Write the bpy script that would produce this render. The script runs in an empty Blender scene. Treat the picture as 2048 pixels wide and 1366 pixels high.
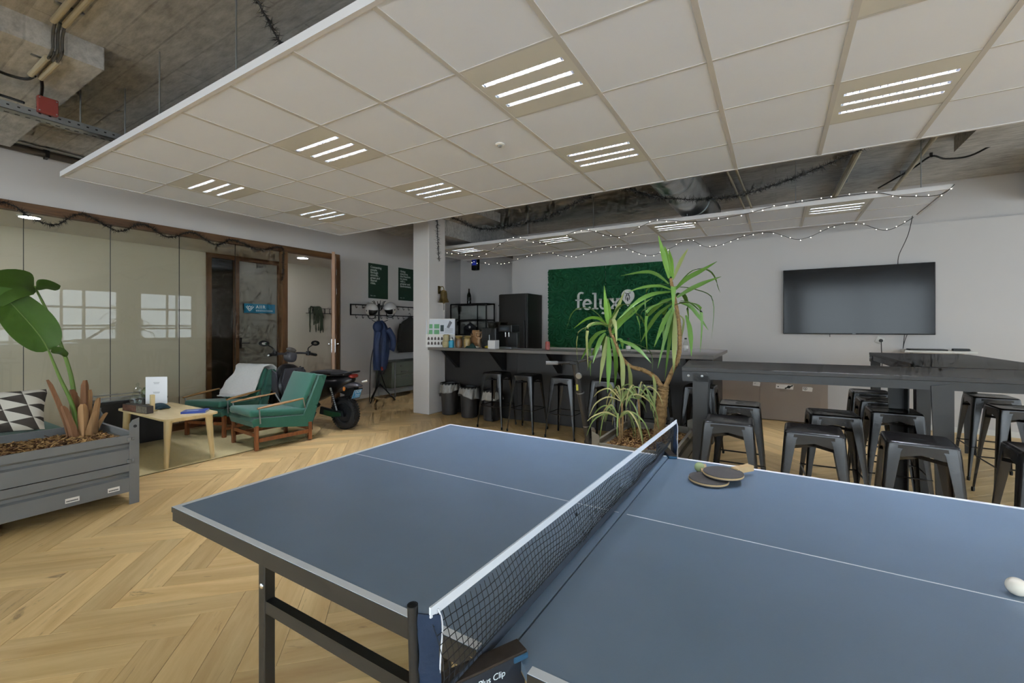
import bpy, bmesh, math, random
from mathutils import Vector, Matrix, Euler
random.seed(11)
S = bpy.context.scene
COL = S.collection
PI = math.pi

# ---------------------------------------------------------------- camera
cam = bpy.data.cameras.new('camera')
cam.sensor_width = 36.0
cam.lens = 15.344
cam.shift_y = -0.01378
cam.clip_start = 0.05
camo = bpy.data.objects.new('camera', cam)
camo.location = (0.0, 0.0, 1.3917)
camo.rotation_euler = (PI / 2, 0, 0.5436)
COL.objects.link(camo)
S.camera = camo

# ---------------------------------------------------------------- world: overcast daylight outside the windows
W = bpy.data.worlds.new('overcast_sky')
W.use_nodes = True
S.world = W
bg = W.node_tree.nodes['Background']
bg.inputs[0].default_value = (0.80, 0.89, 1.0, 1)
bg.inputs[1].default_value = 5.0

S.view_settings.view_transform = 'Standard'
S.view_settings.look = 'None'
S.view_settings.exposure = 0.66
S.view_settings.gamma = 1.0
S.view_settings.use_curve_mapping = False
S.cycles.use_denoising = True
S.cycles.max_bounces = 6
S.cycles.diffuse_bounces = 3
S.cycles.glossy_bounces = 3
S.cycles.transparent_max_bounces = 10
S.cycles.caustics_reflective = False
S.cycles.caustics_refractive = False
S.cycles.sample_clamp_indirect = 6.0
S.cycles.use_adaptive_sampling = True
S.cycles.adaptive_threshold = 0.08
S.cycles.adaptive_min_samples = 10
TUBE = 210.0        # strength of the ceiling light tubes

# ---------------------------------------------------------------- materials
def lin(c):
    if isinstance(c, str):
        c = tuple(int(c[i:i + 2], 16) / 255 for i in (0, 2, 4))
    return tuple(x / 12.92 if x <= 0.04045 else ((x + 0.055) / 1.055) ** 2.4 for x in c)

def node(nt, typ, **kw):
    n = nt.nodes.new(typ)
    for k, v in kw.items():
        setattr(n, k, v)
    return n

def setin(n, **kw):
    for k, v in kw.items():
        n.inputs[k.replace('_', ' ')].default_value = v

MATS = {}
def mat(name, col, rough=0.5, metal=0.0, var=0.08, scale=6.0, bump=0.0, bscale=None, stretch=(1, 1, 1),
        spec=0.5, coat=0.0, sheen=0.0, emit=None, trans=0.0, alpha=1.0):
    if name in MATS:
        return MATS[name]
    m = bpy.data.materials.new(name)
    m.use_nodes = True
    nt = m.node_tree
    b = nt.nodes['Principled BSDF']
    c = lin(col)
    b.inputs['Roughness'].default_value = rough
    b.inputs['Metallic'].default_value = metal
    b.inputs['Specular IOR Level'].default_value = spec
    b.inputs['Coat Weight'].default_value = coat
    b.inputs['Sheen Weight'].default_value = sheen
    b.inputs['Transmission Weight'].default_value = trans
    b.inputs['Alpha'].default_value = alpha
    tc = node(nt, 'ShaderNodeTexCoord')
    mp = node(nt, 'ShaderNodeMapping')
    mp.inputs['Scale'].default_value = stretch
    nt.links.new(tc.outputs['Object'], mp.inputs['Vector'])
    nz = node(nt, 'ShaderNodeTexNoise')
    nz.inputs['Scale'].default_value = scale
    nz.inputs['Detail'].default_value = 2
    nt.links.new(mp.outputs[0], nz.inputs['Vector'])
    mx = node(nt, 'ShaderNodeMix', data_type='RGBA')
    mx.inputs['A'].default_value = tuple(max(0, x * (1 - var)) for x in c) + (1,)
    mx.inputs['B'].default_value = tuple(min(1, x * (1 + var)) for x in c) + (1,)
    nt.links.new(nz.outputs['Fac'], mx.inputs['Factor'])
    nt.links.new(mx.outputs['Result'], b.inputs['Base Color'])
    if bump:
        bn = node(nt, 'ShaderNodeTexNoise')
        bn.inputs['Scale'].default_value = bscale or scale * 6
        bn.inputs['Detail'].default_value = 3
        nt.links.new(mp.outputs[0], bn.inputs['Vector'])
        bu = node(nt, 'ShaderNodeBump')
        bu.inputs['Strength'].default_value = bump
        bu.inputs['Distance'].default_value = 0.01
        nt.links.new(bn.outputs['Fac'], bu.inputs['Height'])
        nt.links.new(bu.outputs['Normal'], b.inputs['Normal'])
    if emit:
        b.inputs['Emission Color'].default_value = lin(emit[0]) + (1,)
        b.inputs['Emission Strength'].default_value = emit[1]
    MATS[name] = m
    return m

def glass_mat(name, tint=(0.96, 0.97, 0.95), ior=1.5, rough=0.0):
    """thin pane: clear with a fresnel reflection"""
    m = bpy.data.materials.new(name)
    m.use_nodes = True
    nt = m.node_tree
    nt.nodes.clear()
    out = node(nt, 'ShaderNodeOutputMaterial')
    tr = node(nt, 'ShaderNodeBsdfTransparent')
    tr.inputs[0].default_value = tint + (1,)
    gl = node(nt, 'ShaderNodeBsdfGlossy')
    gl.inputs['Roughness'].default_value = rough
    fr = node(nt, 'ShaderNodeFresnel')
    ge = node(nt, 'ShaderNodeNewGeometry')          # same reflection from either face of the pane
    e1 = node(nt, 'ShaderNodeMath', operation='MULTIPLY_ADD')
    e1.inputs[1].default_value = -2.0
    e1.inputs[2].default_value = 1.0
    nt.links.new(ge.outputs['Backfacing'], e1.inputs[0])
    e2 = node(nt, 'ShaderNodeMath', operation='POWER')
    e2.inputs[0].default_value = ior
    nt.links.new(e1.outputs[0], e2.inputs[1])
    nt.links.new(e2.outputs[0], fr.inputs[0])
    mx = node(nt, 'ShaderNodeMixShader')
    nt.links.new(fr.outputs[0], mx.inputs[0])
    nt.links.new(tr.outputs[0], mx.inputs[1])
    nt.links.new(gl.outputs[0], mx.inputs[2])
    nt.links.new(mx.outputs[0], out.inputs[0])
    MATS[name] = m
    return m

def wood_mat(name, c0, c1, rough=0.45, scale=3.0, axis=0, dark=None, use_uv=False, randv=0.0, bump=0.05):
    """stretched-noise wood grain running along one axis"""
    m = bpy.data.materials.new(name)
    m.use_nodes = True
    nt = m.node_tree
    b = nt.nodes['Principled BSDF']
    b.inputs['Roughness'].default_value = rough
    tc = node(nt, 'ShaderNodeTexCoord')
    oi = node(nt, 'ShaderNodeObjectInfo')
    add = node(nt, 'ShaderNodeVectorMath', operation='MULTIPLY_ADD')
    cmb = node(nt, 'ShaderNodeCombineXYZ')
    nt.links.new(oi.outputs['Random'], cmb.inputs[0])
    nt.links.new(oi.outputs['Random'], cmb.inputs[1])
    add.inputs[1].default_value = (37.0, 91.0, 0.0)
    nt.links.new(cmb.outputs[0], add.inputs[0])
    nt.links.new(tc.outputs['UV' if use_uv else 'Object'], add.inputs[2])
    st = [9.0, 9.0, 9.0]
    st[axis] = 0.9
    mp = node(nt, 'ShaderNodeMapping')
    mp.inputs['Scale'].default_value = st
    nt.links.new(add.outputs[0], mp.inputs['Vector'])
    nz = node(nt, 'ShaderNodeTexNoise')
    setin(nz, Scale=scale, Detail=6.0, Roughness=0.62, Distortion=0.6)
    nt.links.new(mp.outputs[0], nz.inputs['Vector'])
    cr = node(nt, 'ShaderNodeValToRGB')
    e = cr.color_ramp.elements
    e[0].position = 0.3
    e[0].color = lin(c0) + (1,)
    e[1].position = 0.7
    e[1].color = lin(c1) + (1,)
    nt.links.new(nz.outputs['Fac'], cr.inputs[0])
    last = cr.outputs[0]
    if dark:                                   # dark knots and streaks
        st2 = [5.0, 5.0, 5.0]
        st2[axis] = 0.9
        mp2 = node(nt, 'ShaderNodeMapping')
        mp2.inputs['Scale'].default_value = st2
        nt.links.new(add.outputs[0], mp2.inputs['Vector'])
        n2 = node(nt, 'ShaderNodeTexNoise')
        setin(n2, Scale=2.6, Detail=5.0, Roughness=0.7, Distortion=1.2)
        nt.links.new(mp2.outputs[0], n2.inputs['Vector'])
        r2 = node(nt, 'ShaderNodeValToRGB')
        r2.color_ramp.elements[0].position = 0.62
        r2.color_ramp.elements[0].color = (0, 0, 0, 1)
        r2.color_ramp.elements[1].position = 0.72
        r2.color_ramp.elements[1].color = (0.75, 0.75, 0.75, 1)
        nt.links.new(n2.outputs['Fac'], r2.inputs[0])
        mx = node(nt, 'ShaderNodeMix', data_type='RGBA')
        nt.links.new(r2.outputs[0], mx.inputs['Factor'])
        nt.links.new(last, mx.inputs['A'])
        mx.inputs['B'].default_value = lin(dark) + (1,)
        last = mx.outputs['Result']
    if randv:
        hs = node(nt, 'ShaderNodeHueSaturation')
        mr = node(nt, 'ShaderNodeMapRange')
        setin(mr, To_Min=1 - randv, To_Max=1 + randv)
        if use_uv == 'island':
            gi = node(nt, 'ShaderNodeNewGeometry')
            nt.links.new(gi.outputs['Random Per Island'], mr.inputs['Value'])
        else:
            nt.links.new(oi.outputs['Random'], mr.inputs['Value'])
        nt.links.new(mr.outputs[0], hs.inputs['Value'])
        nt.links.new(last, hs.inputs['Color'])
        last = hs.outputs[0]
    nt.links.new(last, b.inputs['Base Color'])
    if bump:
        bu = node(nt, 'ShaderNodeBump')
        setin(bu, Strength=bump, Distance=0.003)
        nt.links.new(nz.outputs['Fac'], bu.inputs['Height'])
        nt.links.new(bu.outputs['Normal'], b.inputs['Normal'])
    MATS[name] = m
    return m

# ---------------------------------------------------------------- mesh builder
class MB:
    def __init__(self):
        self.v, self.f, self.uv = [], [], None
    def add(self, vs, fs, M=None):
        o = len(self.v)
        if M is not None:
            vs = [M @ Vector(p) for p in vs]
        self.v += [tuple(p) for p in vs]
        self.f += [tuple(i + o for i in t) for t in fs]
        return self
    def box(self, x0, x1, y0, y1, z0, z1, bev=0.0, M=None, seg=1):
        if x0 > x1: x0, x1 = x1, x0
        if y0 > y1: y0, y1 = y1, y0
        if z0 > z1: z0, z1 = z1, z0
        if bev:
            bm = bmesh.new()
            bmesh.ops.create_cube(bm, size=1.0)
            for q in bm.verts:
                q.co = Vector(((x0 + x1) / 2 + q.co.x * (x1 - x0), (y0 + y1) / 2 + q.co.y * (y1 - y0), (z0 + z1) / 2 + q.co.z * (z1 - z0)))
            bmesh.ops.bevel(bm, geom=bm.edges[:], offset=bev, segments=seg, profile=0.5, affect='EDGES')
            bm.verts.index_update()
            vs = [q.co.copy() for q in bm.verts]
            fs = [tuple(l.index for l in t.verts) for t in bm.faces]
            bm.free()
            return self.add(vs, fs, M)
        vs = [(x, y, z) for x in (x0, x1) for y in (y0, y1) for z in (z0, z1)]
        fs = [(0, 1, 3, 2), (4, 6, 7, 5), (0, 4, 5, 1), (2, 3, 7, 6), (0, 2, 6, 4), (1, 5, 7, 3)]
        return self.add(vs, fs, M)
    def bar(self, p0, p1, w, h, up=(0, 0, 1), bev=0.0):
        """rectangular bar from p0 to p1, w across, h along 'up'"""
        p0, p1 = Vector(p0), Vector(p1)
        d = p1 - p0
        L = d.length
        d.normalize()
        up = Vector(up)
        s = d.cross(up)
        if s.length < 1e-5:
            s = d.cross(Vector((0, 1, 0)))
        s.normalize()
        u = s.cross(d)
        M = Matrix(((d.x, s.x, u.x, p0.x), (d.y, s.y, u.y, p0.y), (d.z, s.z, u.z, p0.z), (0, 0, 0, 1)))
        return self.box(0, L, -w / 2, w / 2, -h / 2, h / 2, bev, M)
    def cyl(self, p0, p1, r0, r1=None, n=12, caps=True):
        return self.tube([p0, p1], [r0, r0 if r1 is None else r1], n, caps)
    def tube(self, pts, r, n=8, caps=True, flat=None):
        pts = [Vector(p) for p in pts]
        k = len(pts)
        if not isinstance(r, (list, tuple)):
            r = [r] * k
        vs, fs = [], []
        ref = None
        for i, p in enumerate(pts):
            d = (pts[min(i + 1, k - 1)] - pts[max(i - 1, 0)])
            if d.length < 1e-9:
                d = Vector((0, 0, 1))
            d.normalize()
            if ref is None:
                ref = Vector((0, 0, 1)) if abs(d.z) < 0.9 else Vector((1, 0, 0))
            a = d.cross(ref)
            if a.length < 1e-6:
                a = d.cross(Vector((0.3, 1, 0.2)))
            a.normalize()
            b = a.cross(d)
            ref = b
            for j in range(n):
                t = 2 * PI * j / n
                fl = flat or 1.0
                vs.append(p + (a * math.cos(t) + b * math.sin(t) * fl) * r[i])
        for i in range(k - 1):
            for j in range(n):
                j2 = (j + 1) % n
                fs.append((i * n + j, i * n + j2, (i + 1) * n + j2, (i + 1) * n + j))
        if caps:
            fs.append(tuple(range(n))[::-1])
            fs.append(tuple(range((k - 1) * n, k * n)))
        return self.add(vs, fs)
    def lathe(self, prof, c=(0, 0, 0), n=24, M=None, close=False):
        vs, fs = [], []
        for r, z in prof:
            for j in range(n):
                t = 2 * PI * j / n
                vs.append((c[0] + r * math.cos(t), c[1] + r * math.sin(t), c[2] + z))
        for i in range(len(prof) - 1):
            for j in range(n):
                j2 = (j + 1) % n
                fs.append((i * n + j, i * n + j2, (i + 1) * n + j2, (i + 1) * n + j))
        if prof[0][0] > 1e-6: fs.append(tuple(range(n))[::-1])
        if prof[-1][0] > 1e-6: fs.append(tuple(range((len(prof) - 1) * n, len(prof) * n)))
        return self.add(vs, fs, M)
    def ball(self, c, r, n=14, m=8, M=None):
        if not isinstance(r, (tuple, list)):
            r = (r, r, r)
        vs = [(c[0], c[1], c[2] - r[2])]
        for i in range(1, m):
            a = -PI / 2 + PI * i / m
            for j in range(n):
                t = 2 * PI * j / n
                vs.append((c[0] + r[0] * math.cos(a) * math.cos(t), c[1] + r[1] * math.cos(a) * math.sin(t), c[2] + r[2] * math.sin(a)))
        vs.append((c[0], c[1], c[2] + r[2]))
        fs = [(0, 1 + (j + 1) % n, 1 + j) for j in range(n)]
        for i in range(m - 2):
            for j in range(n):
                a, b = 1 + i * n + j, 1 + i * n + (j + 1) % n
                fs.append((a, b, b + n, a + n))
        q = 1 + (m - 2) * n
        fs += [(len(vs) - 1, q + j, q + (j + 1) % n) for j in range(n)]
        return self.add(vs, fs, M)
    def prism(self, poly, a, b, axis='z', M=None):
        """extrude a 2-D outline from a to b along an axis: z -> (x,y), y -> (x,z), x -> (y,z)"""
        def P(p, h):
            return {'z': (p[0], p[1], h), 'y': (p[0], h, p[1]), 'x': (h, p[0], p[1])}[axis]
        n = len(poly)
        vs = [P(p, a) for p in poly] + [P(p, b) for p in poly]
        fs = [tuple(range(n)), tuple(range(n, 2 * n))[::-1]] + [(i, i + n, (i + 1) % n + n, (i + 1) % n) for i in range(n)]
        return self.add(vs, fs, M)
    def grid(self, fn, nu, nv, wrap=False):
        vs = [fn(i / nu, j / nv) for i in range(nu + 1) for j in range(nv + 1)]
        fs = []
        for i in range(nu):
            for j in range(nv):
                a = i * (nv + 1) + j
                fs.append((a, a + 1, a + nv + 2, a + nv + 1))
        return self.add(vs, fs)
    def mesh(self, name, m, smooth=30, solid=0.0, sub=0):
        me = bpy.data.meshes.new(name)
        me.from_pydata(self.v, [], self.f)
        bm = bmesh.new()
        bm.from_mesh(me)
        bmesh.ops.recalc_face_normals(bm, faces=bm.faces[:])
        if solid:
            bmesh.ops.remove_doubles(bm, verts=bm.verts[:], dist=1e-6)
            bmesh.ops.solidify(bm, geom=bm.faces[:], thickness=solid)
        bm.to_mesh(me)
        bm.free()
        if m is not None:
            me.materials.append(m)
        if smooth:
            me.shade_smooth()
            me.set_sharp_from_angle(angle=math.radians(smooth))
        return me
    def build(self, name, m, parent=None, smooth=30, solid=0.0, sub=0):
        o = link(name, self.mesh(name, m, smooth, solid), parent)
        if sub:
            md = o.modifiers.new('subdivision', 'SUBSURF')
            md.levels = md.render_levels = sub
        return o

def link(name, me, parent=None):
    o = bpy.data.objects.new(name, me)
    COL.objects.link(o)
    if parent is not None:
        o.parent = parent
    return o

def tag(o, label=None, cat=None, group=None, kind=None):
    if label: o['label'] = label
    if cat: o['category'] = cat
    if group: o['group'] = group
    if kind: o['kind'] = kind
    return o

def thing(name, label, cat, loc=(0, 0, 0), rz=0.0, group=None):
    o = link(name, None)
    o.empty_display_size = 0.1
    o.location = loc
    o.rotation_euler = (0, 0, rz)
    return tag(o, label, cat, group)

def copy_tree(o, parent=None):
    c = o.copy()
    COL.objects.link(c)
    c.parent = parent
    for ch in list(o.children):
        copy_tree(ch, c)
    return c

def dup(root, loc, rz, label, group=None):
    c = copy_tree(root)
    c.location = loc
    c.rotation_euler = (0, 0, rz)
    c['label'] = label
    if group: c['group'] = group
    return c

def bez(p, n=10):
    """smooth path through control points (Catmull-Rom)"""
    p = [Vector(q) for q in p]
    if len(p) < 3:
        return p
    out = []
    for i in range(len(p) - 1):
        a, b, c, d = p[max(i - 1, 0)], p[i], p[i + 1], p[min(i + 2, len(p) - 1)]
        for k in range(n):
            t = k / n
            out.append(0.5 * ((2 * b) + (c - a) * t + (2 * a - 5 * b + 4 * c - d) * t * t + (3 * b - a - 3 * c + d) * t ** 3))
    out.append(p[-1])
    return out

def rrect(x0, x1, y0, y1, r, n=5):
    """rounded rectangle outline"""
    out = []
    for cx, cy, a0 in ((x1 - r, y1 - r, 0), (x0 + r, y1 - r, PI / 2), (x0 + r, y0 + r, PI), (x1 - r, y0 + r, 1.5 * PI)):
        for k in range(n + 1):
            a = a0 + PI / 2 * k / n
            out.append((cx + r * math.cos(a), cy + r * math.sin(a)))
    return out

def text_mesh(body, size, bold=0.0, extrude=0.0, spacing=1.0, line=1.0, align='LEFT'):
    cu = bpy.data.curves.new('lettering', 'FONT')
    cu.body = body
    cu.size = size
    cu.offset = bold
    cu.extrude = extrude
    cu.space_character = spacing
    cu.space_line = line
    cu.align_x = align
    cu.resolution_u = 3
    o = bpy.data.objects.new('lettering', cu)
    COL.objects.link(o)
    dg = bpy.context.evaluated_depsgraph_get()
    me = bpy.data.meshes.new_from_object(o.evaluated_get(dg))
    bpy.data.objects.remove(o)
    bpy.data.curves.remove(cu)
    return me

def lettering(name, body, size, m, parent, M, **kw):
    me = text_mesh(body, size, **kw)
    me.transform(M)
    me.materials.clear()
    me.materials.append(m)
    return link(name, me, parent)

def facing(o, right, up):
    """matrix putting text (x right, y up) at o"""
    r, u = Vector(right).normalized(), Vector(up).normalized()
    n = r.cross(u)
    return Matrix(((r.x, u.x, n.x, o[0]), (r.y, u.y, n.y, o[1]), (r.z, u.z, n.z, o[2]), (0, 0, 0, 1)))

# ================================================================ surfaces
M_wall = mat('wall_paint', 'c9c4c1', 0.75, var=0.03, scale=1.5, bump=0.03, bscale=120)
M_wall_in = mat('corridor_paint', 'cfc8b6', 0.8, var=0.03, scale=1.5)
M_white = mat('white_paint', 'd9d6d0', 0.6, var=0.03)
M_tile = mat('ceiling_tile_board', 'e4e7f0', 0.9, var=0.02, scale=3, bump=0.05, bscale=300)
M_rail = mat('ceiling_rail_metal', 'c2beb9', 0.6, var=0.02)
M_trim = mat('ceiling_edge_metal', 'd4d0cf', 0.5, var=0.02)
M_framew = wood_mat('frame_wood', '4f3620', '7a5634', 0.45, 2.2, axis=2, bump=0.03)
M_black = mat('black_powder_coat', '181716', 0.42, var=0.1, scale=9)
M_dark = mat('dark_plastic', '151515', 0.5, var=0.1)
M_chrome = mat('chrome', 'c8c8c8', 0.18, metal=1.0, var=0.03)
M_steel = mat('galvanised_steel', '9a9c9c', 0.4, metal=0.8, var=0.15, scale=14)
M_glass = glass_mat('partition_glass', (0.93, 0.93, 0.90), 1.36)
M_clear = glass_mat('clear_glass', (0.95, 0.97, 0.96), 1.5)
M_cable = mat('black_cable', '1a1918', 0.6)
M_tube = mat('lit_tube', 'ffffff', 0.5, var=0.0, emit=('e2eaff', TUBE))
M_down = mat('lit_downlight', 'ffffff', 0.5, var=0.0, emit=('f0f0ff', 42.0))

def concrete(name, c0, c1):
    m = bpy.data.materials.new(name)
    m.use_nodes = True
    nt = m.node_tree
    b = nt.nodes['Principled BSDF']
    b.inputs['Roughness'].default_value = 0.85
    tc = node(nt, 'ShaderNodeTexCoord')
    mp = node(nt, 'ShaderNodeMapping')
    mp.inputs['Scale'].default_value = (1.6, 6.0, 5.0)
    nt.links.new(tc.outputs['Object'], mp.inputs[0])
    n1 = node(nt, 'ShaderNodeTexNoise')
    setin(n1, Scale=4.0, Detail=8.0, Roughness=0.72)
    nt.links.new(mp.outputs[0], n1.inputs['Vector'])
    n2 = node(nt, 'ShaderNodeTexNoise')
    setin(n2, Scale=0.9, Detail=5.0, Roughness=0.6)
    nt.links.new(tc.outputs['Object'], n2.inputs['Vector'])
    br = node(nt, 'ShaderNodeTexBrick')          # shutter-board marks
    setin(br, Scale=1.0, Mortar_Size=0.006, Brick_Width=2.6, Row_Height=0.19)
    br.inputs['Color1'].default_value = (0.35, 0.35, 0.35, 1)
    br.inputs['Color2'].default_value = (0.6, 0.6, 0.6, 1)
    br.inputs['Mortar'].default_value = (0.15, 0.15, 0.15, 1)
    nt.links.new(tc.outputs['Object'], br.inputs['Vector'])
    a1 = node(nt, 'ShaderNodeMath', operation='MULTIPLY_ADD')
    a1.inputs[1].default_value = 0.55
    nt.links.new(n1.outputs['Fac'], a1.inputs[0])
    a0 = node(nt, 'ShaderNodeMath', operation='MULTIPLY')
    a0.inputs[1].default_value = 0.45
    nt.links.new(n2.outputs['Fac'], a0.inputs[0])
    nt.links.new(a0.outputs[0], a1.inputs[2])
    mxb = node(nt, 'ShaderNodeMix', data_type='FLOAT')
    mxb.inputs['Factor'].default_value = 0.17
    nt.links.new(a1.outputs[0], mxb.inputs['A'])
    nt.links.new(br.outputs['Color'], mxb.inputs['B'])
    cr = node(nt, 'ShaderNodeValToRGB')
    cr.color_ramp.elements[0].position = 0.36
    cr.color_ramp.elements[0].color = lin(c0) + (1,)
    cr.color_ramp.elements[1].position = 0.62
    cr.color_ramp.elements[1].color = lin(c1) + (1,)
    nt.links.new(mxb.outputs['Result'], cr.inputs[0])
    nt.links.new(cr.outputs[0], b.inputs['Base Color'])
    bu = node(nt, 'ShaderNodeBump')
    setin(bu, Strength=0.35, Distance=0.012)
    nt.links.new(mxb.outputs['Result'], bu.inputs['Height'])
    nt.links.new(bu.outputs[0], b.inputs['Normal'])
    MATS[name] = m
    return m
M_conc = concrete('board_marked_concrete', '7f7c78', 'cbc8c3')

def struct(name, mb, m, parent=None, **kw):
    o = mb.build(name, m, parent, smooth=kw.pop('smooth', 0), **kw)
    if parent is None:
        o['kind'] = 'structure'
    return o

XL, YB = -6.92, 8.0
ZS = 3.35
# ---------------------------------------------------------------- ceiling slab with its drop panels and beams
sl = struct('ceiling', MB().box(-11.2, 5.2, -5.2, 9.1, ZS, ZS + 0.2), M_conc)
MB().box(-6.55, -4.03, -1.2, 1.14, 3.195, ZS).build('drop_panel', M_conc, sl, smooth=0)
MB().box(-6.0, -4.05, 4.6, 6.32, 3.195, ZS).build('drop_panel', M_conc, sl, smooth=0)
MB().box(1.57, 3.6, 4.4, 6.2, 3.195, ZS).build('drop_panel', M_conc, sl, smooth=0)
MB().box(-5.05, -4.72, 5.66, 8.9, 2.93, ZS).build('beam', M_conc, sl, smooth=0)
MB().box(2.68, 3.2, 6.9, 8.0, 2.98, ZS).build('beam', M_conc, sl, smooth=0)

# ---------------------------------------------------------------- walls
struct('wall_left', MB().box(-7.04, XL, 5.27, 9.0, 0, ZS).box(-7.04, XL, -5.1, 5.27, 2.735, ZS), M_wall)
struct('wall_back', MB().box(-4.83, 5.1, YB, YB + 0.15, 0, 2.81).box(-4.83, 5.1, YB + 0.035, YB + 0.15, 2.81, ZS)
       .box(-4.83, -4.7, YB + 0.15, 8.9, 0, ZS), M_wall)
struct('wall_recess', MB().box(-7.04, -4.7, 8.9, 9.05, 0, ZS), M_wall)
# right wall with two wide windows (out of the frame: they light the room and show in the glass)
WR = [(-4.3, -1.6), (-0.9, 1.9), (3.0, 5.7), (6.3, 7.9)]
wr = MB().box(5.0, 5.15, -5.1, 8.15, 0, 0.8).box(5.0, 5.15, -5.1, 8.15, 2.6, ZS)
ys = [-5.1] + [q for w in WR for q in w] + [8.15]
for i in range(0, len(ys), 2):
    wr.box(5.0, 5.15, ys[i], ys[i + 1], 0.8, 2.6)
struct('wall_right', wr, M_wall)
WB = [(-6.7, -3.7), (-3.1, 0.3), (0.9, 4.7)]  # unseen rear windows, widened and heightened to add daylight on the left side
wb = MB().box(-7.0, 5.1, -5.1, -4.95, 0, 0.3).box(-7.0, 5.1, -5.1, -4.95, 3.05, ZS)
xs = [-7.0] + [q for w in WB for q in w] + [5.1]
for i in range(0, len(xs), 2):
    wb.box(xs[i], xs[i + 1], -5.1, -4.95, 0.3, 3.05)
struct('wall_rear', wb, M_wall)
n = 1
for y0, y1 in WR:
    fr = MB()
    for a in (y0, (y0 + y1) / 2, y1):
        fr.box(5.04, 5.1, a - 0.03, a + 0.03, 0.8, 2.6)
    for a in (0.8, 1.35, 2.6):
        fr.box(5.04, 5.1, y0, y1, a - 0.03, a + 0.03)
    w = struct('window_%d' % n, fr, M_white)
    MB().box(5.066, 5.07, y0, y1, 0.8, 2.6).build('pane', M_clear, w, smooth=0)
    n += 1
for x0, x1 in WB:
    fr = MB()
    for a in (x0, (x0 + x1) / 2, x1):
        fr.box(a - 0.03, a + 0.03, -5.06, -5.0, 0.3, 3.05)
    for a in (0.3, 3.05):
        fr.box(x0, x1, -5.06, -5.0, a - 0.03, a + 0.03)
    w = struct('window_%d' % n, fr, M_white)
    MB().box(x0, x1, -5.034, -5.03, 0.3, 3.05).build('pane', M_clear, w, smooth=0)
    n += 1
# what shows outside: scaffold tubes and a pale building front, mirrored in the glass partition
w3 = bpy.data.objects['window_3']
M_scaf = mat('scaffold_steel', '8f9497', 0.5, metal=0.2)
for y in (2.2, 3.4, 5.0, 6.4, 7.6):
    MB().cyl((5.6, y, 0.0), (5.6, y, 3.2), 0.045, n=6).build('scaffold_tube', M_scaf, w3)
for z in (0.95, 1.45, 2.05):
    MB().cyl((5.55, 1.5, z), (5.55, 8.5, z), 0.04, n=6).build('scaffold_tube', M_scaf, w3)
for y in (2.2, 5.0):
    MB().cyl((5.5, y, 0.95), (5.5, y + 1.4, 2.05), 0.04, n=6).build('scaffold_tube', M_scaf, w3)
MB().box(5.5, 6.2, 1.5, 8.5, 0.80, 0.87).build('scaffold_deck', M_scaf, w3, smooth=0)
# pillar
struct('trim_1', MB().box(-5.06, -4.72, 5.25, 5.66, 0, ZS - 0.16, bev=0.012), M_wall)
tag(bpy.data.objects['trim_1'], 'square white pillar beside the bar counter')
struct('baseboard_back', MB().box(0.7, 5.0, YB - 0.015, YB, 0, 0.07), M_white)
struct('baseboard_left', MB().box(XL, XL + 0.012, 5.42, 8.9, 0, 0.07), M_white)
struct('trim_2', MB().box(XL, XL + 0.03, 5.27, 5.40, 0, 2.72), M_wall)      # boxed-in strip beside the door frame

# ---------------------------------------------------------------- glass partition and door to the corridor
gp = thing('glass_partition', 'frameless glass partition of tall panes under a dark wooden head rail', 'glass partition', (XL, 0, 0))
head = MB().box(-0.09, 0.012, -5.0, 5.27, 2.64, 2.735).build('head_rail', M_framew, gp, smooth=0)
wood_h = wood_mat('frame_wood_long', '4f3620', '7a5634', 0.45, 2.2, axis=1, bump=0.03)
head.data.materials[0] = wood_h
MB().box(-0.09, 0.012, -5.0, 4.18, 0, 0.10).build('bottom_rail', wood_h, gp, smooth=0)
for y0, y1 in ((4.175, 4.26), (5.16, 5.27)):
    MB().box(-0.09, 0.012, y0, y1, 0, 2.64).build('post', M_framew, gp, smooth=0)
y = 4.173
while y > -4.9:
    MB().box(-0.028, -0.018, y - 0.714, y - 0.004, 0.10, 2.64).build('glass_pane', M_glass, gp, smooth=0)
    MB().box(-0.03, -0.016, y - 0.718, y - 0.714, 0.10, 2.64).build('pane_joint', M_dark, gp, smooth=0)
    y -= 0.718

dr = link('door_1', None)
dr.location = (-6.895, 5.155, 0)
dr.rotation_euler = (0, 0, math.radians(-38.5))
tag(dr, 'open wooden door seen edge-on, hinged on the glass partition frame', kind='structure')
wood_d = wood_mat('door_wood', '9b7457', 'b78f6f', 0.45, 1.6, axis=2, bump=0.02)
MB().box(0, 0.89, -0.022, 0.022, 0.012, 2.63).build('leaf', wood_d, dr, smooth=0)
for s in (-1, 1):
    h = MB().box(0.80, 0.84, s * 0.022, s * 0.03, 0.98, 1.2).cyl((0.82, s * 0.03, 1.12), (0.82, s * 0.075, 1.12), 0.009)
    h.cyl((0.83, s * 0.07, 1.12), (0.70, s * 0.07, 1.12), 0.009)
    h.build('handle', M_chrome, dr)
for z in (0.3, 2.0, 2.35):
    MB().box(-0.012, 0.012, -0.03, 0.03, z, z + 0.1).build('hinge', M_steel, dr, smooth=0)

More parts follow.
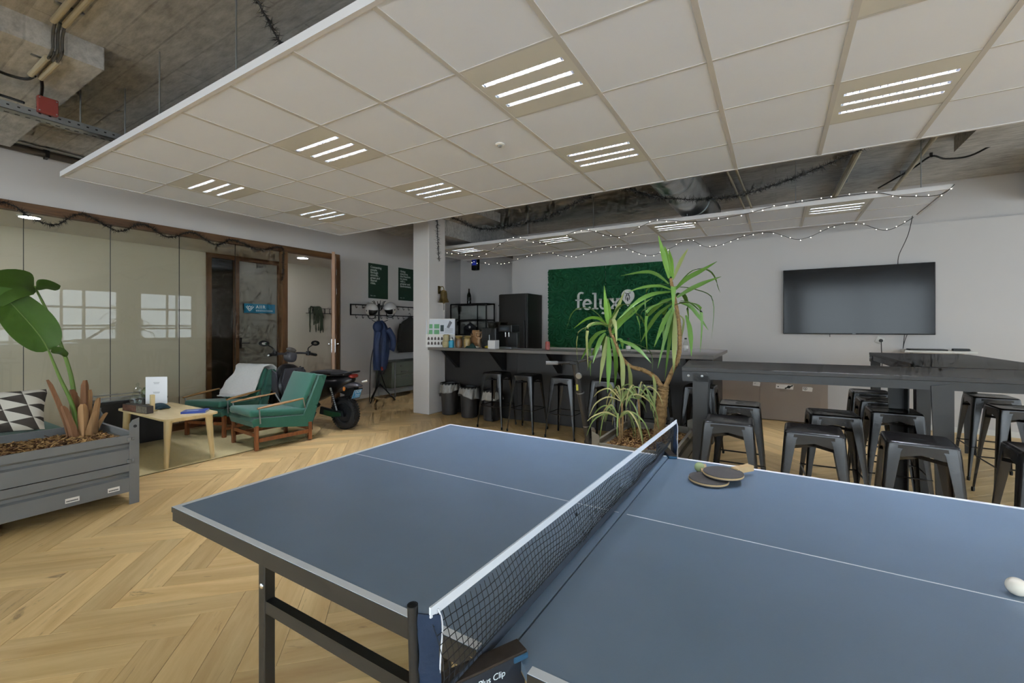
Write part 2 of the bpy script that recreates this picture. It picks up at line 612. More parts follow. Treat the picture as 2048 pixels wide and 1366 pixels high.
# corridor behind the glass
struct('wall_corridor', MB().box(-8.62, -8.5, -5.1, 3.75, 0, 2.7).box(-8.62, -8.5, 5.08, 9.0, 0, 2.7)
       .box(-11.0, -10.9, 3.0, 6.0, 0, 0.9).box(-11.0, -10.9, 3.0, 6.0, 2.2, 2.7).box(-11.0, -10.9, 3.0, 4.15, 0.9, 2.2).box(-11.0, -10.9, 4.65, 6.0, 0.9, 2.2)
       .box(-11.0, -8.62, 2.95, 3.05, 0, 2.7).box(-11.0, -8.62, 5.95, 6.05, 0, 2.7)
       .box(-8.5, -7.04, 8.8, 9.0, 0, 2.7).box(-8.5, -7.04, -5.1, -5.0, 0, 2.7), M_wall_in)
struct('ceiling_corridor', MB().box(-11.0, -7.04, -5.1, 9.0, 2.7, 2.76), M_white)
df = link('door_2', None)
df.location = (-8.5, 0, 0)
tag(df, 'corridor door and dark side light in a brown wooden frame behind the glass', kind='structure')
for y0, y1 in ((3.75, 3.83), (4.21, 4.29), (5.02, 5.10)):
    MB().box(-0.06, 0.03, y0, y1, 0, 2.62).build('jamb', M_framew, df, smooth=0)
MB().box(-0.06, 0.03, 3.75, 5.10, 2.62, 2.70).build('head', wood_h, df, smooth=0)
MB().box(-0.04, -0.03, 3.83, 4.21, 0, 2.62).build('side_light', glass_mat('smoked_glass', (0.35, 0.37, 0.4), 1.5), df, smooth=0)
MB().box(-0.05, -0.01, 4.29, 5.02, 0.01, 2.62).build('leaf', mat('grey_door', '86857c', 0.35), df, smooth=0)
MB().box(-0.01, 0.0, 4.31, 4.35, 1.0, 1.2).cyl((0.0, 4.33, 1.1), (0.05, 4.33, 1.1), 0.009).cyl((0.05, 4.32, 1.1), (0.05, 4.46, 1.1), 0.009).build('handle', M_dark, df)
sg = MB().box(0.001, 0.008, 4.385, 4.975, 1.665, 1.84).build('sign_plate', mat('teal_sign', '1f7fa3', 0.4), df, smooth=0)
M_print = mat('pale_print', 'dbe9ee', 0.6, var=0.0)
lettering('lettering', 'AIIR', 0.085, M_print, sg, facing((0.0095, 4.60, 1.755), (0, 1, 0), (0, 0, 1)), bold=0.001, spacing=1.25)
lettering('lettering', 'INNOVATIONS', 0.046, M_print, sg, facing((0.0095, 4.60, 1.695), (0, 1, 0), (0, 0, 1)), spacing=1.05)
lg = MB()
def zigzag(mb, pts, w, x0, x1):
    for a, b in zip(pts, pts[1:]):
        d = Vector((b[0] - a[0], b[1] - a[1])).normalized()
        nrm = Vector((-d.y, d.x)) * w / 2
        mb.prism([(a[0] - nrm.x, a[1] - nrm.y), (b[0] - nrm.x, b[1] - nrm.y), (b[0] + nrm.x, b[1] + nrm.y), (a[0] + nrm.x, a[1] + nrm.y)], x0, x1, 'x')
zigzag(lg, [(4.42, 1.785), (4.485, 1.70), (4.56, 1.785)], 0.014, 0.0085, 0.0095)
zigzag(lg, [(4.44, 1.80), (4.465, 1.77), (4.485, 1.80), (4.51, 1.77), (4.535, 1.80)], 0.012, 0.0085, 0.0095)
zigzag(lg, [(4.455, 1.765), (4.485, 1.735), (4.515, 1.765)], 0.012, 0.0085, 0.0095)
lg.build('logo', M_print, sg, smooth=0)
for i, (x, yy) in enumerate([(-7.52, 1.46), (-7.575, 4.96), (-7.55, -1.9), (-7.6, 7.6)]):
    d = thing('downlight', ['round lit downlight behind the left end of the glass', 'round lit downlight seen through the open doorway',
              'round lit downlight at the far left of the corridor', 'round lit downlight at the far end of the corridor'][i], 'downlight', (x, yy, 2.70))
    MB().lathe([(0.105, 0), (0.105, -0.012), (0.09, -0.016)], n=20).build('rim', M_white, d)
    MB().lathe([(0.088, -0.017), (0.0, -0.019)], n=20).build('lamp', M_down, d)

# ---------------------------------------------------------------- herringbone floor
PW, PLN = 0.15, 0.75
M_base = mat('floor_joint', '3c2f20', 0.8)
M_plank = wood_mat('oak_plank', 'c19c62', 'dfbf86', 0.40, 1.5, axis=0, dark='7a5b36', use_uv=True, randv=0.15)
M_plank2 = wood_mat('oak_plank_far', 'c19c62', 'dfbf86', 0.40, 1.5, axis=0, dark='7a5b36', use_uv='island', randv=0.15)
fl = struct('floor', MB().box(-11.2, 5.2, -5.2, 9.1, -0.12, -0.004), M_base)
R2 = math.sqrt(0.5)
def pq(p, q):
    return ((p - q) * R2, (p + q) * R2)
p0, q0 = -1.562, 2.5746 + 9 * PW
g = 0.0007
planks = []
for i in range(-140, 141):
    for j in range(-14, 15):
        ox, oy = i + 5 * j, i - 5 * j
        for H in (0, 1):
            if H:
                a0, b0, la, lb = p0 + ox * PW, q0 + oy * PW, PLN, PW
            else:
                a0, b0, la, lb = p0 + ox * PW, q0 + (oy - 9) * PW, PW, PLN
            cx_, cy_ = pq(a0 + la / 2, b0 + lb / 2)
            if -8.9 < cx_ < 5.3 and -2.2 < cy_ < 9.2:
                planks.append((cx_, cy_, PI / 4 if H else 3 * PI / 4))
def score(p):
    dx, dy = p[0], p[1]
    sx = dx * 0.8559 + dy * 0.5172
    dp = -dx * 0.5172 + dy * 0.8559
    if dp < 0.9 or abs(sx / dp) > 1.25 or 1.39 / dp > 0.86 or dx < XL: return 1e9
    hid = -1.9 < dx < 0.9 and 0.75 < dy < 3.1 and not dp < 2.0
    return dp + (6 if hid else 0)
planks.sort(key=score)
pm = MB().box(-PLN / 2 + g, PLN / 2 - g, -PW / 2 + g, PW / 2 - g, -0.006, 0.0, bev=0.0008).mesh('plank', M_plank, smooth=0)
uvl = pm.uv_layers.new(name='UVMap')
for lp in pm.loops:
    c = pm.vertices[lp.vertex_index].co
    uvl.data[lp.index].uv = (c.x, c.y)
far = MB()
fuv = []
for k, (x, yy, a) in enumerate(planks):
    flip = PI if random.random() < 0.5 else 0
    if k < 300:
        o = link('plank', pm, fl)
        o.location = (x, yy, 0)
        o.rotation_euler = (0, 0, a + flip)
    else:
        M = Matrix.Translation((x, yy, 0)) @ Matrix.Rotation(a, 4, 'Z')
        far.box(-PLN / 2 + g, PLN / 2 - g, -PW / 2 + g, PW / 2 - g, -0.006, 0.0, M=M)
        ru, rv = random.random() * 60, random.random() * 60
        fuv.append((ru, rv))
me = bpy.data.meshes.new('plank_field')
me.from_pydata(far.v, [], far.f)
me.materials.append(M_plank2)
uvl = me.uv_layers.new(name='UVMap')
loc8 = [(x, y_) for x in (-PLN / 2, PLN / 2) for y_ in (-PW / 2, PW / 2) for z in (0, 1)]
for lp in me.loops:
    vi = lp.vertex_index
    r = fuv[vi // 8]
    c = loc8[vi % 8]
    uvl.data[lp.index].uv = (c[0] + r[0], c[1] + r[1])
o = link('plank_field', me, fl)
o['kind'] = 'stuff'

# ---------------------------------------------------------------- suspended ceilings with their light fittings
def island(label, x0, x1, y0, y1, xs, ys, z, skip):
    r = thing('suspended_ceiling', label, 'ceiling panel', (0, 0, z))
    gx = sorted([x0] + [q for q in xs if x0 + 0.05 < q < x1 - 0.05] + [x1])
    gy = sorted([y0] + [q for q in ys if y0 + 0.05 < q < y1 - 0.05] + [y1])
    cache = {}
    for a, b in zip(gx, gx[1:]):
        for c, d in zip(gy, gy[1:]):
            mx, my = (a + b) / 2, (c + d) / 2
            if any(abs(mx - sx) < 0.2 and abs(my - sy) < 0.2 for sx, sy in skip):
                continue
            key = (round(b - a, 3), round(d - c, 3))
            if key not in cache:
                w, h = (b - a) / 2 - 0.012, (d - c) / 2 - 0.003
                cache[key] = MB().box(-w, w, -h, h, 0.004, 0.02, bev=0.002).mesh('ceiling_tile', M_tile, smooth=0)
            t = link('ceiling_tile', cache[key], r)
            t.location = (mx, my, 0)
    for a in gx[1:-1]:
        MB().box(a - 0.014, a + 0.014, y0, y1, 0, 0.006).build('grid_rail', M_rail, r, smooth=0)
    for c in gy[1:-1]:
        MB().box(x0, x1, c - 0.007, c + 0.007, 0.001, 0.006).build('cross_rail', M_rail, r, smooth=0)
    for a, b, c, d in ((x0 - 0.02, x1 + 0.02, y0 - 0.02, y0 + 0.004), (x0 - 0.02, x1 + 0.02, y1 - 0.004, y1 + 0.02),
                       (x0 - 0.02, x0 + 0.004, y0, y1), (x1 - 0.004, x1 + 0.02, y0, y1)):
        MB().box(a, b, c, d, -0.001, 0.046).build('edge_trim', M_trim, r, smooth=0)
    MB().box(x0 + 0.05, x1 - 0.05, y0 + 0.05, y1 - 0.05, 0.06, 0.065).build('backing', M_trim, r, smooth=0)
    return r

M_panel = mat('light_panel_metal', 'd0cdc4', 0.45, var=0.03)
M_louv = mat('louvre_grey', '4a4a4a', 0.3, var=0.0)
def light_proto():
    t = thing('ceiling_light', 'x', 'ceiling light', (0, 0, 0), 0, 'recessed louvre ceiling lights')
    w = 0.292
    hw = 0.016
    ys_ = (-0.125, 0.012, 0.135)
    pn = MB()
    e = [-w] + [q for y in ys_ for q in (y - hw, y + hw)] + [w]
    for i in range(0, 8, 2):
        pn.box(-w, w, e[i], e[i + 1], 0.001, 0.004)
    pn.box(-w, -0.252, -w, w, 0.001, 0.004).box(0.252, w, -w, w, 0.001, 0.004)
    pn.build('panel', M_panel, t, smooth=0)
    for y in ys_:
        s = MB().box(-0.252, 0.252, y - hw, y + hw, 0.048, 0.052).build('tube', M_tube, t, smooth=0)
        lv = MB()
        for sy in (-1, 1):
            lv.box(-0.254, 0.254, y + sy * hw, y + sy * (hw + 0.0015), 0.002, 0.054)
        for sx in (-1, 1):
            lv.box(sx * 0.252, sx * 0.254, y - hw, y + hw, 0.002, 0.054)
        for k in range(16):
            x = -0.24 + k * 0.032
            lv.box(x - 0.001, x + 0.001, y - hw, y + hw, 0.004, 0.034)
        lv.build('louvre', M_louv, s, smooth=0)['kind'] = 'stuff'
    return t
LP = light_proto()
first = [True]
def ceiling_light(x, y, z, label):
    if first[0]:
        first[0] = False
        LP.location = (x, y, z)
        LP['label'] = label
        return LP
    return dup(LP, (x, y, z), 0, label)

ZC = 2.785
GX = [-1.498 + 0.6 * k for k in range(-7, 12)]
GY = [1.3008 + 0.6 * k for k in range(6)]
L1 = [(-1.198 + 1.8 * k, 2.2) for k in range(-2, 4)] + [(-1.198 + 1.8 * k, 3.4) for k in range(-2, 4)]
island('large suspended ceiling of white square tiles over the table tennis table', -5.64, 4.5, 1.31, 4.31, GX, GY, ZC, L1)
n1 = ['farthest left light of the near row in the large ceiling', 'second light from the left in the near row of the large ceiling',
      'bright light above the net in the near row of the large ceiling', 'light cut off by the top edge, near row of the large ceiling',
      'unseen light of the near row at the right end', 'unseen light of the near row at the far right end',
      'farthest left light of the far row in the large ceiling', 'second light from the left in the far row of the large ceiling',
      'third light from the left in the far row of the large ceiling', 'rightmost light in view in the far row of the large ceiling',
      'unseen light of the far row at the right end', 'unseen light of the far row at the far right end']
for (x, y), nm in zip(L1, n1):
    ceiling_light(x, y, ZC, nm)
GX2 = [0.3 + 0.6 * k for k in range(-10, 3)]
L2 = [(0.6, 6.35), (-1.2, 6.35), (-3.0, 6.35), (-4.8, 6.35)]
island('narrow suspended ceiling of white tiles hung with fairy lights above the bar', -5.54, 1.5, 6.05, 7.25, GX2, [6.65], ZC, L2)
for (x, y), nm in zip(L2, ['rightmost light in the narrow ceiling over the bar', 'second light from the right in the narrow ceiling over the bar',
                           'third light from the right in the narrow ceiling over the bar', 'leftmost light in the narrow ceiling over the bar']):
    ceiling_light(x, y, ZC, nm)
L3 = [(-4.0, -2.4), (-2.2, -2.4), (-0.4, -2.4), (1.4, -2.4), (3.2, -2.4), (-4.0, -1.2), (-2.2, -1.2), (-0.4, -1.2), (1.4, -1.2), (3.2, -1.2)]
island('suspended ceiling of white tiles behind the viewer', -4.9, 4.1, -3.3, -0.3, [-4.3 + 0.6 * k for k in range(15)], [-2.7, -2.1, -1.5, -0.9], ZC, L3)
for k, (x, y) in enumerate(L3):
    ceiling_light(x, y, ZC, 'unseen ceiling light behind the viewer, %s in the %s row' % (['first', 'second', 'third', 'fourth', 'fifth'][k % 5], ['rear', 'front'][k // 5]))
sd = thing('smoke_detector', 'small round white detector on a tile of the large ceiling', 'smoke detector', (-1.8, 2.8, ZC + 0.004))
MB().lathe([(0.035, 0), (0.035, -0.006), (0.025, -0.012)], n=18).build('base', M_white, sd)
MB().lathe([(0.02, -0.0125), (0.014, -0.022), (0.0, -0.024)], n=16).build('cap', mat('grey_plastic', '8c8a86', 0.5), sd)

# ================================================================ table tennis table
M_blue = mat('blue_table_top', '64778a', 0.40, var=0.10, scale=5, bump=0.02, bscale=220, spec=0.8)
M_line = mat('white_table_line', 'd4d6d8', 0.5, var=0.05, scale=20)
M_edge = mat('black_table_edge', '262420', 0.45, var=0.2, scale=20)
M_ply = mat('bare_ply', 'a58a5c', 0.7, var=0.2, scale=20)
M_net = mat('net_cord', '191c20', 0.8)
M_band = mat('white_net_band', 'd8dde4', 0.7, var=0.05)
M_navy = mat('navy_fabric', '162a44', 0.75, var=0.2, scale=20, bump=0.2, bscale=60)
TX0, TXM, TX1, TY0, TY1, TZ = -1.82, -0.445, 0.93, 0.696, 2.231, 0.76
tt = thing('table_tennis_table', 'blue table tennis table with white lines on black folding legs', 'table', (0, 0, 0))
for x0, x1, sgn in ((TX0, TXM - 0.002, -1), (TXM + 0.002, TX1, 1)):
    r = 0.02
    # the corners at the net are cut off and show bare wood
    xn, xo = (x1, x0) if sgn < 0 else (x0, x1)
    k = -sgn
    poly = [(xo, TY0), (xn - k * 0.055, TY0), (xn, TY0 + 0.045), (xn, TY1), (xo, TY1)]
    top = MB().prism(poly, TZ - 0.018, TZ, 'z').build('table_half', M_blue, tt, smooth=0)
    e = MB()
    e.box(x0, x1 if sgn > 0 else x1 - 0.06, TY0 + 0.002, TY0 + 0.03, TZ - 0.05, TZ - 0.018) if sgn < 0 else e.box(x0 + 0.06, x1, TY0 + 0.002, TY0 + 0.03, TZ - 0.05, TZ - 0.018)
    e.box(x0, x1, TY1 - 0.03, TY1 - 0.002, TZ - 0.05, TZ - 0.018)
    e.box(xo, xo + k * -0.0 + (0.03 if sgn < 0 else -0.03), TY0 + 0.03, TY1 - 0.03, TZ - 0.05, TZ - 0.018)
    e.box(xn - k * 0.03, xn - k * 0.06, TY0 + 0.05, TY1 - 0.03, TZ - 0.05, TZ - 0.018)
    e.build('apron', M_edge, top, smooth=0)
    ed = MB()
    ed.box(min(xo, xn - k * 0.055), max(xo, xn - k * 0.055), TY0 - 0.0015, TY0, TZ - 0.018, TZ - 0.001)
    ed.box(x0, x1, TY1, TY1 + 0.0015, TZ - 0.018, TZ - 0.001)
    ed.box(xo - (0.0015 if sgn < 0 else 0), xo + (0.0015 if sgn > 0 else 0), TY0, TY1, TZ - 0.018, TZ - 0.001)
    ed.build('edge_band', M_edge, top, smooth=0)
    z0, z1 = TZ, TZ + 0.0006
    MB().box(min(xo, xn - k * 0.055), max(xo, xn - k * 0.055), TY0, TY0 + 0.02, z0, z1).build('side_line', M_line, top, smooth=0)
    MB().box(x0, x1, TY1 - 0.02, TY1, z0, z1).build('side_line', M_line, top, smooth=0)
    MB().box(min(xo, xo - sgn * 0.02), max(xo, xo - sgn * 0.02), TY0 + 0.02, TY1 - 0.02, z0, z1).build('end_line', M_line, top, smooth=0)
    yc = (TY0 + TY1) / 2
    MB().box(min(xo - sgn * 0.02, xn - k * 0.012), max(xo - sgn * 0.02, xn - k * 0.012), yc - 0.0018, yc + 0.0018, z0, z1).build('centre_line', M_line, top, smooth=0)
    MB().prism([(xn - k * 0.057, TY0 - 0.002), (xn + k * 0.0, TY0 + 0.045), (xn, TY0 + 0.06), (xn - k * 0.075, TY0 + 0.0)], TZ - 0.020, TZ - 0.0182, 'z').build('bare_corner', M_ply, top, smooth=0)
lx = [TX0 + 0.53, -0.62, -0.25, TX1 - 0.53]
for x in lx:
    for y in (TY0 + 0.035, TY1 - 0.035):
        lg = MB().box(x - 0.016, x + 0.016, y - 0.016, y + 0.016, 0, TZ - 0.05, bev=0.002).build('leg', M_edge, tt, smooth=0)
        s = -1 if y < 1 else 1
        MB().ball((x + 0.002, y + s * 0.017, 0.635), (0.009, 0.005, 0.009), 10, 6).build('bolt', M_chrome, lg)
        MB().lathe([(0.024, 0), (0.024, 0.012), (0.017, 0.02)], (x, y, 0), 12).build('foot', M_dark, lg)
for y in (TY0 + 0.035, TY1 - 0.035):
    MB().bar((lx[0], y + 0.0, 0.575), (-0.32, y, 0.575), 0.026, 0.036).build('side_rail', M_edge, tt, smooth=0)
    MB().bar((0.32, y, 0.575), (lx[3], y, 0.575), 0.026, 0.036).build('side_rail', M_edge, tt, smooth=0)

# ---------------------------------------------------------------- net
NY0, NY1, NB, NT = 0.556, 2.34, 0.772, 0.912
def nx(y):                             # the net stands very slightly askew
    return -0.497 + (y - NY0) / (NY1 - NY0) * 0.063
NBX = -0.476
nt_ = thing('table_tennis_net', 'black mesh table tennis net with white top band across the blue table', 'net', (0, 0, 0))
mesh = MB()
def netp(a, b):                        # the mesh sags a little between its bands
    y = NY0 + 0.005 + (NY1 - NY0 - 0.01) * a
    z = NB + 0.008 + (NT - NB - 0.02) * b
    return Vector((NBX + (nx(y) - NBX) * b + 0.012 * math.sin(PI * b) + 0.003 * math.sin(a * 40 + b * 5), y, z - 0.004 * math.sin(a * 23)))
NR, NC = 9, 124
for i in range(1, NR):
    mesh.tube([netp(k / 48, i / NR) for k in range(49)], 0.0009, 3, caps=False)
for j in range(NC + 1):
    mesh.tube([netp(j / NC, k / 4) for k in range(5)], 0.0008, 3, caps=False)
mo = mesh.build('mesh', M_net, nt_, smooth=0)
mo['kind'] = 'stuff'
MB().bar((nx(NY0), NY0, NT), (nx(NY1), NY1, NT), 0.004, 0.018).build('top_band', M_band, nt_, smooth=0)
MB().bar((NBX, NY0 + 0.01, NB), (NBX, NY1 - 0.01, NB), 0.003, 0.022).build('bottom_band', mat('grey_navy_band', '2c3440', 0.8), nt_, smooth=0)
for y, s in ((NY0, -1), (NY1, 1)):
    px_, py_ = nx(y) - 0.026, y + s * 0.014
    post = MB().tube([(px_, py_, NT + 0.012), (px_ + 0.012, py_, 0.60)], 0.009, 14).build('post', M_dark, nt_)
    MB().lathe([(0.0092, 0), (0.0092, 0.001), (0.0065, 0.001), (0.0065, -0.012), (0, -0.012)], (px_, py_, NT + 0.0125), 14).build('post_mouth', mat('tube_mouth', '080808', 0.9), post)
    def sleeve(a, b):
        return (px_ + 0.010 + (nx(y) - px_ - 0.004) * a + 0.003 * math.sin(b * 19 + a * 3), py_ - s * (0.002 + 0.030 * a), NB - 0.14 + (NT - NB + 0.142) * b - 0.012 * a * b)
    MB().grid(sleeve, 4, 20).build('sleeve', M_navy, nt_, smooth=80, solid=0.003)
    MB().tube(bez([(nx(y) + 0.004, y - s * 0.016, NT), (nx(y) + 0.010, y - s * 0.020, NT - 0.03), (nx(y) + 0.008, y - s * 0.016, NB + 0.03), (nx(y) + 0.010, y - s * 0.018, NB - 0.05)], 6), 0.0016, 5).build('lacing', M_band, nt_)
    # spring clamp: a worn steel bar gripping the table edge askew
    ye = TY0 if s < 0 else TY1
    org = Matrix.Translation((-0.422, ye - s * 0.040, TZ)) @ Matrix.Rotation(math.radians(63.0) if s < 0 else math.radians(-63.0), 4, 'Z')
    MB().box(-0.25, 0.0, -0.018, 0.018, 0.012, 0.017, bev=0.001, M=org).build('clamp_bar', mat('worn_steel_bar', '3b332c', 0.5, metal=0.4, var=0.3, scale=40), nt_, smooth=0)
    body = MB().box(-0.245, -0.005, -0.0175, -0.0145, -0.045, 0.012, M=org).box(-0.245, -0.005, 0.0145, 0.0175, -0.01, 0.012, M=org).build('clamp_body', mat('navy_clamp', '1b2430', 0.5), nt_, smooth=0)
    MB().box(-0.03, 0.002, -0.02, 0.02, 0.001, 0.0118, bev=0.002, M=org).build('clamp_pad', mat('blue_rubber_pad', '1c4a66', 0.7), nt_, smooth=0)
    MB().box(-0.235, -0.075, -0.0145, 0.0145, -0.06, -0.035, M=org).build('clamp_jaw', M_dark, nt_, smooth=0)
    if s < 0:
        lettering('lettering', 'Plus Clip', 0.017, M_print, body, org @ facing((-0.105, -0.0179, -0.012), (1, 0, 0), (0, 0, 1)), spacing=0.95)
        for dx in (-0.11, -0.055):
            MB().ball((0, 0, 0), 0.005, 10, 6, M=org @ Matrix.Translation((dx, -0.0182, -0.034))).build('rivet', M_chrome, body)

# ---------------------------------------------------------------- bats and balls
M_rub = mat('worn_black_rubber', '4b4745', 0.8, var=0.15, scale=30)
M_bat = mat('bat_wood', 'b79a6e', 0.6, var=0.15, scale=20)
def bat(label, x, y, z, rz, tilt):
    b = thing('table_tennis_bat', label, 'bat', (x, y, z), rz, 'bats on the table')
    b.rotation_euler = (tilt, 0, rz)
    out = []
    for k in range(28):
        a = 2 * PI * k / 28
        out.append((0.076 * math.cos(a), 0.079 * math.sin(a)))
    MB().prism(out, 0.003, 0.009, 'z').build('blade', M_bat, b, smooth=40)
    MB().prism([(p[0] * 0.985, p[1] * 0.985) for p in out], 0.009, 0.0125, 'z').build('rubber', M_rub, b, smooth=40)
    MB().prism([(p[0] * 0.985, p[1] * 0.985) for p in out], 0.0, 0.003, 'z').build('rubber', M_rub, b, smooth=40)
    h = MB()
    h.prism([(-0.016, 0.07), (-0.013, 0.12), (-0.017, 0.172), (0.017, 0.172), (0.013, 0.12), (0.016, 0.07)], -0.005, 0.018, 'z')
    h.build('handle', M_bat, b, smooth=40)
    return b
bat('worn black bat lying underneath another on the table tennis table', -0.235, 1.94, TZ + 0.0055, math.radians(16), 0)
bat('worn black bat lying on top of another on the table tennis table', -0.185, 1.985, TZ + 0.0255, math.radians(-32), 0)
b1 = MB().ball((0, 0, 0), 0.021, 20, 12).build('ball', mat('green_ball', '8f9c6f', 0.8, bump=0.2), None)
b1.location = (-0.285, 2.055, TZ + 0.0215)
tag(b1, 'fuzzy pale green ball beside the bats', 'ball')
b2 = MB().ball((0, 0, 0), 0.02, 24, 14).build('ball', mat('white_ball', 'e6ddcc', 0.4, var=0.04), None)
b2.location = (0.487, 1.497, TZ + 0.0203)
tag(b2, 'white table tennis ball at the right edge of the blue table', 'ball')

# ================================================================ bar stools
M_stool = mat('black_stool_steel', '181615', 0.27, var=0.15, scale=12, spec=0.6)
def stool_proto():
    t = thing('bar_stool', 'x', 'stool', (0, 0, 0), 0, 'black metal bar stools')
    h, w = 0.76, 0.152
    # pressed seat: rounded square with a dished field, turned-down rim and a hand slot
    st = MB()
    rings = [(w - 0.004, h - 0.032, 0.03), (w, h - 0.012, 0.03), (w - 0.006, h - 0.002, 0.03), (w - 0.014, h, 0.028), (w - 0.022, h - 0.002, 0.026), (w - 0.028, h - 0.004, 0.022)]
    vs, fs = [], []
    for a, z, r in rings:
        vs += [(p[0], p[1], z) for p in rrect(-a, a, -a, a, r, 4)]
    m_ = len(vs) // len(rings)
    for i in range(len(rings) - 1):
        for j in range(m_):
            fs.append((i * m_ + j, i * m_ + (j + 1) % m_, (i + 1) * m_ + (j + 1) % m_, (i + 1) * m_ + j))
    fs.append(tuple(range((len(rings) - 1) * m_, len(rings) * m_)))
    st.add(vs, fs)
    seat = st.build('seat', M_stool, t, smooth=50)
    MB().prism(rrect(-0.032, 0.032, -0.011, 0.011, 0.01, 4), h - 0.0042, h - 0.0035, 'z').build('hand_slot', mat('slot_shadow', '050505', 0.9), seat, smooth=0)
    # folded tapering legs: an L-section that runs into the skirt
    for sx in (-1, 1):
        for sy in (-1, 1):
            vs, fs = [], []
            prof = [(h - 0.015, 0.150, 0.080), (h - 0.05, 0.155, 0.066), (0.40, 0.178, 0.038), (0.12, 0.197, 0.022), (0.0, 0.205, 0.016)]
            for z, o, wd in prof:
                rr = min(0.02, wd * 0.5)
                pts = [(o - wd, o)] + [(o - rr + rr * math.sin(a), o - rr + rr * math.cos(a)) for a in (0, PI / 8, PI / 4, 3 * PI / 8, PI / 2)] + [(o, o - wd)]
                vs += [(sx * p[0], sy * p[1], z) for p in pts]
            k = 7
            for i in range(len(prof) - 1):
                for j in range(k - 1):
                    fs.append((i * k + j, i * k + j + 1, (i + 1) * k + j + 1, (i + 1) * k + j))
            lg = MB().add(vs, fs).build('leg', M_stool, t, smooth=60, solid=0.0025)
            MB().lathe([(0.011, 0.0), (0.013, 0.02), (0.012, 0.035)], (sx * 0.197, sy * 0.197, 0), 10).build('rubber_foot', M_dark, lg)
    # skirt under the rim, four arched plates
    for a in range(4):
        M = Matrix.Rotation(a * PI / 2, 4, 'Z')
        poly = [(-0.10, h - 0.018), (0.10, h - 0.018), (0.11, h - 0.075), (0.085, h - 0.082), (0.0, h - 0.062), (-0.085, h - 0.082), (-0.11, h - 0.075)]
        sk = MB()
        sk.prism(poly, 0.150, 0.153, 'y', M)
        sk.build('skirt', M_stool, t, smooth=0)
    # foot rails and the cross brace under the seat
    zf, of = 0.30, 0.184
    for a, b in (((-of, -of), (of, -of)), ((of, -of), (of, of)), ((of, of), (-of, of)), ((-of, of), (-of, -of))):
        MB().cyl((a[0] * 0.98, a[1] * 0.98, zf), (b[0] * 0.98, b[1] * 0.98, zf), 0.006, n=8).build('foot_rail', M_stool, t)
    for s in (1, -1):
        MB().bar((-0.15, -0.15 * s, 0.655), (0.15, 0.15 * s, 0.655), 0.003, 0.02).build('brace', M_stool, t, smooth=0)
    return t
SP = stool_proto()
stools = [
    (-3.38, 5.18, 0.03, 'black metal stool at the bar, nearest the white pillar and in front of a bin'),
    (-2.88, 5.17, -0.02, 'black metal stool at the bar, second from the white pillar'),
    (-2.31, 5.16, 0.01, 'black metal stool at the bar, third from the white pillar, left of the kick scooter'),
    (-1.76, 5.13, 0.0, 'black metal stool at the bar, just right of the kick scooter stem'),
    (-1.20, 5.13, 0.02, 'black metal stool at the bar behind the yucca trunk'),
    (-0.70, 5.15, -0.03, 'black metal stool at the right end of the bar, behind the left table leg'),
    (-0.28, 3.36, 0.04, 'black metal stool in the near row, leftmost, right of the planter'),
    (-0.26, 4.12, 0.02, 'black metal stool directly behind the leftmost near-row stool'),
    (0.20, 3.31, -0.03, 'black metal stool in the near row, second from the left'),
    (0.36, 4.02, 0.06, 'black metal stool behind the second near-row stool under the long table'),
    (0.69, 3.32, -0.06, 'black metal stool in the near row, third from the left, largest in view'),
    (0.77, 4.38, 0.01, 'shiny black stool left of the rear table, nearest of its three'),
    (0.78, 4.96, 0.0, 'shiny black stool left of the rear table, middle of its three'),
    (0.80, 5.56, 0.0, 'shiny black stool left of the rear table, farthest of its three'),
    (1.64, 5.02, 0.03, 'black stool right of the rear table at the right picture edge'),
    (1.70, 5.75, 0.0, 'black stool right of the rear table, the farther one behind the long table leg'),
    (1.22, 3.36, -0.04, 'black metal stool cut off by the right picture edge in the near row'),
]
for i, (x, y, a, lb) in enumerate(stools):
    if i == 0:
        SP.location = (x, y, 0)
        SP.rotation_euler = (0, 0, a)
        SP['label'] = lb
    else:
        dup(SP, (x, y, 0), a, lb)

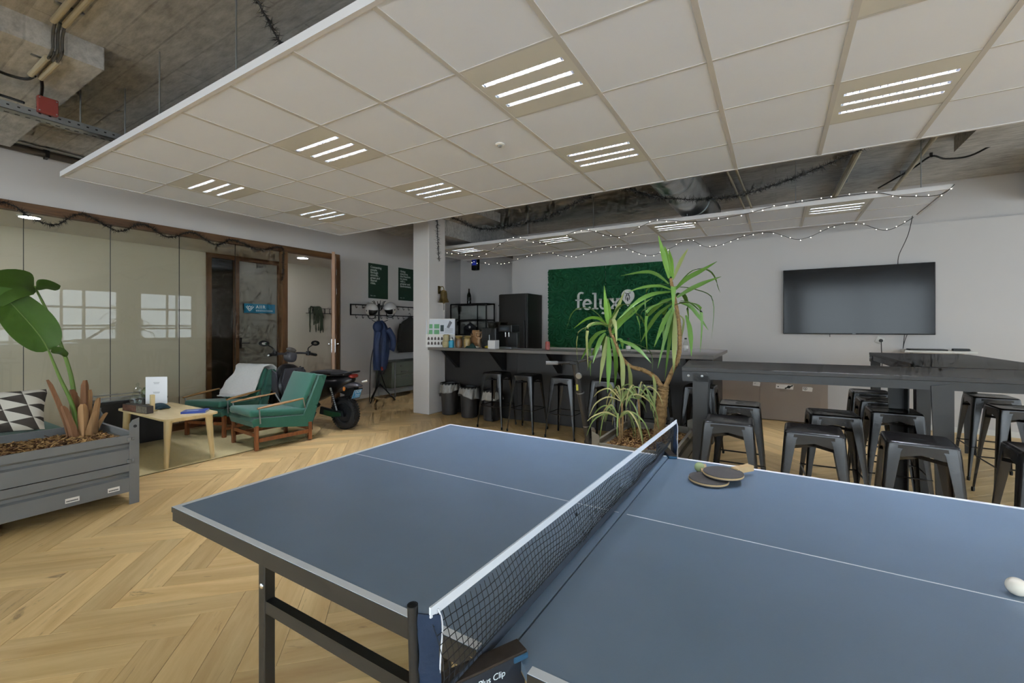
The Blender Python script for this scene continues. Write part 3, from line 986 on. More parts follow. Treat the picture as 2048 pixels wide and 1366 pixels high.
# ================================================================ high tables
M_htop = mat('black_table_laminate', '2a2724', 0.5, var=0.12, scale=8, bump=0.03)
def high_table(label, loc, rz, L, Wd, leg_in=0.0, end_in=0.0):
    t = thing('high_table', label, 'table', loc, rz)
    z = 1.085
    top = MB().box(0, L, 0, Wd, z - 0.03, z, bev=0.003).build('table_top', M_htop, t, smooth=0)
    ap = MB()
    ap.box(0.004, L - 0.004, 0.004, 0.03, z - 0.085, z - 0.03)
    ap.box(0.004, L - 0.004, Wd - 0.03, Wd - 0.004, z - 0.085, z - 0.03)
    ap.box(0.004, 0.03, 0.03, Wd - 0.03, z - 0.085, z - 0.03).box(L - 0.03, L - 0.004, 0.03, Wd - 0.03, z - 0.085, z - 0.03)
    ap.build('apron', M_black, t, smooth=0)
    for x0, sx in ((0.0 + leg_in, 1), (L - leg_in - end_in, -1)):
        for y0, sy in ((0, 1), (Wd, -1)):
            lg = MB()
            a = 0.10
            # plate under the top with a leg splayed outwards along the table
            inner = end_in > 0 and sx < 0
            if not inner: lg.prism([(x0 + sx * 0.006, z - 0.105), (x0 + sx * 0.19, z - 0.105), (x0 + sx * 0.19, z - 0.05), (x0 + sx * 0.175, z - 0.033), (x0 + sx * 0.006, z - 0.033)],
                     y0 - sy * 0.004, y0 + sy * 0.004, 'y')
            lg.prism([(x0 + sx * 0.085, z - 0.04), (x0 + sx * 0.19, z - 0.06), (x0 + sx * 0.155, 0.0), (x0 + sx * 0.075, 0.0)], y0 - sy * 0.004, y0 + sy * 0.006, 'y')
            lg.prism([(y0 + sy * 0.0, z - 0.04), (y0 + sy * 0.09, z - 0.06), (y0 + sy * 0.07, 0.0), (y0 + sy * 0.0, 0.0)], x0 + sx * 0.08, x0 + sx * 0.088, 'x')
            lo = lg.build('leg', M_black, t, smooth=0)
            for bx in (() if inner else (0.05, 0.145)):
                MB().ball((x0 + sx * bx, y0 - sy * 0.0055, z - 0.062), (0.01, 0.004, 0.01), 10, 6).build('bolt', M_steel, lo)
    return t
high_table('long black high table with bolted steel legs in front of the rear table', (-0.622, 3.555, 0), math.radians(5.5), 2.35, 0.80, 0.0, 0.70)
th = high_table('black high table standing end-on behind the long high table', (1.86, 4.60, 0), math.radians(90), 2.25, 0.88, 0.04)

# ================================================================ bar counter
M_ctop = mat('grey_laminate_counter', '6b655f', 0.45, var=0.12, scale=6, stretch=(0.3, 4, 1))
M_cedge = M_ctop
M_panelb = mat('black_bar_panel', '26221f', 0.45, var=0.2, scale=2)
br_ = thing('bar_counter', 'long bar counter with grey top on black front panels, right of the white pillar', 'bar counter', (0, 0, 0))
ZB = 1.078
MB().box(-4.715, -0.58, 5.22, 5.76, ZB - 0.042, ZB, bev=0.003).build('counter_top', M_ctop, br_, smooth=0)
MB().box(-1.18, -0.58, 5.76, 6.80, ZB - 0.042, ZB, bev=0.003).build('counter_return', M_ctop, br_, smooth=0)
for x0, x1 in ((-4.715, -3.33), (-3.33, -1.95), (-1.95, -0.64)):
    MB().box(x0 + 0.002, x1 - 0.002, 5.665, 5.70, 0.0, ZB - 0.042).build('front_panel', M_panelb, br_, smooth=0)
MB().box(-0.675, -0.64, 5.70, 6.76, 0, ZB - 0.042).build('side_panel', M_panelb, br_, smooth=0)
for x in (-4.45, -3.55, -2.62, -1.72, -0.85):
    k = MB()
    k.prism([(5.26, ZB - 0.043), (5.663, ZB - 0.043), (5.663, ZB - 0.34), (5.635, ZB - 0.34)], x - 0.03, x + 0.03, 'x')
    ko = k.build('bracket', M_black, br_, smooth=0)
    for dx in (-0.018, 0.018):
        MB().ball((x + dx, 5.632, ZB - 0.32), 0.006, 8, 6).build('screw', M_chrome, ko)

# ---------------------------------------------------------------- bins
M_bin = mat('dark_bin_plastic', '2f2b29', 0.5, var=0.1)
M_bag = mat('crumpled_bin_bag', '7f7b76', 0.35, var=0.25, scale=18, bump=0.6, bscale=30)
def crumple(mb_pts_fn, nu, nv):
    return MB().grid(mb_pts_fn, nu, nv)
for i, (x, y, hh, lb, sk) in enumerate([(-4.50, 5.505, 0.49, 'dark round bin with grey liner, against the white pillar', 0.03),
                                       (-4.09, 5.48, 0.46, 'dark round bin with grey liner, middle of the three', 0.0),
                                       (-3.67, 5.475, 0.44, 'dark round bin with pale liner, behind the first bar stool', -0.03)]):
    b = thing('waste_bin', lb, 'bin', (x, y, 0), 0.3 * i, 'bins under the bar')
    MB().lathe([(0.0, 0.004), (0.115, 0.0), (0.122, 0.01), (0.145, hh - 0.02), (0.15, hh), (0.14, hh), (0.113, 0.015), (0, 0.015)], n=28).build('body', M_bin, b)
    rnd = random.Random(i)
    ph = [rnd.random() * 6 for _ in range(4)]
    def bag(a, t, ph=ph, hh=hh, sk=sk, i=i):
        ang = 2 * PI * a
        drop = 0.17 + 0.05 * math.sin(ang + ph[0]) + 0.02 * math.sin(3 * ang + ph[1])
        r = 0.152 + 0.02 * t + 0.012 * math.sin(9 * ang + ph[2]) * t + 0.006 * math.sin(17 * ang + ph[3] + 5 * t)
        return (r * math.cos(ang), r * math.sin(ang), hh + 0.012 - drop * t)
    MB().grid(bag, 60, 8).build('liner', M_bag if i < 2 else mat('pale_bin_bag', '9a958c', 0.4, var=0.15, scale=14, bump=0.5, bscale=30), b, smooth=180, solid=0.001)
    MB().lathe([(0.155, hh - 0.012), (0.158, hh + 0.006), (0.15, hh + 0.016), (0.136, hh + 0.01), (0.13, hh - 0.08)], n=28).build('rim', M_dark, b)

# ---------------------------------------------------------------- green relief wall panel with lettering
def relief_mat():
    m = bpy.data.materials.new('green_felt')
    m.use_nodes = True
    nt = m.node_tree
    b = nt.nodes['Principled BSDF']
    b.inputs['Roughness'].default_value = 0.85
    tc = node(nt, 'ShaderNodeTexCoord')
    nz = node(nt, 'ShaderNodeTexNoise')
    setin(nz, Scale=14.0, Detail=3.0)
    nt.links.new(tc.outputs['Object'], nz.inputs['Vector'])
    mx = node(nt, 'ShaderNodeMix', data_type='RGBA')
    mx.inputs['A'].default_value = lin('0b4a2a') + (1,)
    mx.inputs['B'].default_value = lin('136039') + (1,)
    nt.links.new(nz.outputs['Fac'], mx.inputs['Factor'])
    nt.links.new(mx.outputs['Result'], b.inputs['Base Color'])
    return m
M_felt = relief_mat()
gpn = thing('relief_panel', 'dark green sculpted felt wall panel with white lettering behind the bar', 'wall panel', (0, 0, 0))
PX0, PX1, PZ0, PZ1 = -3.965, -1.555, 0.99, 2.565
rnd = random.Random(3)
cents = [(rnd.uniform(PX0, PX1), rnd.uniform(PZ0, PZ1), rnd.uniform(0.03, 0.05), rnd.random() * 6) for _ in range(130)]
def height(x, z):
    # concentric meandering ridges: nearest centre decides the phase, as in cut moss relief
    best = min(cents, key=lambda c: (x - c[0]) ** 2 + (z - c[1]) ** 2)
    d = math.hypot(x - best[0], z - best[1]) + 0.03 * math.sin(7 * x + best[3]) + 0.03 * math.sin(9 * z + best[3])
    return 0.016 * math.tanh(2.2 * math.sin(2 * PI * d / (best[2] * 1.35)))
for x0, x1 in ((PX0, (PX0 + PX1) / 2 - 0.002), ((PX0 + PX1) / 2 + 0.002, PX1)):
    nu, nv = 150, 196
    vs, fs = [], []
    for i in range(nu + 1):
        for j in range(nv + 1):
            x, z = x0 + (x1 - x0) * i / nu, PZ0 + (PZ1 - PZ0) * j / nv
            ed = i in (0, nu) or j in (0, nv)
            vs.append((x, YB - 0.001 if ed else YB - 0.035 - height(x, z), z))
    for i in range(nu):
        for j in range(nv):
            a = i * (nv + 1) + j
            fs.append((a, a + 1, a + nv + 2, a + nv + 1))
    MB().add(vs, fs).build('felt_sheet', M_felt, gpn, smooth=60)
M_let = mat('white_sign_letter', 'cfcfcb', 0.6, var=0.03)
def stroke(mb, pts, w, y0, y1):
    """2-D thick polyline in the x-z plane, extruded in y"""
    n_ = len(pts)
    L_, R_ = [], []
    for i, p in enumerate(pts):
        a, b = Vector(pts[max(i - 1, 0)]), Vector(pts[min(i + 1, n_ - 1)])
        d = (b - a).normalized()
        nn = Vector((-d.y, d.x)) * (w[i] if isinstance(w, list) else w) / 2
        L_.append((p[0] + nn.x, p[1] + nn.y))
        R_.append((p[0] - nn.x, p[1] - nn.y))
    for i in range(n_ - 1):
        mb.prism([L_[i], L_[i + 1], R_[i + 1], R_[i]], y0, y1, 'y')
def arc(cx_, cz, rx, rz, a0, a1, n_=16):
    return [(cx_ + rx * math.cos(math.radians(a0 + (a1 - a0) * k / n_)), cz + rz * math.sin(math.radians(a0 + (a1 - a0) * k / n_))) for k in range(n_ + 1)]
YA, YZ = YB - 0.085, YB - 0.05
def glyph(ch, ox, oz, s):
    g_ = MB()
    T = lambda pts: [(ox + p[0] * s, oz + p[1] * s) for p in pts]
    sw = 0.155 * s
    hw = 0.10 * s
    def st_(pts, w): stroke(g_, T(pts), w, YA, YZ)
    if ch == 'f':
        st_([(0.22, 0.0), (0.22, 1.05)] , sw)
        st_(arc(0.46, 1.03, 0.24, 0.25, 180, 50, 10), sw * 0.85)
        st_([(0.0, 0.73), (0.52, 0.73)], hw)
        st_([(0.02, 0.05), (0.44, 0.05)], hw)
    elif ch == 'e':
        st_(arc(0.36, 0.38, 0.29, 0.34, 5, 325, 26), sw)
        st_([(0.10, 0.42), (0.62, 0.42)], hw)
    elif ch == 'l':
        st_([(0.25, 0.0), (0.25, 1.22)], sw)
        st_([(0.03, 1.18), (0.26, 1.18)], hw)
        st_([(0.02, 0.05), (0.48, 0.05)], hw)
    elif ch == 'y':
        st_([(0.12, 0.76), (0.12, 0.34)], sw)
        st_(arc(0.34, 0.30, 0.22, 0.26, 180, 320, 12), sw * 0.9)
        st_([(0.62, 0.78), (0.62, -0.02)], sw)
        st_(arc(0.36, -0.04, 0.26, 0.26, 0, -120, 12), sw * 0.9)
        st_([(0.0, 0.73), (0.2, 0.73)], hw)
        st_([(0.48, 0.73), (0.7, 0.73)], hw)
    elif ch == 'x':
        st_([(0.10, 0.74), (0.66, 0.04)], sw)
        st_([(0.66, 0.74), (0.10, 0.04)], sw * 0.8)
        for a in ((0.0, 0.3), (0.48, 0.76)):
            st_([(a[0], 0.73), (a[1], 0.73)], hw)
            st_([(a[0], 0.05), (a[1], 0.05)], hw)
    g_.build('letter', M_let, gpn, smooth=0)
sx_, sz_, ss = -3.34, 1.735, 0.255
for ch, adv in (('f', 0.0), ('e', 0.58), ('l', 1.32), ('y', 1.86), ('x', 2.68)):
    glyph(ch, sx_ + adv * ss, sz_, ss)
pin = MB()
pc = (sx_ + 4.02 * ss, sz_ + 0.92 * ss)
pr = 0.46 * ss
pts = [(pc[0] + pr * math.sin(math.radians(a)), pc[1] + pr * math.cos(math.radians(a))) for a in range(-128, 129, 8)] + [(pc[0], pc[1] - 1.05 * ss * 0.72)]
pin.prism(pts, YA, YZ, 'y')
po = pin.build('pin_mark', M_let, gpn, smooth=0)
M_ink = mat('black_print', '1c2420', 0.6, var=0.05)
ic = MB()
y0_, y1_ = YA - 0.002, YA
stroke(ic, [(pc[0] - 0.055, pc[1] + 0.055), (pc[0], pc[1] + 0.035), (pc[0] + 0.055, pc[1] + 0.055)], 0.012, y0_, y1_)
ic.prism(arc(pc[0], pc[1] + 0.018, 0.026, 0.026, 0, 340, 14), y0_, y1_, 'y')
for s in (-1, 1):
    stroke(ic, [(pc[0] + s * 0.022, pc[1] + 0.02), (pc[0] + s * 0.036, pc[1] - 0.03), (pc[0] + s * 0.030, pc[1] - 0.075)], 0.014, y0_, y1_)
ic.prism(arc(pc[0], pc[1] - 0.065, 0.013, 0.04, 0, 340, 14), y0_, y1_, 'y')
ic.build('scooter_icon', M_ink, po, smooth=0)
MB().prism(arc(pc[0], pc[1] + 0.014, 0.013, 0.013, 0, 340, 12), YA - 0.003, YA - 0.002, 'y').build('icon_lamp', M_let, po, smooth=0)

# ---------------------------------------------------------------- television
M_scr = mat('dark_screen', '0b0b0d', 0.12, var=0.02, spec=0.3)
tv = thing('television', 'large flat black television on the white wall', 'television', (0.965, YB, 1.78))
MB().box(-0.866, 0.866, -0.07, -0.03, -0.49, 0.49, bev=0.004).build('bezel', M_dark, tv, smooth=0)
MB().box(-0.856, 0.856, -0.0712, -0.07, -0.472, 0.482).build('screen', M_scr, tv, smooth=0)
MB().box(-0.3, 0.3, -0.03, 0.0, -0.22, 0.22).build('wall_mount', M_black, tv, smooth=0)
MB().box(-0.02, 0.02, -0.0725, -0.0712, -0.485, -0.478).build('badge', M_steel, tv, smooth=0)
MB().cyl((-0.28, -0.05, -0.49), (-0.28, -0.05, -0.53), 0.004, n=8).build('sensor', M_dark, tv)
so = thing('wall_socket', 'white wall socket with a round black plug under the television', 'socket', (1.262, YB, 1.21))
MB().box(-0.045, 0.045, -0.012, 0.0, -0.045, 0.045, bev=0.003, M=Matrix.Rotation(math.radians(25), 4, 'Y')).build('plate', M_white, so, smooth=0)
MB().cyl((0.012, -0.012, -0.006), (0.012, -0.05, -0.006), 0.024, 0.018, n=16).build('plug', M_dark, so)
MB().tube(bez([(0.012, -0.04, -0.02), (0.012, -0.045, -0.12), (0.02, -0.04, -0.35), (0.0, -0.02, -0.75)], 6), 0.005, 8).build('flex', M_cable, so)
cb = thing('television_cable', 'thin dark cable dropping from the narrow ceiling to the television', 'cable', (0, 0, 0))
MB().tube(bez([(1.46, 7.20, 2.83), (1.47, 7.5, 2.6), (1.46, 7.93, 2.4), (1.45, 7.955, 2.27)], 8), 0.004, 6).build('cord', M_cable, cb)
cb2 = thing('television_lead', 'pair of dark leads hanging from the television to the white wall shelf', 'cable', (0, 0, 0))
for dx in (0.0, 0.03):
    MB().tube(bez([(1.52 + dx, 7.95, 1.30), (1.51 + dx * 0.3, 7.94, 1.2), (1.50, 7.93, 1.10)], 6), 0.004, 6).build('cord', M_cable, cb2)
ws = thing('wall_shelf', 'thin white shelf on the wall below the television', 'shelf', (1.84, YB, 1.055))
MB().box(-0.36, 0.34, -0.26, 0.0, 0.0, 0.03, bev=0.002).build('board', M_white, ws, smooth=0)
for dx in (-0.25, 0.22):
    MB().prism([(-0.22, 0.0), (0.0, 0.0), (0.0, -0.14), (-0.015, -0.14)], dx - 0.01, dx + 0.01, 'x').build('bracket', M_white, ws, smooth=0)
lp = thing('laptop', 'thin closed dark laptop lying on the white wall shelf', 'laptop', (1.76, 7.86, 1.0855))
MB().box(-0.22, 0.15, -0.11, 0.11, 0.0, 0.012, bev=0.002).build('base', M_dark, lp, smooth=0)
MB().box(-0.22, 0.15, -0.11, 0.11, 0.0125, 0.018, bev=0.002).build('lid', mat('grey_lid', '4a4746', 0.4), lp, smooth=0)
rc = thing('adapter', 'small dark power adapter on the right end of the wall shelf', 'adapter', (2.05, 7.84, 1.0855))
MB().box(-0.08, 0.08, -0.03, 0.03, 0.0, 0.03, bev=0.005).build('case', M_dark, rc, smooth=0)
MB().tube(bez([(0.08, 0, 0.015), (0.10, 0.03, 0.012), (0.08, 0.06, 0.006), (0.0, 0.06, 0.005)], 6), 0.004, 6).build('lead', M_cable, rc)

# ---------------------------------------------------------------- low cabinet with stickers
lc = thing('low_cabinet', 'low wide taupe cabinet with paper stickers, behind the long high table', 'cabinet', (0, 0, 0))
M_taupe = mat('taupe_laminate', '8d8075', 0.5, var=0.04, scale=2)
MB().box(-1.05, 0.633, 7.62, 7.99, 0.04, 0.78).build('carcass', M_taupe, lc, smooth=0)
MB().box(-1.03, 0.60, 7.66, 7.95, 0.0, 0.04).build('plinth', M_dark, lc, smooth=0)
xd = [-1.048, -0.21, 0.631]
for a, b in zip(xd, xd[1:]):
    MB().box(a + 0.002, b - 0.002, 7.60, 7.619, 0.015, 0.775, bev=0.001).build('door', M_taupe, lc, smooth=0)
M_paper = mat('white_paper', 'ded9d2', 0.8, var=0.03)
def sticker(x0, x1, z0, z1, lb, marks):
    s = MB().prism([(x0, z0 + 0.006), (x1 - 0.008, z0), (x1, z1 - 0.01), (x1 - 0.02, z1), (x0 + 0.004, z1 - 0.002)], 7.5985, 7.5998, 'y').build('sticker', M_paper, None, smooth=0)
    tag(s, lb, 'sticker', 'paper stickers on the low cabinet')
    k = MB()
    for kind, x, z, r in marks:
        if kind == 'c': k.prism(arc(x, z, r, r, 0, 345, 14), 7.598, 7.5985, 'y')
        if kind == 's': stroke(k, [(x - r, z + r), (x - r, z - r * 0.2), (x, z - r), (x + r, z - r * 0.2), (x + r, z + r), (x - r, z + r)], 0.006, 7.598, 7.5985)
        if kind == 'l': stroke(k, [(x - r, z - r * 0.5), (x + r, z + r * 0.5)], r * 0.35, 7.598, 7.5985)
    if k.v: k.build('mark', M_ink if marks[0][0] != 'g' else M_ink, s, smooth=0)
from_px = [(-0.30, -0.20, 0.50, 0.565, 'small blank paper sticker, leftmost on the taupe cabinet', [('l', -0.27, 0.54, 0.012)]),
           (0.0, 0.225, 0.48, 0.55, 'long paper sticker with a dark candy drawing on the taupe cabinet', [('c', 0.03, 0.513, 0.009), ('c', 0.165, 0.515, 0.022), ('l', 0.165, 0.515, 0.05)]),
           (0.33, 0.455, 0.465, 0.53, 'paper sticker with a small shield, rightmost on the taupe cabinet', [('s', 0.365, 0.50, 0.02), ('c', 0.365, 0.502, 0.008)])]
for a in from_px:
    sticker(*a)

# ================================================================ steel planters
M_plan = mat('grey_painted_steel', '6d6e6d', 0.42, var=0.10, scale=5, bump=0.05, bscale=30)
M_plan2 = mat('worn_olive_steel', '716b5e', 0.5, var=0.15, scale=6)
def bark_bed(parent, x0, x1, y0, y1, z, seed, cols=('8d6a3e', '5f3d20', 'a98552')):
    """a bed of bark chips: nobody could count them, one mesh of kind stuff"""
    rnd = random.Random(seed)
    base = MB()
    base.grid(lambda a, b: (x0 + (x1 - x0) * a, y0 + (y1 - y0) * b, z - 0.02 + 0.02 * math.sin(5 * a + 2) * math.sin(6 * b) + rnd.uniform(0, 0.01)), 16, 20)
    soil = base.build('soil', mat('dark_soil', '4b3320', 0.95, var=0.3, scale=40, bump=0.5), parent, smooth=0)
    soil['kind'] = 'stuff'
    for c in cols:
        k = MB()
        for _ in range(int(1500 * (x1 - x0) * (y1 - y0)) + 250):
            x, y = rnd.uniform(x0 + 0.01, x1 - 0.01), rnd.uniform(y0 + 0.01, y1 - 0.01)
            a, t = rnd.uniform(0, PI), rnd.uniform(-0.6, 0.6)
            M = Matrix.Translation((x, y, z + rnd.uniform(-0.012, 0.018))) @ Euler((t, rnd.uniform(-0.6, 0.6), a)).to_matrix().to_4x4()
            l, w = rnd.uniform(0.008, 0.026), rnd.uniform(0.003, 0.007)
            k.box(-l, l, -w, w, -0.002, 0.002, M=M)
        o = k.build('bark_chips', mat('bark_chip_' + c, c, 0.9, var=0.3, scale=60), parent, smooth=0)
        o['kind'] = 'stuff'

def pallet_box(name, label, x0, x1, y0, y1, zb, zr, zp, m, ribs, seed):
    t = thing(name, label, 'planter', ((x0 + x1) / 2, (y0 + y1) / 2, 0))
    hx, hy = (x1 - x0) / 2, (y1 - y0) / 2
    mid = (zb + zr) / 2
    def wall(sideways, s):
        for lo, hi in ((zb, mid - 0.003), (mid + 0.003, zr)):
            h = hi - lo
            # pressed sheet with a recessed horizontal rib
            prof = [(0, lo), (0, lo + h * 0.50), (-0.022, lo + h * 0.56), (-0.022, lo + h * 0.66), (0.004, lo + h * 0.74), (0.004, hi), (-0.02, hi), (-0.02, hi - 0.012),
                    (-0.012, hi - 0.012), (-0.012, lo + h * 0.74), (-0.03, lo + h * 0.66), (-0.03, lo + h * 0.56), (-0.012, lo + h * 0.50), (-0.012, lo)]
            k = MB()
            if sideways:
                k.prism([(s * hx + s * p[0], p[1]) for p in prof], -hy + 0.05, hy - 0.05, 'y')
            else:
                k.prism([(s * hy + s * p[0], p[1]) for p in prof], -hx + 0.05, hx - 0.05, 'x')
            k.build('side_panel', m, t, smooth=0)
    for s in (-1, 1):
        wall(True, s)
        wall(False, s)
    for sx in (-1, 1):
        for sy in (-1, 1):
            k = MB()
            zt = zp
            # angle post with a lifting plate and a slot
            k.prism([(sy * hy, 0), (sy * (hy - 0.06), 0), (sy * (hy - 0.06), zt - 0.03), (sy * (hy - 0.04), zt), (sy * (hy + 0.002), zt + 0.012), (sy * hy, zt - 0.1)], sx * (hx + 0.006), sx * (hx - 0.002), 'x')
            k.prism([(sx * hx, 0), (sx * (hx - 0.06), 0), (sx * (hx - 0.06), zt - 0.05), (sx * hx, zt - 0.02)], sy * (hy + 0.004), sy * (hy - 0.004), 'y')
            po = k.build('post', m, t, smooth=0)
            MB().lathe([(0.012, 0), (0.012, 0.002)], (0, 0, 0), 12, Matrix.Translation((sx * (hx + 0.006), sy * (hy - 0.025), zt - 0.05)) @ Matrix.Rotation(sx * PI / 2, 4, 'Y')).build('lifting_hole', M_dark, po)
            for z in (zr - 0.03, mid + 0.02):
                b = MB()
                b.box(sx * (hx + 0.002), sx * (hx + 0.016), sy * (hy - 0.075), sy * (hy - 0.05), z - 0.015, z + 0.015, bev=0.003)
                b.box(sx * (hx + 0.004), sx * (hx + 0.014), sy * (hy - 0.048), sy * (hy - 0.03), z - 0.012, z + 0.012, bev=0.003)
                b.build('latch', m, t, smooth=0)
    bark_bed(t, -hx + 0.03, hx - 0.03, -hy + 0.03, hy - 0.03, zr - 0.07, seed)
    return t
p1 = pallet_box('steel_planter', 'large grey steel pallet-box planter with bark, at the left picture edge', -5.17, -4.35, 0.12, 1.44, 0.10, 0.545, 0.66, M_plan, 2, 1)
for y, w_ in ((1.055, 0.075), (1.285, 0.07)):
    lbp = MB().box(0.414, 0.4165, y - 0.78 - w_ / 2, y - 0.78 + w_ / 2, 0.13, 0.163).build('maker_label', M_paper, p1, smooth=0)
    lettering('lettering', 'EUROBOX' if False else '', 0.01, M_ink, lbp, Matrix.Identity(4)) if False else None
    k = MB()
    for i in range(9):
        k.box(0.4166, 0.4172, y - 0.78 - w_ / 2 + 0.006 + i * (w_ - 0.012) / 9, y - 0.78 - w_ / 2 + 0.006 + (i + 0.7) * (w_ - 0.012) / 9, 0.138, 0.148)
    k.build('print', M_ink, lbp, smooth=0)['kind'] = 'stuff'
p2 = pallet_box('steel_planter', 'olive grey steel planter with bark and a yucca, behind the net', -1.26, -0.64, 3.33, 4.30, 0.10, 0.47, 0.58, M_plan2, 2, 2)

# ---------------------------------------------------------------- plants
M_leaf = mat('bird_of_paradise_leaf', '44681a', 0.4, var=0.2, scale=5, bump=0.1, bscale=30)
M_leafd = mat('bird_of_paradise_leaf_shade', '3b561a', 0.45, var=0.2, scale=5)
M_stem = mat('green_leaf_stalk', '5f7a32', 0.45, var=0.2, scale=5)
M_sheath = mat('dry_leaf_sheath', 'a07a52', 0.85, var=0.6, scale=16, stretch=(1, 1, 0.12), bump=0.8, bscale=40)
M_sheath2 = mat('dark_leaf_sheath', '7d5639', 0.85, var=0.6, scale=16, stretch=(1, 1, 0.12), bump=0.8, bscale=40)
def blade(mb, pts, widths, up, fold=0.15, nw=4):
    """leaf surface along a path; up = rough normal of the leaf"""
    pts = [Vector(p) for p in pts]
    n_ = len(pts)
    vs, fs = [], []
    for i, p in enumerate(pts):
        d = (pts[min(i + 1, n_ - 1)] - pts[max(i - 1, 0)]).normalized()
        s = d.cross(Vector(up))
        if s.length < 1e-4: s = d.cross(Vector((0.3, 0.9, 0.1)))
        s.normalize()
        nn = s.cross(d)
        for j in range(nw + 1):
            t = j / nw * 2 - 1
            vs.append(p + s * t * widths[i] + nn * fold * abs(t) * widths[i])
    for i in range(n_ - 1):
        for j in range(nw):
            a = i * (nw + 1) + j
            fs.append((a, a + 1, a + nw + 2, a + nw + 1))
    mb.add(vs, fs)
    return mb
def leafw(n_, w, p=0.45, base=0.12):
    out = []
    for i in range(n_):
        t = i / (n_ - 1)
        out.append(max(0.002, w * (base + (1 - base) * math.sin(PI * min(1, t ** p))) * (1 if t < 0.97 else 0.3)))
    return out

sp_ = thing('bird_of_paradise', 'bird of paradise plant with two big paddle leaves in the grey planter', 'plant', (-5.0, 1.26, 0.47))
# stalks (local coordinates, x towards the viewer's right, plant leans left along -y)
st1 = [(0.0, -0.01, 0.0), (0.0, -0.035, 0.35), (0.0, -0.07, 0.60), (0.0, -0.17, 0.98), (-0.02, -0.26, 1.25)]
st2 = [(0.05, -0.02, 0.0), (0.06, -0.06, 0.28), (0.06, -0.135, 0.52), (0.07, -0.20, 0.74)]
MB().tube(bez(st1, 6), [0.020 - 0.00055 * i for i in range(25)], 10).build('stalk', M_stem, sp_)
MB().tube(bez(st2, 6), [0.018 - 0.0006 * i for i in range(19)], 10).build('stalk', M_stem, sp_)
# lower leaf: broad paddle hanging from the second stalk, tip up-left
pts = bez([(0.07, -0.20, 0.74), (0.07, -0.25, 0.86), (0.06, -0.33, 1.00), (0.05, -0.42, 1.13), (0.05, -0.52, 1.17)], 5)
n_ = len(pts)
blade(MB(), pts, leafw(n_, 0.15, 0.75, 0.25), (1, 0.15, 0.25), 0.10, 6).build('leaf', M_leaf, sp_, smooth=60, solid=0.0015)
MB().tube(pts, [0.006 - 0.0002 * i for i in range(n_)], 6).build('midrib', M_stem, sp_)
# upper leaf: folds over from the top of the tall stalk
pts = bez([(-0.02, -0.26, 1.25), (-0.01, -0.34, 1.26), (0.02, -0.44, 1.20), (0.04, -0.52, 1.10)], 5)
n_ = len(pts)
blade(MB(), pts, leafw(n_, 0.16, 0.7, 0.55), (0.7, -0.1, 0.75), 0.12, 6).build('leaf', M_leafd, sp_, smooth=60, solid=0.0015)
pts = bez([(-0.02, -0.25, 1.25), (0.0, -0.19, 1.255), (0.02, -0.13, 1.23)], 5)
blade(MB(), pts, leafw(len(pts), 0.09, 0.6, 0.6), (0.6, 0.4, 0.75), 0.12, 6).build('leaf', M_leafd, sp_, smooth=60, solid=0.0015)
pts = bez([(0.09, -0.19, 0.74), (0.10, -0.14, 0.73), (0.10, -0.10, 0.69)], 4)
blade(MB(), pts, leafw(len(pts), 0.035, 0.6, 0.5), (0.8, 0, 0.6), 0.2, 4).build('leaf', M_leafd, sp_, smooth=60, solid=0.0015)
# dry cut sheaths round the foot
rnd = random.Random(5)
for (dx, dy, lx_, ly_, h, w) in [(0.03, -0.03, 0.03, -0.06, 0.34, 0.05), (0.06, 0.02, 0.06, 0.02, 0.40, 0.045), (-0.01, 0.04, 0.0, 0.06, 0.30, 0.055), (0.07, 0.06, 0.09, 0.10, 0.27, 0.045),
                                 (0.05, -0.07, 0.06, -0.21, 0.42, 0.032), (0.09, 0.0, 0.11, -0.01, 0.24, 0.05), (0.03, 0.08, 0.04, 0.17, 0.15, 0.04), (-0.05, 0.0, -0.06, -0.03, 0.30, 0.055), (0.09, 0.04, 0.11, 0.08, 0.18, 0.05),
                                 (0.08, -0.05, 0.10, -0.13, 0.24, 0.04), (0.04, 0.03, 0.05, 0.05, 0.33, 0.06)]:
    h, w = h * 1.2, w * 0.78
    pts = bez([(dx, dy, -0.06), (dx * 0.8 + lx_ * 0.3, dy * 0.8 + ly_ * 0.3, h * 0.35), (lx_, ly_, h)], 5)
    cu_ = rnd.uniform(0.5, 1.0)
    k = blade(MB(), pts, [w * (1.0 - 0.45 * (i / (len(pts) - 1)) ** 1.5) * (1.15 if i < len(pts) - 1 else 0.7) for i in range(len(pts))], (-dx * 4 - 0.3, -dy * 6 + 0.1, 0.3), cu_, 6)
    k.build('sheath', M_sheath if rnd.random() < 0.6 else M_sheath2, sp_, smooth=60, solid=0.004)

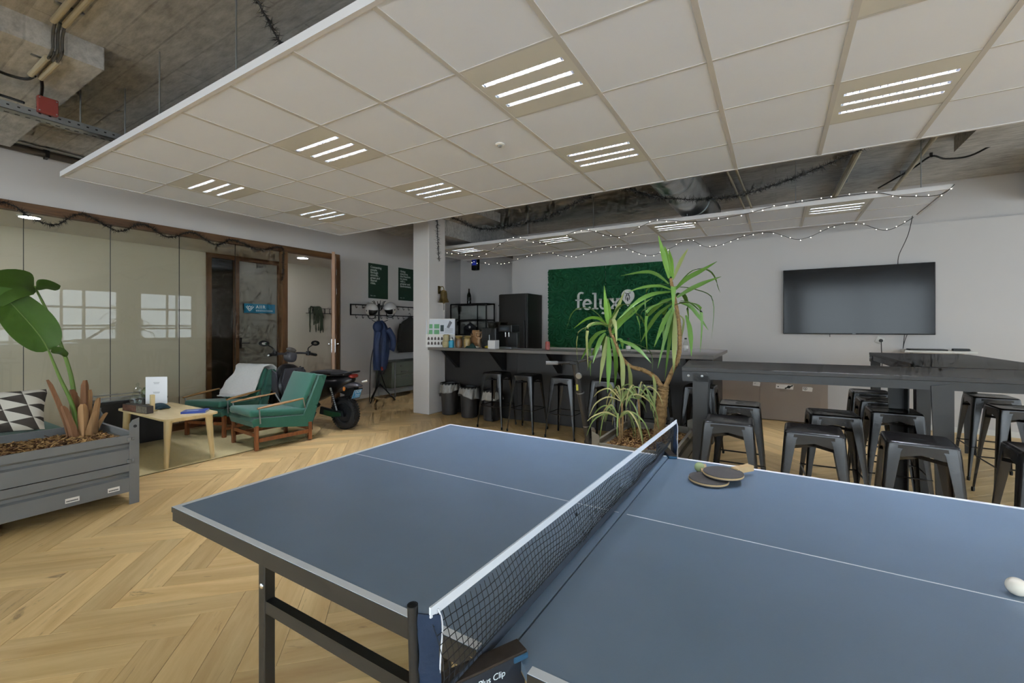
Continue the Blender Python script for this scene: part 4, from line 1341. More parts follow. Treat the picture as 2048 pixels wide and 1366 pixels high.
# ================================================================ sofa with cushions
M_green = mat('green_wool', '2a6350', 0.9, var=0.08, scale=40, bump=0.15, bscale=300, sheen=0.3)
M_cherry = wood_mat('reddish_teak', '6b3d22', '94592f', 0.42, 2.5, axis=2, bump=0.02)
so_ = thing('daybed', 'low green daybed by the glass partition behind the planter', 'daybed', (-6.22, 0.38, 0))
MB().box(-0.42, 0.42, -1.0, 1.0, 0.16, 0.30, bev=0.02, seg=2).build('base', M_green, so_)
MB().box(-0.42, 0.42, -1.0, 1.0, 0.302, 0.43, bev=0.035, seg=3).build('mattress', M_green, so_)
for sx in (-1, 1):
    for sy in (-1, 1):
        MB().cyl((sx * 0.36, sy * 0.9, 0), (sx * 0.36, sy * 0.9, 0.16), 0.018, 0.024, n=10).build('leg', M_cherry, so_)
def tri_mat():
    """printed black and off-white triangles"""
    m = bpy.data.materials.new('triangle_print')
    m.use_nodes = True
    nt = m.node_tree
    b = nt.nodes['Principled BSDF']
    b.inputs['Roughness'].default_value = 0.9
    uv = node(nt, 'ShaderNodeTexCoord')
    sep = node(nt, 'ShaderNodeSeparateXYZ')
    nt.links.new(uv.outputs['UV'], sep.inputs[0])
    def frac(expr_a, expr_b, ka, kb):
        m1 = node(nt, 'ShaderNodeMath', operation='MULTIPLY')
        m1.inputs[1].default_value = ka
        nt.links.new(expr_a, m1.inputs[0])
        m2 = node(nt, 'ShaderNodeMath', operation='MULTIPLY_ADD')
        m2.inputs[1].default_value = kb
        nt.links.new(expr_b, m2.inputs[0])
        nt.links.new(m1.outputs[0], m2.inputs[2])
        f = node(nt, 'ShaderNodeMath', operation='FRACT')
        nt.links.new(m2.outputs[0], f.inputs[0])
        return f.outputs[0]
    fu = frac(sep.outputs['X'], sep.outputs['Y'], 3.2, 0.9)
    fv = frac(sep.outputs['X'], sep.outputs['Y'], -0.9, 3.2)
    sm = node(nt, 'ShaderNodeMath', operation='ADD')
    nt.links.new(fu, sm.inputs[0])
    nt.links.new(fv, sm.inputs[1])
    gt = node(nt, 'ShaderNodeMath', operation='GREATER_THAN')
    gt.inputs[1].default_value = 1.0
    nt.links.new(sm.outputs[0], gt.inputs[0])
    mx = node(nt, 'ShaderNodeMix', data_type='RGBA')
    mx.inputs['A'].default_value = lin('cfc7b8') + (1,)
    mx.inputs['B'].default_value = lin('453d36') + (1,)
    nt.links.new(gt.outputs[0], mx.inputs['Factor'])
    nt.links.new(mx.outputs['Result'], b.inputs['Base Color'])
    return m
cu = thing('cushion', 'black and white triangle print cushion leaning on the green daybed', 'cushion', (-5.98, 0.93, 0.43))
def pillow_mesh(w, h, th, nu=24):
    vs, fs, uvs = [], [], []
    for side in (1, -1):
        for i in range(nu + 1):
            for j in range(nu + 1):
                u, v = i / nu * 2 - 1, j / nu * 2 - 1
                puff = (max(0, 1 - u ** 4) * max(0, 1 - v ** 4)) ** 0.55
                pin_ = 1 - 0.06 * (1 - abs(u)) * 0 - 0.05 * (1 - v * v) * abs(u) ** 3 * 0
                ex = 1 - 0.07 * (1 - v * v) * (abs(u) > 0.0) * abs(u) ** 2
                ey = 1 - 0.07 * (1 - u * u) * abs(v) ** 2
                vs.append((u * w / 2 * ex, v * h / 2 * ey, side * th / 2 * puff))
                uvs.append((i / nu, j / nu))
    o = (nu + 1) ** 2
    for s in (0, 1):
        for i in range(nu):
            for j in range(nu):
                a = s * o + i * (nu + 1) + j
                q = (a, a + nu + 1, a + nu + 2, a + 1)
                fs.append(q if s == 0 else q[::-1])
    return vs, fs, uvs
vs, fs, uvs = pillow_mesh(0.52, 0.42, 0.16)
me = bpy.data.meshes.new('cover')
me.from_pydata(vs, [], fs)
ul = me.uv_layers.new(name='UVMap')
for lpp in me.loops:
    ul.data[lpp.index].uv = uvs[lpp.vertex_index]
me.materials.append(tri_mat())
me.shade_smooth()
co_ = link('cover', me, cu)
co_.location = (0.0, 0.08, 0.195)
co_.rotation_euler = (math.radians(56), math.radians(0), math.radians(72))
MB().tube([(0.0, 0.0, 0), (0.0, 0.001, 0)], 0.001, 4).build('piping', M_dark, cu) if False else None

# ================================================================ black side cabinet, rug, coffee table
sb = thing('side_cabinet', 'low black cabinet behind the pale coffee table', 'cabinet', (-6.66, 2.08, 0))
M_cabk = mat('matt_black_board', '1e1c1b', 0.6, var=0.1)
MB().box(-0.19, 0.19, -0.36, 0.34, 0.012, 0.52).build('carcass', M_cabk, sb, smooth=0)
MB().box(-0.20, 0.20, -0.37, 0.35, 0.52, 0.54, bev=0.002).build('top', M_cabk, sb, smooth=0)
tr = thing('tray', 'grey glass tray on the black cabinet behind the coffee table', 'tray', (-6.66, 2.02, 0.5405))
MB().box(-0.14, 0.14, -0.2, 0.24, 0.0, 0.006).build('bottom', mat('grey_glass_tray', '6f7472', 0.2), tr, smooth=0)
k = MB()
for a in ((-0.14, -0.2, 0.14, -0.2), (0.14, -0.2, 0.14, 0.24), (0.14, 0.24, -0.14, 0.24), (-0.14, 0.24, -0.14, -0.2)):
    k.cyl((a[0], a[1], 0.045), (a[2], a[3], 0.045), 0.005, n=8)
for a in ((-0.14, -0.2), (0.14, -0.2), (0.14, 0.24), (-0.14, 0.24)):
    k.cyl((a[0], a[1], 0.0), (a[0], a[1], 0.045), 0.005, n=8)
k.build('rail', M_steel, tr)
gpot = thing('green_jar', 'squat olive green jar standing behind the paper sign', 'jar', (-6.60, 2.27, 0.5405))
MB().lathe([(0, 0), (0.05, 0), (0.065, 0.03), (0.06, 0.08), (0.04, 0.10), (0.04, 0.115), (0.035, 0.115), (0.034, 0.1), (0.0, 0.1)], n=20).build('body', mat('olive_glaze', '5b6238', 0.35), gpot)

rug = thing('rug', 'flat straw-coloured rug under the coffee table and armchairs', 'rug', (0, 0, 0))
M_rug = mat('straw_weave', 'cdbb88', 0.95, var=0.12, scale=60, bump=0.4, bscale=250)
MB().box(-6.78, -5.07, 1.20, 3.47, 0.0005, 0.008, bev=0.002).build('weave', M_rug, rug, smooth=0)
MB().box(-5.072, -5.058, 1.20, 3.47, 0.0005, 0.009, bev=0.002).build('binding', mat('rug_edge', '7a6a44', 0.95), rug, smooth=0)

M_ash = wood_mat('pale_ash', 'c9b07c', 'ddc898', 0.45, 1.5, axis=0, bump=0.01)
M_ashl = wood_mat('pale_ash_leg', 'c9b07c', 'ddc898', 0.45, 1.5, axis=2, bump=0.01)
ct = thing('coffee_table', 'pale ash coffee table with rounded top and splayed legs', 'table', (-5.63, 2.11, 0.008))
MB().prism(rrect(-0.59, 0.59, -0.25, 0.25, 0.07, 8), 0.472, 0.49, 'z').build('table_top', M_ash, ct, smooth=40)
MB().prism(rrect(-0.52, 0.52, -0.18, 0.18, 0.04, 4), 0.44, 0.472, 'z').build('apron', M_ash, ct, smooth=0)
for sx in (-1, 1):
    for sy in (-1, 1):
        MB().tube([(sx * 0.50, sy * 0.18, 0.472), (sx * 0.525, sy * 0.205, 0.0)], [0.036, 0.019], 14).build('leg', M_ashl, ct)
ZT = 0.499
sgn = thing('table_sign', 'white paper sign clipped upright on the coffee table', 'sign', (-5.98, 2.14, ZT))
Ms = Matrix.Rotation(math.radians(40), 4, 'Z')
MB().box(-0.11, 0.11, -0.001, 0.001, 0.03, 0.335, M=Ms).build('sheet', mat('bright_paper', 'e9e7e6', 0.7, var=0.01), sgn, smooth=0)
k = MB()
for z, w in ((0.27, 0.06), (0.255, 0.05), (0.16, 0.07), (0.15, 0.06)):
    k.box(-w / 2, w / 2, -0.0018, -0.0012, z, z + 0.004, M=Ms)
k.build('print', mat('grey_print', '8d8d8d', 0.7), sgn, smooth=0)['kind'] = 'stuff'
MB().box(-0.06, 0.06, -0.025, 0.025, 0.0, 0.03, M=Ms, bev=0.003).build('holder', M_ash, sgn, smooth=0)
cap = thing('cap', 'dark teal folded cap lying at the foot of the paper sign', 'cap', (-5.86, 2.12, ZT))
M_teal = mat('dark_teal_cloth', '1f3a42', 0.85, var=0.15, scale=30)
MB().grid(lambda a, b: (0.10 * (2 * a - 1), 0.075 * (2 * b - 1), 0.05 * max(0, 1 - (2 * a - 1) ** 2) ** 0.5 * max(0, 1 - (2 * b - 1) ** 2) ** 0.5 + 0.003), 14, 12).build('crown', M_teal, cap, smooth=80, solid=0.003)
MB().grid(lambda a, b: (0.09 + 0.07 * a, (0.06 - 0.02 * a * a) * (2 * b - 1), 0.006 + 0.012 * a * (1 - (2 * b - 1) ** 2)), 6, 8).build('brim', M_teal, cap, smooth=80, solid=0.003)
stk = thing('wooden_block', 'slim upright wooden block on the coffee table', 'block', (-5.69, 2.0, ZT))
MB().box(-0.018, 0.018, -0.018, 0.018, 0.0, 0.175, bev=0.002).build('post', M_ashl, stk, smooth=0)
MB().box(-0.04, 0.04, -0.03, 0.03, 0.0, 0.008, bev=0.001).build('foot', M_ash, stk, smooth=0)
trn = thing('picture_box', 'long low box with a brown picture print on the coffee table edge', 'box', (-5.78, 1.905, ZT), math.radians(7))
MB().box(-0.23, 0.23, -0.03, 0.03, 0.0, 0.075, bev=0.002).build('box', mat('dark_card', '3b3431', 0.5), trn, smooth=0)
MB().box(-0.225, 0.03, -0.0315, -0.03, 0.006, 0.07).build('printed_panel', mat('brown_photo', '6a4738', 0.5, var=0.8, scale=26), trn, smooth=0)
MB().box(0.035, 0.225, -0.0315, -0.03, 0.006, 0.07).build('printed_panel', mat('mixed_photo', '6d6557', 0.5, var=0.95, scale=40), trn, smooth=0)
bk = thing('book', 'blue paperback lying on the near corner of the coffee table', 'book', (-5.23, 2.21, ZT), math.radians(52))
MB().box(-0.105, 0.105, -0.075, 0.075, 0.0015, 0.020).build('pages', M_paper, bk, smooth=0)
MB().box(-0.108, 0.108, -0.077, 0.078, 0.020, 0.0215).box(-0.108, 0.108, -0.077, 0.078, 0.0, 0.0015).box(-0.108, 0.108, -0.079, -0.077, 0.0, 0.0215).build('cover', mat('blue_cover', '2c4593', 0.35, var=0.25, scale=10), bk, smooth=0)
MB().box(-0.07, 0.03, -0.04, 0.01, 0.0216, 0.022).build('cover_print', mat('pale_blue_print', '9fb4da', 0.4), bk, smooth=0)
cf = thing('carafe', 'clear glass carafe with a knob lid on the coffee table', 'carafe', (-6.13, 2.02, ZT))
M_gl = glass_mat('thin_glass', (0.93, 0.95, 0.93), 1.6, 0.02)
MB().lathe([(0.0, 0.004), (0.06, 0.0), (0.072, 0.02), (0.07, 0.09), (0.05, 0.14), (0.035, 0.17), (0.04, 0.20)], n=24).build('body', M_gl, cf)
MB().lathe([(0.0, 0.27), (0.012, 0.265), (0.016, 0.25), (0.01, 0.235), (0.012, 0.225), (0.04, 0.205), (0.0, 0.20)], n=18).build('lid', M_gl, cf)
gl2 = thing('tumbler', 'clear drinking glass beside the carafe', 'glass', (-6.0, 1.98, ZT))
MB().lathe([(0.0, 0.004), (0.028, 0.0), (0.034, 0.09), (0.032, 0.09), (0.026, 0.006), (0.0, 0.006)], n=20).build('body', M_gl, gl2)

# ================================================================ armchairs
M_arm = wood_mat('oak_arm', '8a6638', 'ab8450', 0.4, 2.0, axis=1, bump=0.01)
def armchair(label, loc, rz, fleece):
    t = thing('armchair', label, 'armchair', loc, rz, 'green armchairs')
    W2 = 0.30
    # upholstered shell: seat pan and raked back as a profile in y-z (front is -y)
    prof = [(-0.34, 0.265), (0.30, 0.165), (0.335, 0.185), (0.53, 0.765), (0.50, 0.785), (0.44, 0.78), (0.235, 0.315), (-0.33, 0.36), (-0.36, 0.33)]
    MB().prism(prof, -W2, W2, 'x').build('shell', M_green, t, smooth=0)
    k = MB().box(-0.28, 0.28, -0.375, 0.27, 0.0, 0.085, bev=0.03, seg=3, M=Matrix.Translation((0, 0, 0.335)) @ Matrix.Rotation(math.radians(-6), 4, 'X'))
    k.build('seat_cushion', M_green, t)
    ang = math.atan2(0.47, 0.205)
    Mb = Matrix.Translation((0, 0.235, 0.335)) @ Matrix.Rotation(ang, 4, 'X')
    MB().box(-0.265, 0.265, 0.0, 0.50, -0.005, 0.055, bev=0.022, seg=3, M=Mb).build('back_cushion', M_green, t)
    for sx in (-1, 1):
        for y, z in ((-0.31, 0.275), (0.31, 0.22)):
            MB().box(sx * 0.295 - 0.02, sx * 0.295 + 0.02, y - 0.02, y + 0.02, 0.0, z, bev=0.004).build('leg', M_cherry, t, smooth=0)
        MB().bar((sx * 0.295, -0.31, 0.11), (sx * 0.295, 0.31, 0.11), 0.02, 0.045).build('side_rail', M_cherry, t, smooth=0)
        arm = MB()
        pth = bez([(sx * 0.345, -0.32, 0.478), (sx * 0.35, -0.1, 0.50), (sx * 0.345, 0.20, 0.525)], 8)
        arm.tube(pth, [0.016 + 0.010 * math.sin(PI * i / (len(pth) - 1)) for i in range(len(pth))], 10, flat=0.55)
        ao = arm.build('arm_rest', M_arm, t, smooth=50)
        MB().cyl((sx * 0.325, -0.28, 0.30), (sx * 0.34, -0.30, 0.478), 0.008, n=8).build('arm_support', M_steel, ao)
        MB().cyl((sx * 0.30, 0.25, 0.40), (sx * 0.345, 0.20, 0.52), 0.008, n=8).build('arm_support', M_steel, ao)
    MB().bar((-0.295, -0.31, 0.17), (0.295, -0.31, 0.17), 0.02, 0.04).build('front_rail', M_cherry, t, smooth=0)
    MB().bar((-0.295, 0.31, 0.14), (0.295, 0.31, 0.14), 0.02, 0.04).build('rear_rail', M_cherry, t, smooth=0)
    return t
armchair('green armchair with oak arms nearest the table tennis table, bare seat', (-5.25, 3.04, 0.008), math.radians(-5), False)
armchair('green armchair with a white sheepskin over its back, by the glass partition', (-6.30, 3.03, 0.008), math.radians(17), True)
fl_ = thing('sheepskin', 'white sheepskin draped over the back of the rear green armchair', 'sheepskin', (-6.30, 3.03, 0.008), math.radians(17))
M_fleece = mat('white_fleece', 'd8d4cd', 1.0, var=0.10, scale=60, bump=1.0, bscale=140, sheen=0.5)
rnd = random.Random(8)
path = [Vector((0, 0.02, 0.455)), Vector((0, 0.12, 0.462)), Vector((0, 0.175, 0.52)), Vector((0, 0.29, 0.66)), Vector((0, 0.37, 0.795)), Vector((0, 0.44, 0.845)), Vector((0, 0.52, 0.835)), Vector((0, 0.575, 0.77)), Vector((0, 0.56, 0.62))]
pp = bez(path, 5)
wd = [0.15, 0.20, 0.25, 0.245, 0.20, 0.22, 0.26, 0.26, 0.24, 0.18]
def flc(a, b):
    i = a * (len(pp) - 1)
    i0 = min(int(i), len(pp) - 2)
    p = pp[i0].lerp(pp[i0 + 1], i - i0)
    q = a * (len(wd) - 1)
    q0 = min(int(q), len(wd) - 2)
    w = wd[q0] + (wd[q0 + 1] - wd[q0]) * (q - q0)
    return (w * (2 * b - 1) * 1.12 + 0.012 * math.sin(a * 31), p.y - 0.012 + rnd.uniform(-0.004, 0.004), p.z + 0.012 + rnd.uniform(-0.004, 0.004))
MB().grid(flc, 44, 26).build('fleece', M_fleece, fl_, smooth=180, solid=0.014)

# ================================================================ electric moped
M_mo = mat('dark_moped_paint', '1f1e20', 0.28, var=0.06, coat=0.3)
M_mog = mat('grey_moped_panel', '48464a', 0.40, var=0.06)
M_tyre = mat('moped_tyre', '1c1b1a', 0.85, var=0.2, scale=40, bump=0.8, bscale=60)
M_hub = mat('moped_hub', '35373a', 0.4, metal=0.7)
M_seatk = mat('black_vinyl', '191919', 0.5, var=0.1, bump=0.1)
M_grn = mat('green_motor_cover', '23492f', 0.4)
mp_ = thing('moped', 'dark electric moped with a light blue number plate, parked at the glass partition', 'moped', (-5.05, 3.94, 0), math.radians(187))
def xf(M): return M
def wheel(x, parent, nm):
    w = link(nm, None, parent)
    w.location = (x, 0, 0.225)
    w.rotation_euler = (PI / 2, 0, 0)
    prof = []
    for k in range(13):
        a = 2 * PI * k / 12
        prof.append((0.17 + 0.055 * math.cos(a), 0.056 * math.sin(a)))
    MB().lathe(prof, n=36).build('tyre', M_tyre, w, smooth=60)
    # tread blocks
    tb = MB()
    for k in range(40):
        a = 2 * PI * k / 40
        for s in (-1, 1):
            M = Matrix.Rotation(a + (0.04 if s > 0 else -0.04), 4, 'Z') @ Matrix.Translation((0.218, 0, s * 0.026)) @ Matrix.Rotation(s * 0.45, 4, 'X')
            tb.box(-0.008, 0.008, -0.011, 0.011, -0.016, 0.016, M=M)
    tb.build('tread', M_tyre, w, smooth=0)['kind'] = 'stuff'
    MB().lathe([(0.0, 0.05), (0.05, 0.05), (0.055, 0.035), (0.12, 0.03), (0.128, 0.045), (0.135, 0.045), (0.135, -0.045), (0.128, -0.045), (0.12, -0.03), (0.055, -0.035), (0.05, -0.05), (0.0, -0.05)], n=28).build('hub', M_hub, w)
    return w
wheel(0.0, mp_, 'rear_wheel')
wheel(1.27, mp_, 'front_wheel')
def loft(name, m, secs, parent, sub=1):
    """closed cross-sections in the y-z plane at given x, joined"""
    vs, fs = [], []
    n_ = len(secs[0][1])
    for x, ring in secs:
        for p in ring:
            vs.append((x + (p[2] if len(p) > 2 else 0), p[0], p[1]))
    for i in range(len(secs) - 1):
        for j in range(n_):
            fs.append((i * n_ + j, i * n_ + (j + 1) % n_, (i + 1) * n_ + (j + 1) % n_, (i + 1) * n_ + j))
    fs.append(tuple(range(n_))[::-1])
    fs.append(tuple(range((len(secs) - 1) * n_, len(secs) * n_)))
    return MB().add(vs, fs).build(name, m, parent, smooth=60, sub=sub)
def ring(w, z0, z1, k=0.7):
    zc, h = (z0 + z1) / 2, (z1 - z0) / 2
    return [(w, zc), (w * k, zc + h * 0.85), (0, z1), (-w * k, zc + h * 0.85), (-w, zc), (-w * k, zc - h * 0.85), (0, z0), (w * k, zc - h * 0.85)]
# leg shield and front body
loft('leg_shield', M_mo, [(0.98, ring(0.13, 0.24, 0.34)), (1.00, ring(0.23, 0.27, 0.60)), (1.03, ring(0.27, 0.36, 0.80)), (1.10, ring(0.24, 0.45, 0.88)), (1.22, ring(0.15, 0.48, 0.86)), (1.30, ring(0.07, 0.52, 0.78))], mp_)
MB().prism([(-0.16, 0.40), (0.16, 0.40), (0.20, 0.62), (0.15, 0.80), (-0.15, 0.80), (-0.20, 0.62)], 0.975, 1.0, 'x').build('shield_inner', M_mog, mp_, smooth=0)
MB().lathe([(0.03, 0), (0.03, 0.02), (0.02, 0.024), (0, 0.024)], (0, 0, 0), 14, Matrix.Translation((0.978, 0.0, 0.74)) @ Matrix.Rotation(-PI / 2, 4, 'Y')).build('key_lock', M_dark, mp_)
MB().tube(bez([(0.975, 0.05, 0.70), (0.94, 0.05, 0.68), (0.94, 0.05, 0.655), (0.965, 0.05, 0.64)], 5), 0.008, 8).build('bag_hook', M_dark, mp_)
for s in (-1, 1):
    MB().prism([(1.00, 0.36), (1.10, 0.46), (1.22, 0.62), (1.16, 0.80), (1.05, 0.74)], s * 0.235, s * 0.255, 'y').build('side_fairing', M_mog, mp_, smooth=0)
# footboard, battery box, under-seat body
loft('footboard', M_dark, [(0.55, ring(0.15, 0.22, 0.34)), (0.70, ring(0.17, 0.22, 0.32)), (0.95, ring(0.17, 0.22, 0.32)), (1.02, ring(0.14, 0.24, 0.36))], mp_)
loft('seat_body', M_mo, [(-0.16, ring(0.06, 0.66, 0.72)), (-0.06, ring(0.11, 0.58, 0.73)), (0.15, ring(0.14, 0.48, 0.73)), (0.42, ring(0.15, 0.36, 0.72)), (0.58, ring(0.13, 0.30, 0.70)), (0.62, ring(0.09, 0.30, 0.64))], mp_)
loft('seat', M_seatk, [(-0.08, ring(0.09, 0.72, 0.765)), (0.05, ring(0.13, 0.725, 0.80)), (0.30, ring(0.145, 0.725, 0.81)), (0.50, ring(0.13, 0.72, 0.79)), (0.66, ring(0.08, 0.71, 0.76))], mp_)
# tail: grab rail, red lamp, mudguard, indicators, plate
MB().tube(bez([(0.12, 0.15, 0.74), (-0.05, 0.145, 0.765), (-0.17, 0.085, 0.79), (-0.20, 0.0, 0.795), (-0.17, -0.085, 0.79), (-0.05, -0.145, 0.765), (0.12, -0.15, 0.74)], 6), 0.012, 8).build('grab_rail', M_dark, mp_)
M_red = mat('red_lens', '7d1a12', 0.2, coat=0.5, var=0.3, scale=60)
loft('tail_lamp', M_red, [(-0.19, ring(0.05, 0.715, 0.75)), (-0.17, ring(0.085, 0.70, 0.765)), (-0.10, ring(0.10, 0.70, 0.765))], mp_, 1)
loft('rear_mudguard', M_mog, [(-0.29, ring(0.05, 0.585, 0.615)), (-0.22, ring(0.075, 0.59, 0.65)), (-0.05, ring(0.08, 0.54, 0.66)), (0.12, ring(0.09, 0.46, 0.60))], mp_, 1)
MB().prism([(-0.05, 0.62), (-0.20, 0.60), (-0.17, 0.50), (-0.10, 0.46), (0.06, 0.50)], -0.045, 0.045, 'y').build('plate_arm', M_dark, mp_, smooth=0)
for s in (-1, 1):
    a = MB().ball((-0.10, s * 0.125, 0.57), (0.018, 0.022, 0.03), 12, 8)
    io = a.build('indicator', mat('amber_lens', 'b06a28', 0.25), mp_)
    MB().cyl((-0.08, s * 0.05, 0.58), (-0.09, s * 0.115, 0.57), 0.012, n=8).build('indicator_stem', M_dark, io)
pl = link('number_plate', None, mp_)
pl.location = (-0.205, 0.0, 0.495)
pl.rotation_euler = (0, math.radians(-22), 0)
MB().box(0.0, 0.008, -0.085, 0.085, -0.075, 0.075, bev=0.003).build('holder', M_dark, pl, smooth=0)
MB().box(-0.0015, 0.0, -0.073, 0.073, -0.062, 0.062).build('plate', mat('light_blue_plate', '2f86bd', 0.4), pl, smooth=0)
M_pl = mat('plate_print', 'd5e8f4', 0.5, var=0.0)
k = MB()
for a in ((-0.069, 0.069, 0.055, 0.058), (-0.069, 0.069, -0.058, -0.055)):
    k.box(-0.0022, -0.0015, a[0], a[1], a[2], a[3])
for a in ((-0.069, -0.066), (0.066, 0.069)):
    k.box(-0.0022, -0.0015, a[0], a[1], -0.058, 0.058)
k.build('border', M_pl, pl, smooth=0)
lettering('lettering', 'DGR', 0.056, M_pl, pl, facing((-0.0024, 0.045, 0.012), (0, -1, 0), (0, 0, 1)), bold=0.0006, spacing=0.95)
lettering('lettering', '733', 0.056, M_pl, pl, facing((-0.0024, 0.03, -0.044), (0, -1, 0), (0, 0, 1)), bold=0.0006, spacing=0.95)
MB().cyl((-0.21, -0.09, 0.645), (-0.27, -0.13, 0.66), 0.012, 0.016, n=8).build('reflector', mat('clear_plastic', 'c9c2b6', 0.2), mp_)
# swing arm with motor cover, springs, stand
MB().prism([(0.34, 0.30), (0.10, 0.27), (-0.04, 0.26), (-0.05, 0.19), (0.10, 0.17), (0.36, 0.20)], 0.085, 0.115, 'y').build('swing_arm', M_hub, mp_, smooth=0)
MB().prism([(0.26, 0.265), (0.10, 0.25), (-0.03, 0.245), (-0.035, 0.20), (0.10, 0.185), (0.26, 0.20)], 0.116, 0.135, 'y').build('motor_cover', M_grn, mp_, smooth=0)
for s in (1, -1):
    sh = MB()
    c0, c1 = Vector((0.04, s * 0.115, 0.27)), Vector((0.15, s * 0.12, 0.57))
    sh.cyl(c0, c1, 0.012, n=8)
    so2 = sh.build('shock_absorber', M_steel, mp_)
    hp = []
    for i in range(60):
        t = i / 59
        c = c0.lerp(c1, 0.2 + 0.7 * t)
        a = t * 2 * PI * 8
        hp.append(c + Vector((0.026 * math.cos(a), 0.026 * math.sin(a), 0)))
    MB().tube(hp, 0.0045, 6).build('spring', M_dark, so2)
MB().tube(bez([(0.42, 0.12, 0.22), (0.40, 0.2, 0.10), (0.36, 0.24, 0.008)], 5), 0.010, 8).build('side_stand', M_dark, mp_)
# fork, front mudguard, headstock, handlebar
for s in (-1, 1):
    MB().cyl((1.27, s * 0.075, 0.225), (1.16, s * 0.075, 0.60), 0.02, n=10).build('fork_leg', M_hub, mp_)
MB().grid(lambda a, b: (1.27 + 0.25 * math.cos(math.radians(20 + 130 * a)), 0.07 * (2 * b - 1), 0.225 + 0.25 * math.sin(math.radians(20 + 130 * a))), 14, 4).build('front_mudguard', M_mo, mp_, smooth=80, solid=0.004)
loft('headstock', M_mog, [(0.99, ring(0.075, 0.88, 1.04)), (1.04, ring(0.085, 0.87, 1.07)), (1.12, ring(0.08, 0.88, 1.05)), (1.17, ring(0.05, 0.90, 1.01))], mp_)
MB().lathe([(0.0, 0.012), (0.06, 0.01), (0.07, 0.0), (0.06, -0.02)], (0, 0, 0), 20, Matrix.Translation((1.05, 0, 1.065)) @ Matrix.Rotation(math.radians(-25), 4, 'Y')).build('dashboard', mat('dash_glass', '5a554e', 0.2), mp_)
bar_ = [(1.0, 0.40, 1.005), (1.03, 0.28, 1.02), (1.07, 0.10, 1.01), (1.07, -0.10, 1.01), (1.03, -0.28, 0.995), (1.0, -0.40, 0.965)]
MB().tube(bez(bar_, 6), 0.016, 10).build('handlebar', M_mog, mp_)
for s, e in ((1, 0), (-1, -1)):
    a, b = Vector(bar_[0 if s > 0 else -1]), Vector(bar_[1 if s > 0 else -2])
    MB().tube([a, a.lerp(b, 0.9)], 0.022, 10).build('grip', M_dark, mp_)
    MB().ball(tuple(a), 0.018, 10, 6).build('bar_end', M_chrome, mp_)
    MB().tube([b + Vector((-0.05, 0, -0.005)), b.lerp(a, 0.7) + Vector((0.05, 0, -0.01))], 0.007, 6).build('brake_lever', M_dark, mp_)
    MB().box(b.x - 0.03, b.x + 0.03, b.y - 0.025, b.y + 0.025, b.z - 0.03, b.z + 0.035, bev=0.008).build('switch_box', M_dark, mp_, smooth=0)
    st = bez([b + Vector((0, 0, 0.03)), b + Vector((0.02, s * 0.02, 0.08)), b + Vector((0.02, s * 0.09, 0.12))], 5)
    mo_ = MB().tube(st, 0.008, 8).build('mirror_stem', M_dark, mp_)
    c = st[-1] + Vector((0.0, s * 0.06, 0.03))
    Mm = Matrix.Translation(c) @ Matrix.Rotation(math.radians(-90 + 8), 4, 'Y')
    MB().lathe([(0.0, -0.022), (0.05, -0.018), (0.066, 0.0), (0.06, 0.002)], n=22, M=Mm @ Matrix.Diagonal((0.62, 1.25, 1, 1))).build('mirror_shell', M_dark, mo_)
    MB().lathe([(0.06, 0.001), (0.0, 0.003)], n=22, M=Mm @ Matrix.Diagonal((0.62, 1.25, 1, 1))).build('mirror_glass', mat('mirror', 'd5d3cf', 0.06, metal=1.0, var=0.0), mo_)

# ================================================================ coat stand, jackets, helmets, hook rail
cs = thing('coat_stand', 'black tripod coat stand with hooks by the white wall', 'coat stand', (-6.42, 5.76, 0))
MB().cyl((0, 0, 0.30), (0, 0, 1.84), 0.016, n=10).build('pole', M_black, cs)
for k in range(3):
    a = math.radians(-72 + 120 * k)
    MB().tube([(0, 0, 0.34), (0.30 * math.cos(a), 0.30 * math.sin(a), 0.008)], [0.012, 0.010], 8).build('leg', M_black, cs)
    MB().tube([(0.0, 0, 0.62), (0.14 * math.cos(a), 0.14 * math.sin(a), 0.20)], 0.006, 6).build('strut', M_black, cs)
for k in range(6):
    a = math.radians(30 + 60 * k)
    p_ = bez([(0, 0, 1.70), (0.06 * math.cos(a), 0.06 * math.sin(a), 1.74), (0.10 * math.cos(a), 0.10 * math.sin(a), 1.86), (0.13 * math.cos(a), 0.13 * math.sin(a), 1.89)], 5)
    MB().tube(p_, 0.006, 6).build('upper_hook', M_black, cs)
    if k % 2 == 0:
        MB().tube(bez([(0, 0, 1.50), (0.09 * math.cos(a), 0.09 * math.sin(a), 1.50), (0.17 * math.cos(a), 0.17 * math.sin(a), 1.53)], 4), 0.006, 6).build('lower_hook', M_black, cs)

M_nav = mat('navy_quilt', '2c3a5c', 0.6, var=0.2, scale=14, bump=0.6, bscale=18)
def drape(t, pts, seed, m, name='body', fold=0.02, nf=9, depth=0.11):
    """hanging garment: closed tube of changing width with vertical folds. pts = (z, half_width_y, offset_y, half_depth_x)"""
    rnd = random.Random(seed)
    ph = [rnd.random() * 6 for _ in range(3)]
    n_ = 40
    vs, fs = [], []
    for i, (z, w, oy, dp) in enumerate(pts):
        for j in range(n_):
            a = 2 * PI * j / n_
            f = 1 + fold / max(w, 0.03) * (math.sin(nf * a + ph[0] + i * 0.15) + 0.5 * math.sin(2.3 * nf * a + ph[1])) * min(1, i / 2)
            vs.append((dp * math.cos(a) * f, oy + w * math.sin(a) * f, z))
    for i in range(len(pts) - 1):
        for j in range(n_):
            fs.append((i * n_ + j, i * n_ + (j + 1) % n_, (i + 1) * n_ + (j + 1) % n_, (i + 1) * n_ + j))
    fs.append(tuple(range(n_))[::-1])
    fs.append(tuple(range((len(pts) - 1) * n_, len(pts) * n_)))
    return MB().add(vs, fs).build(name, m, t, smooth=60)
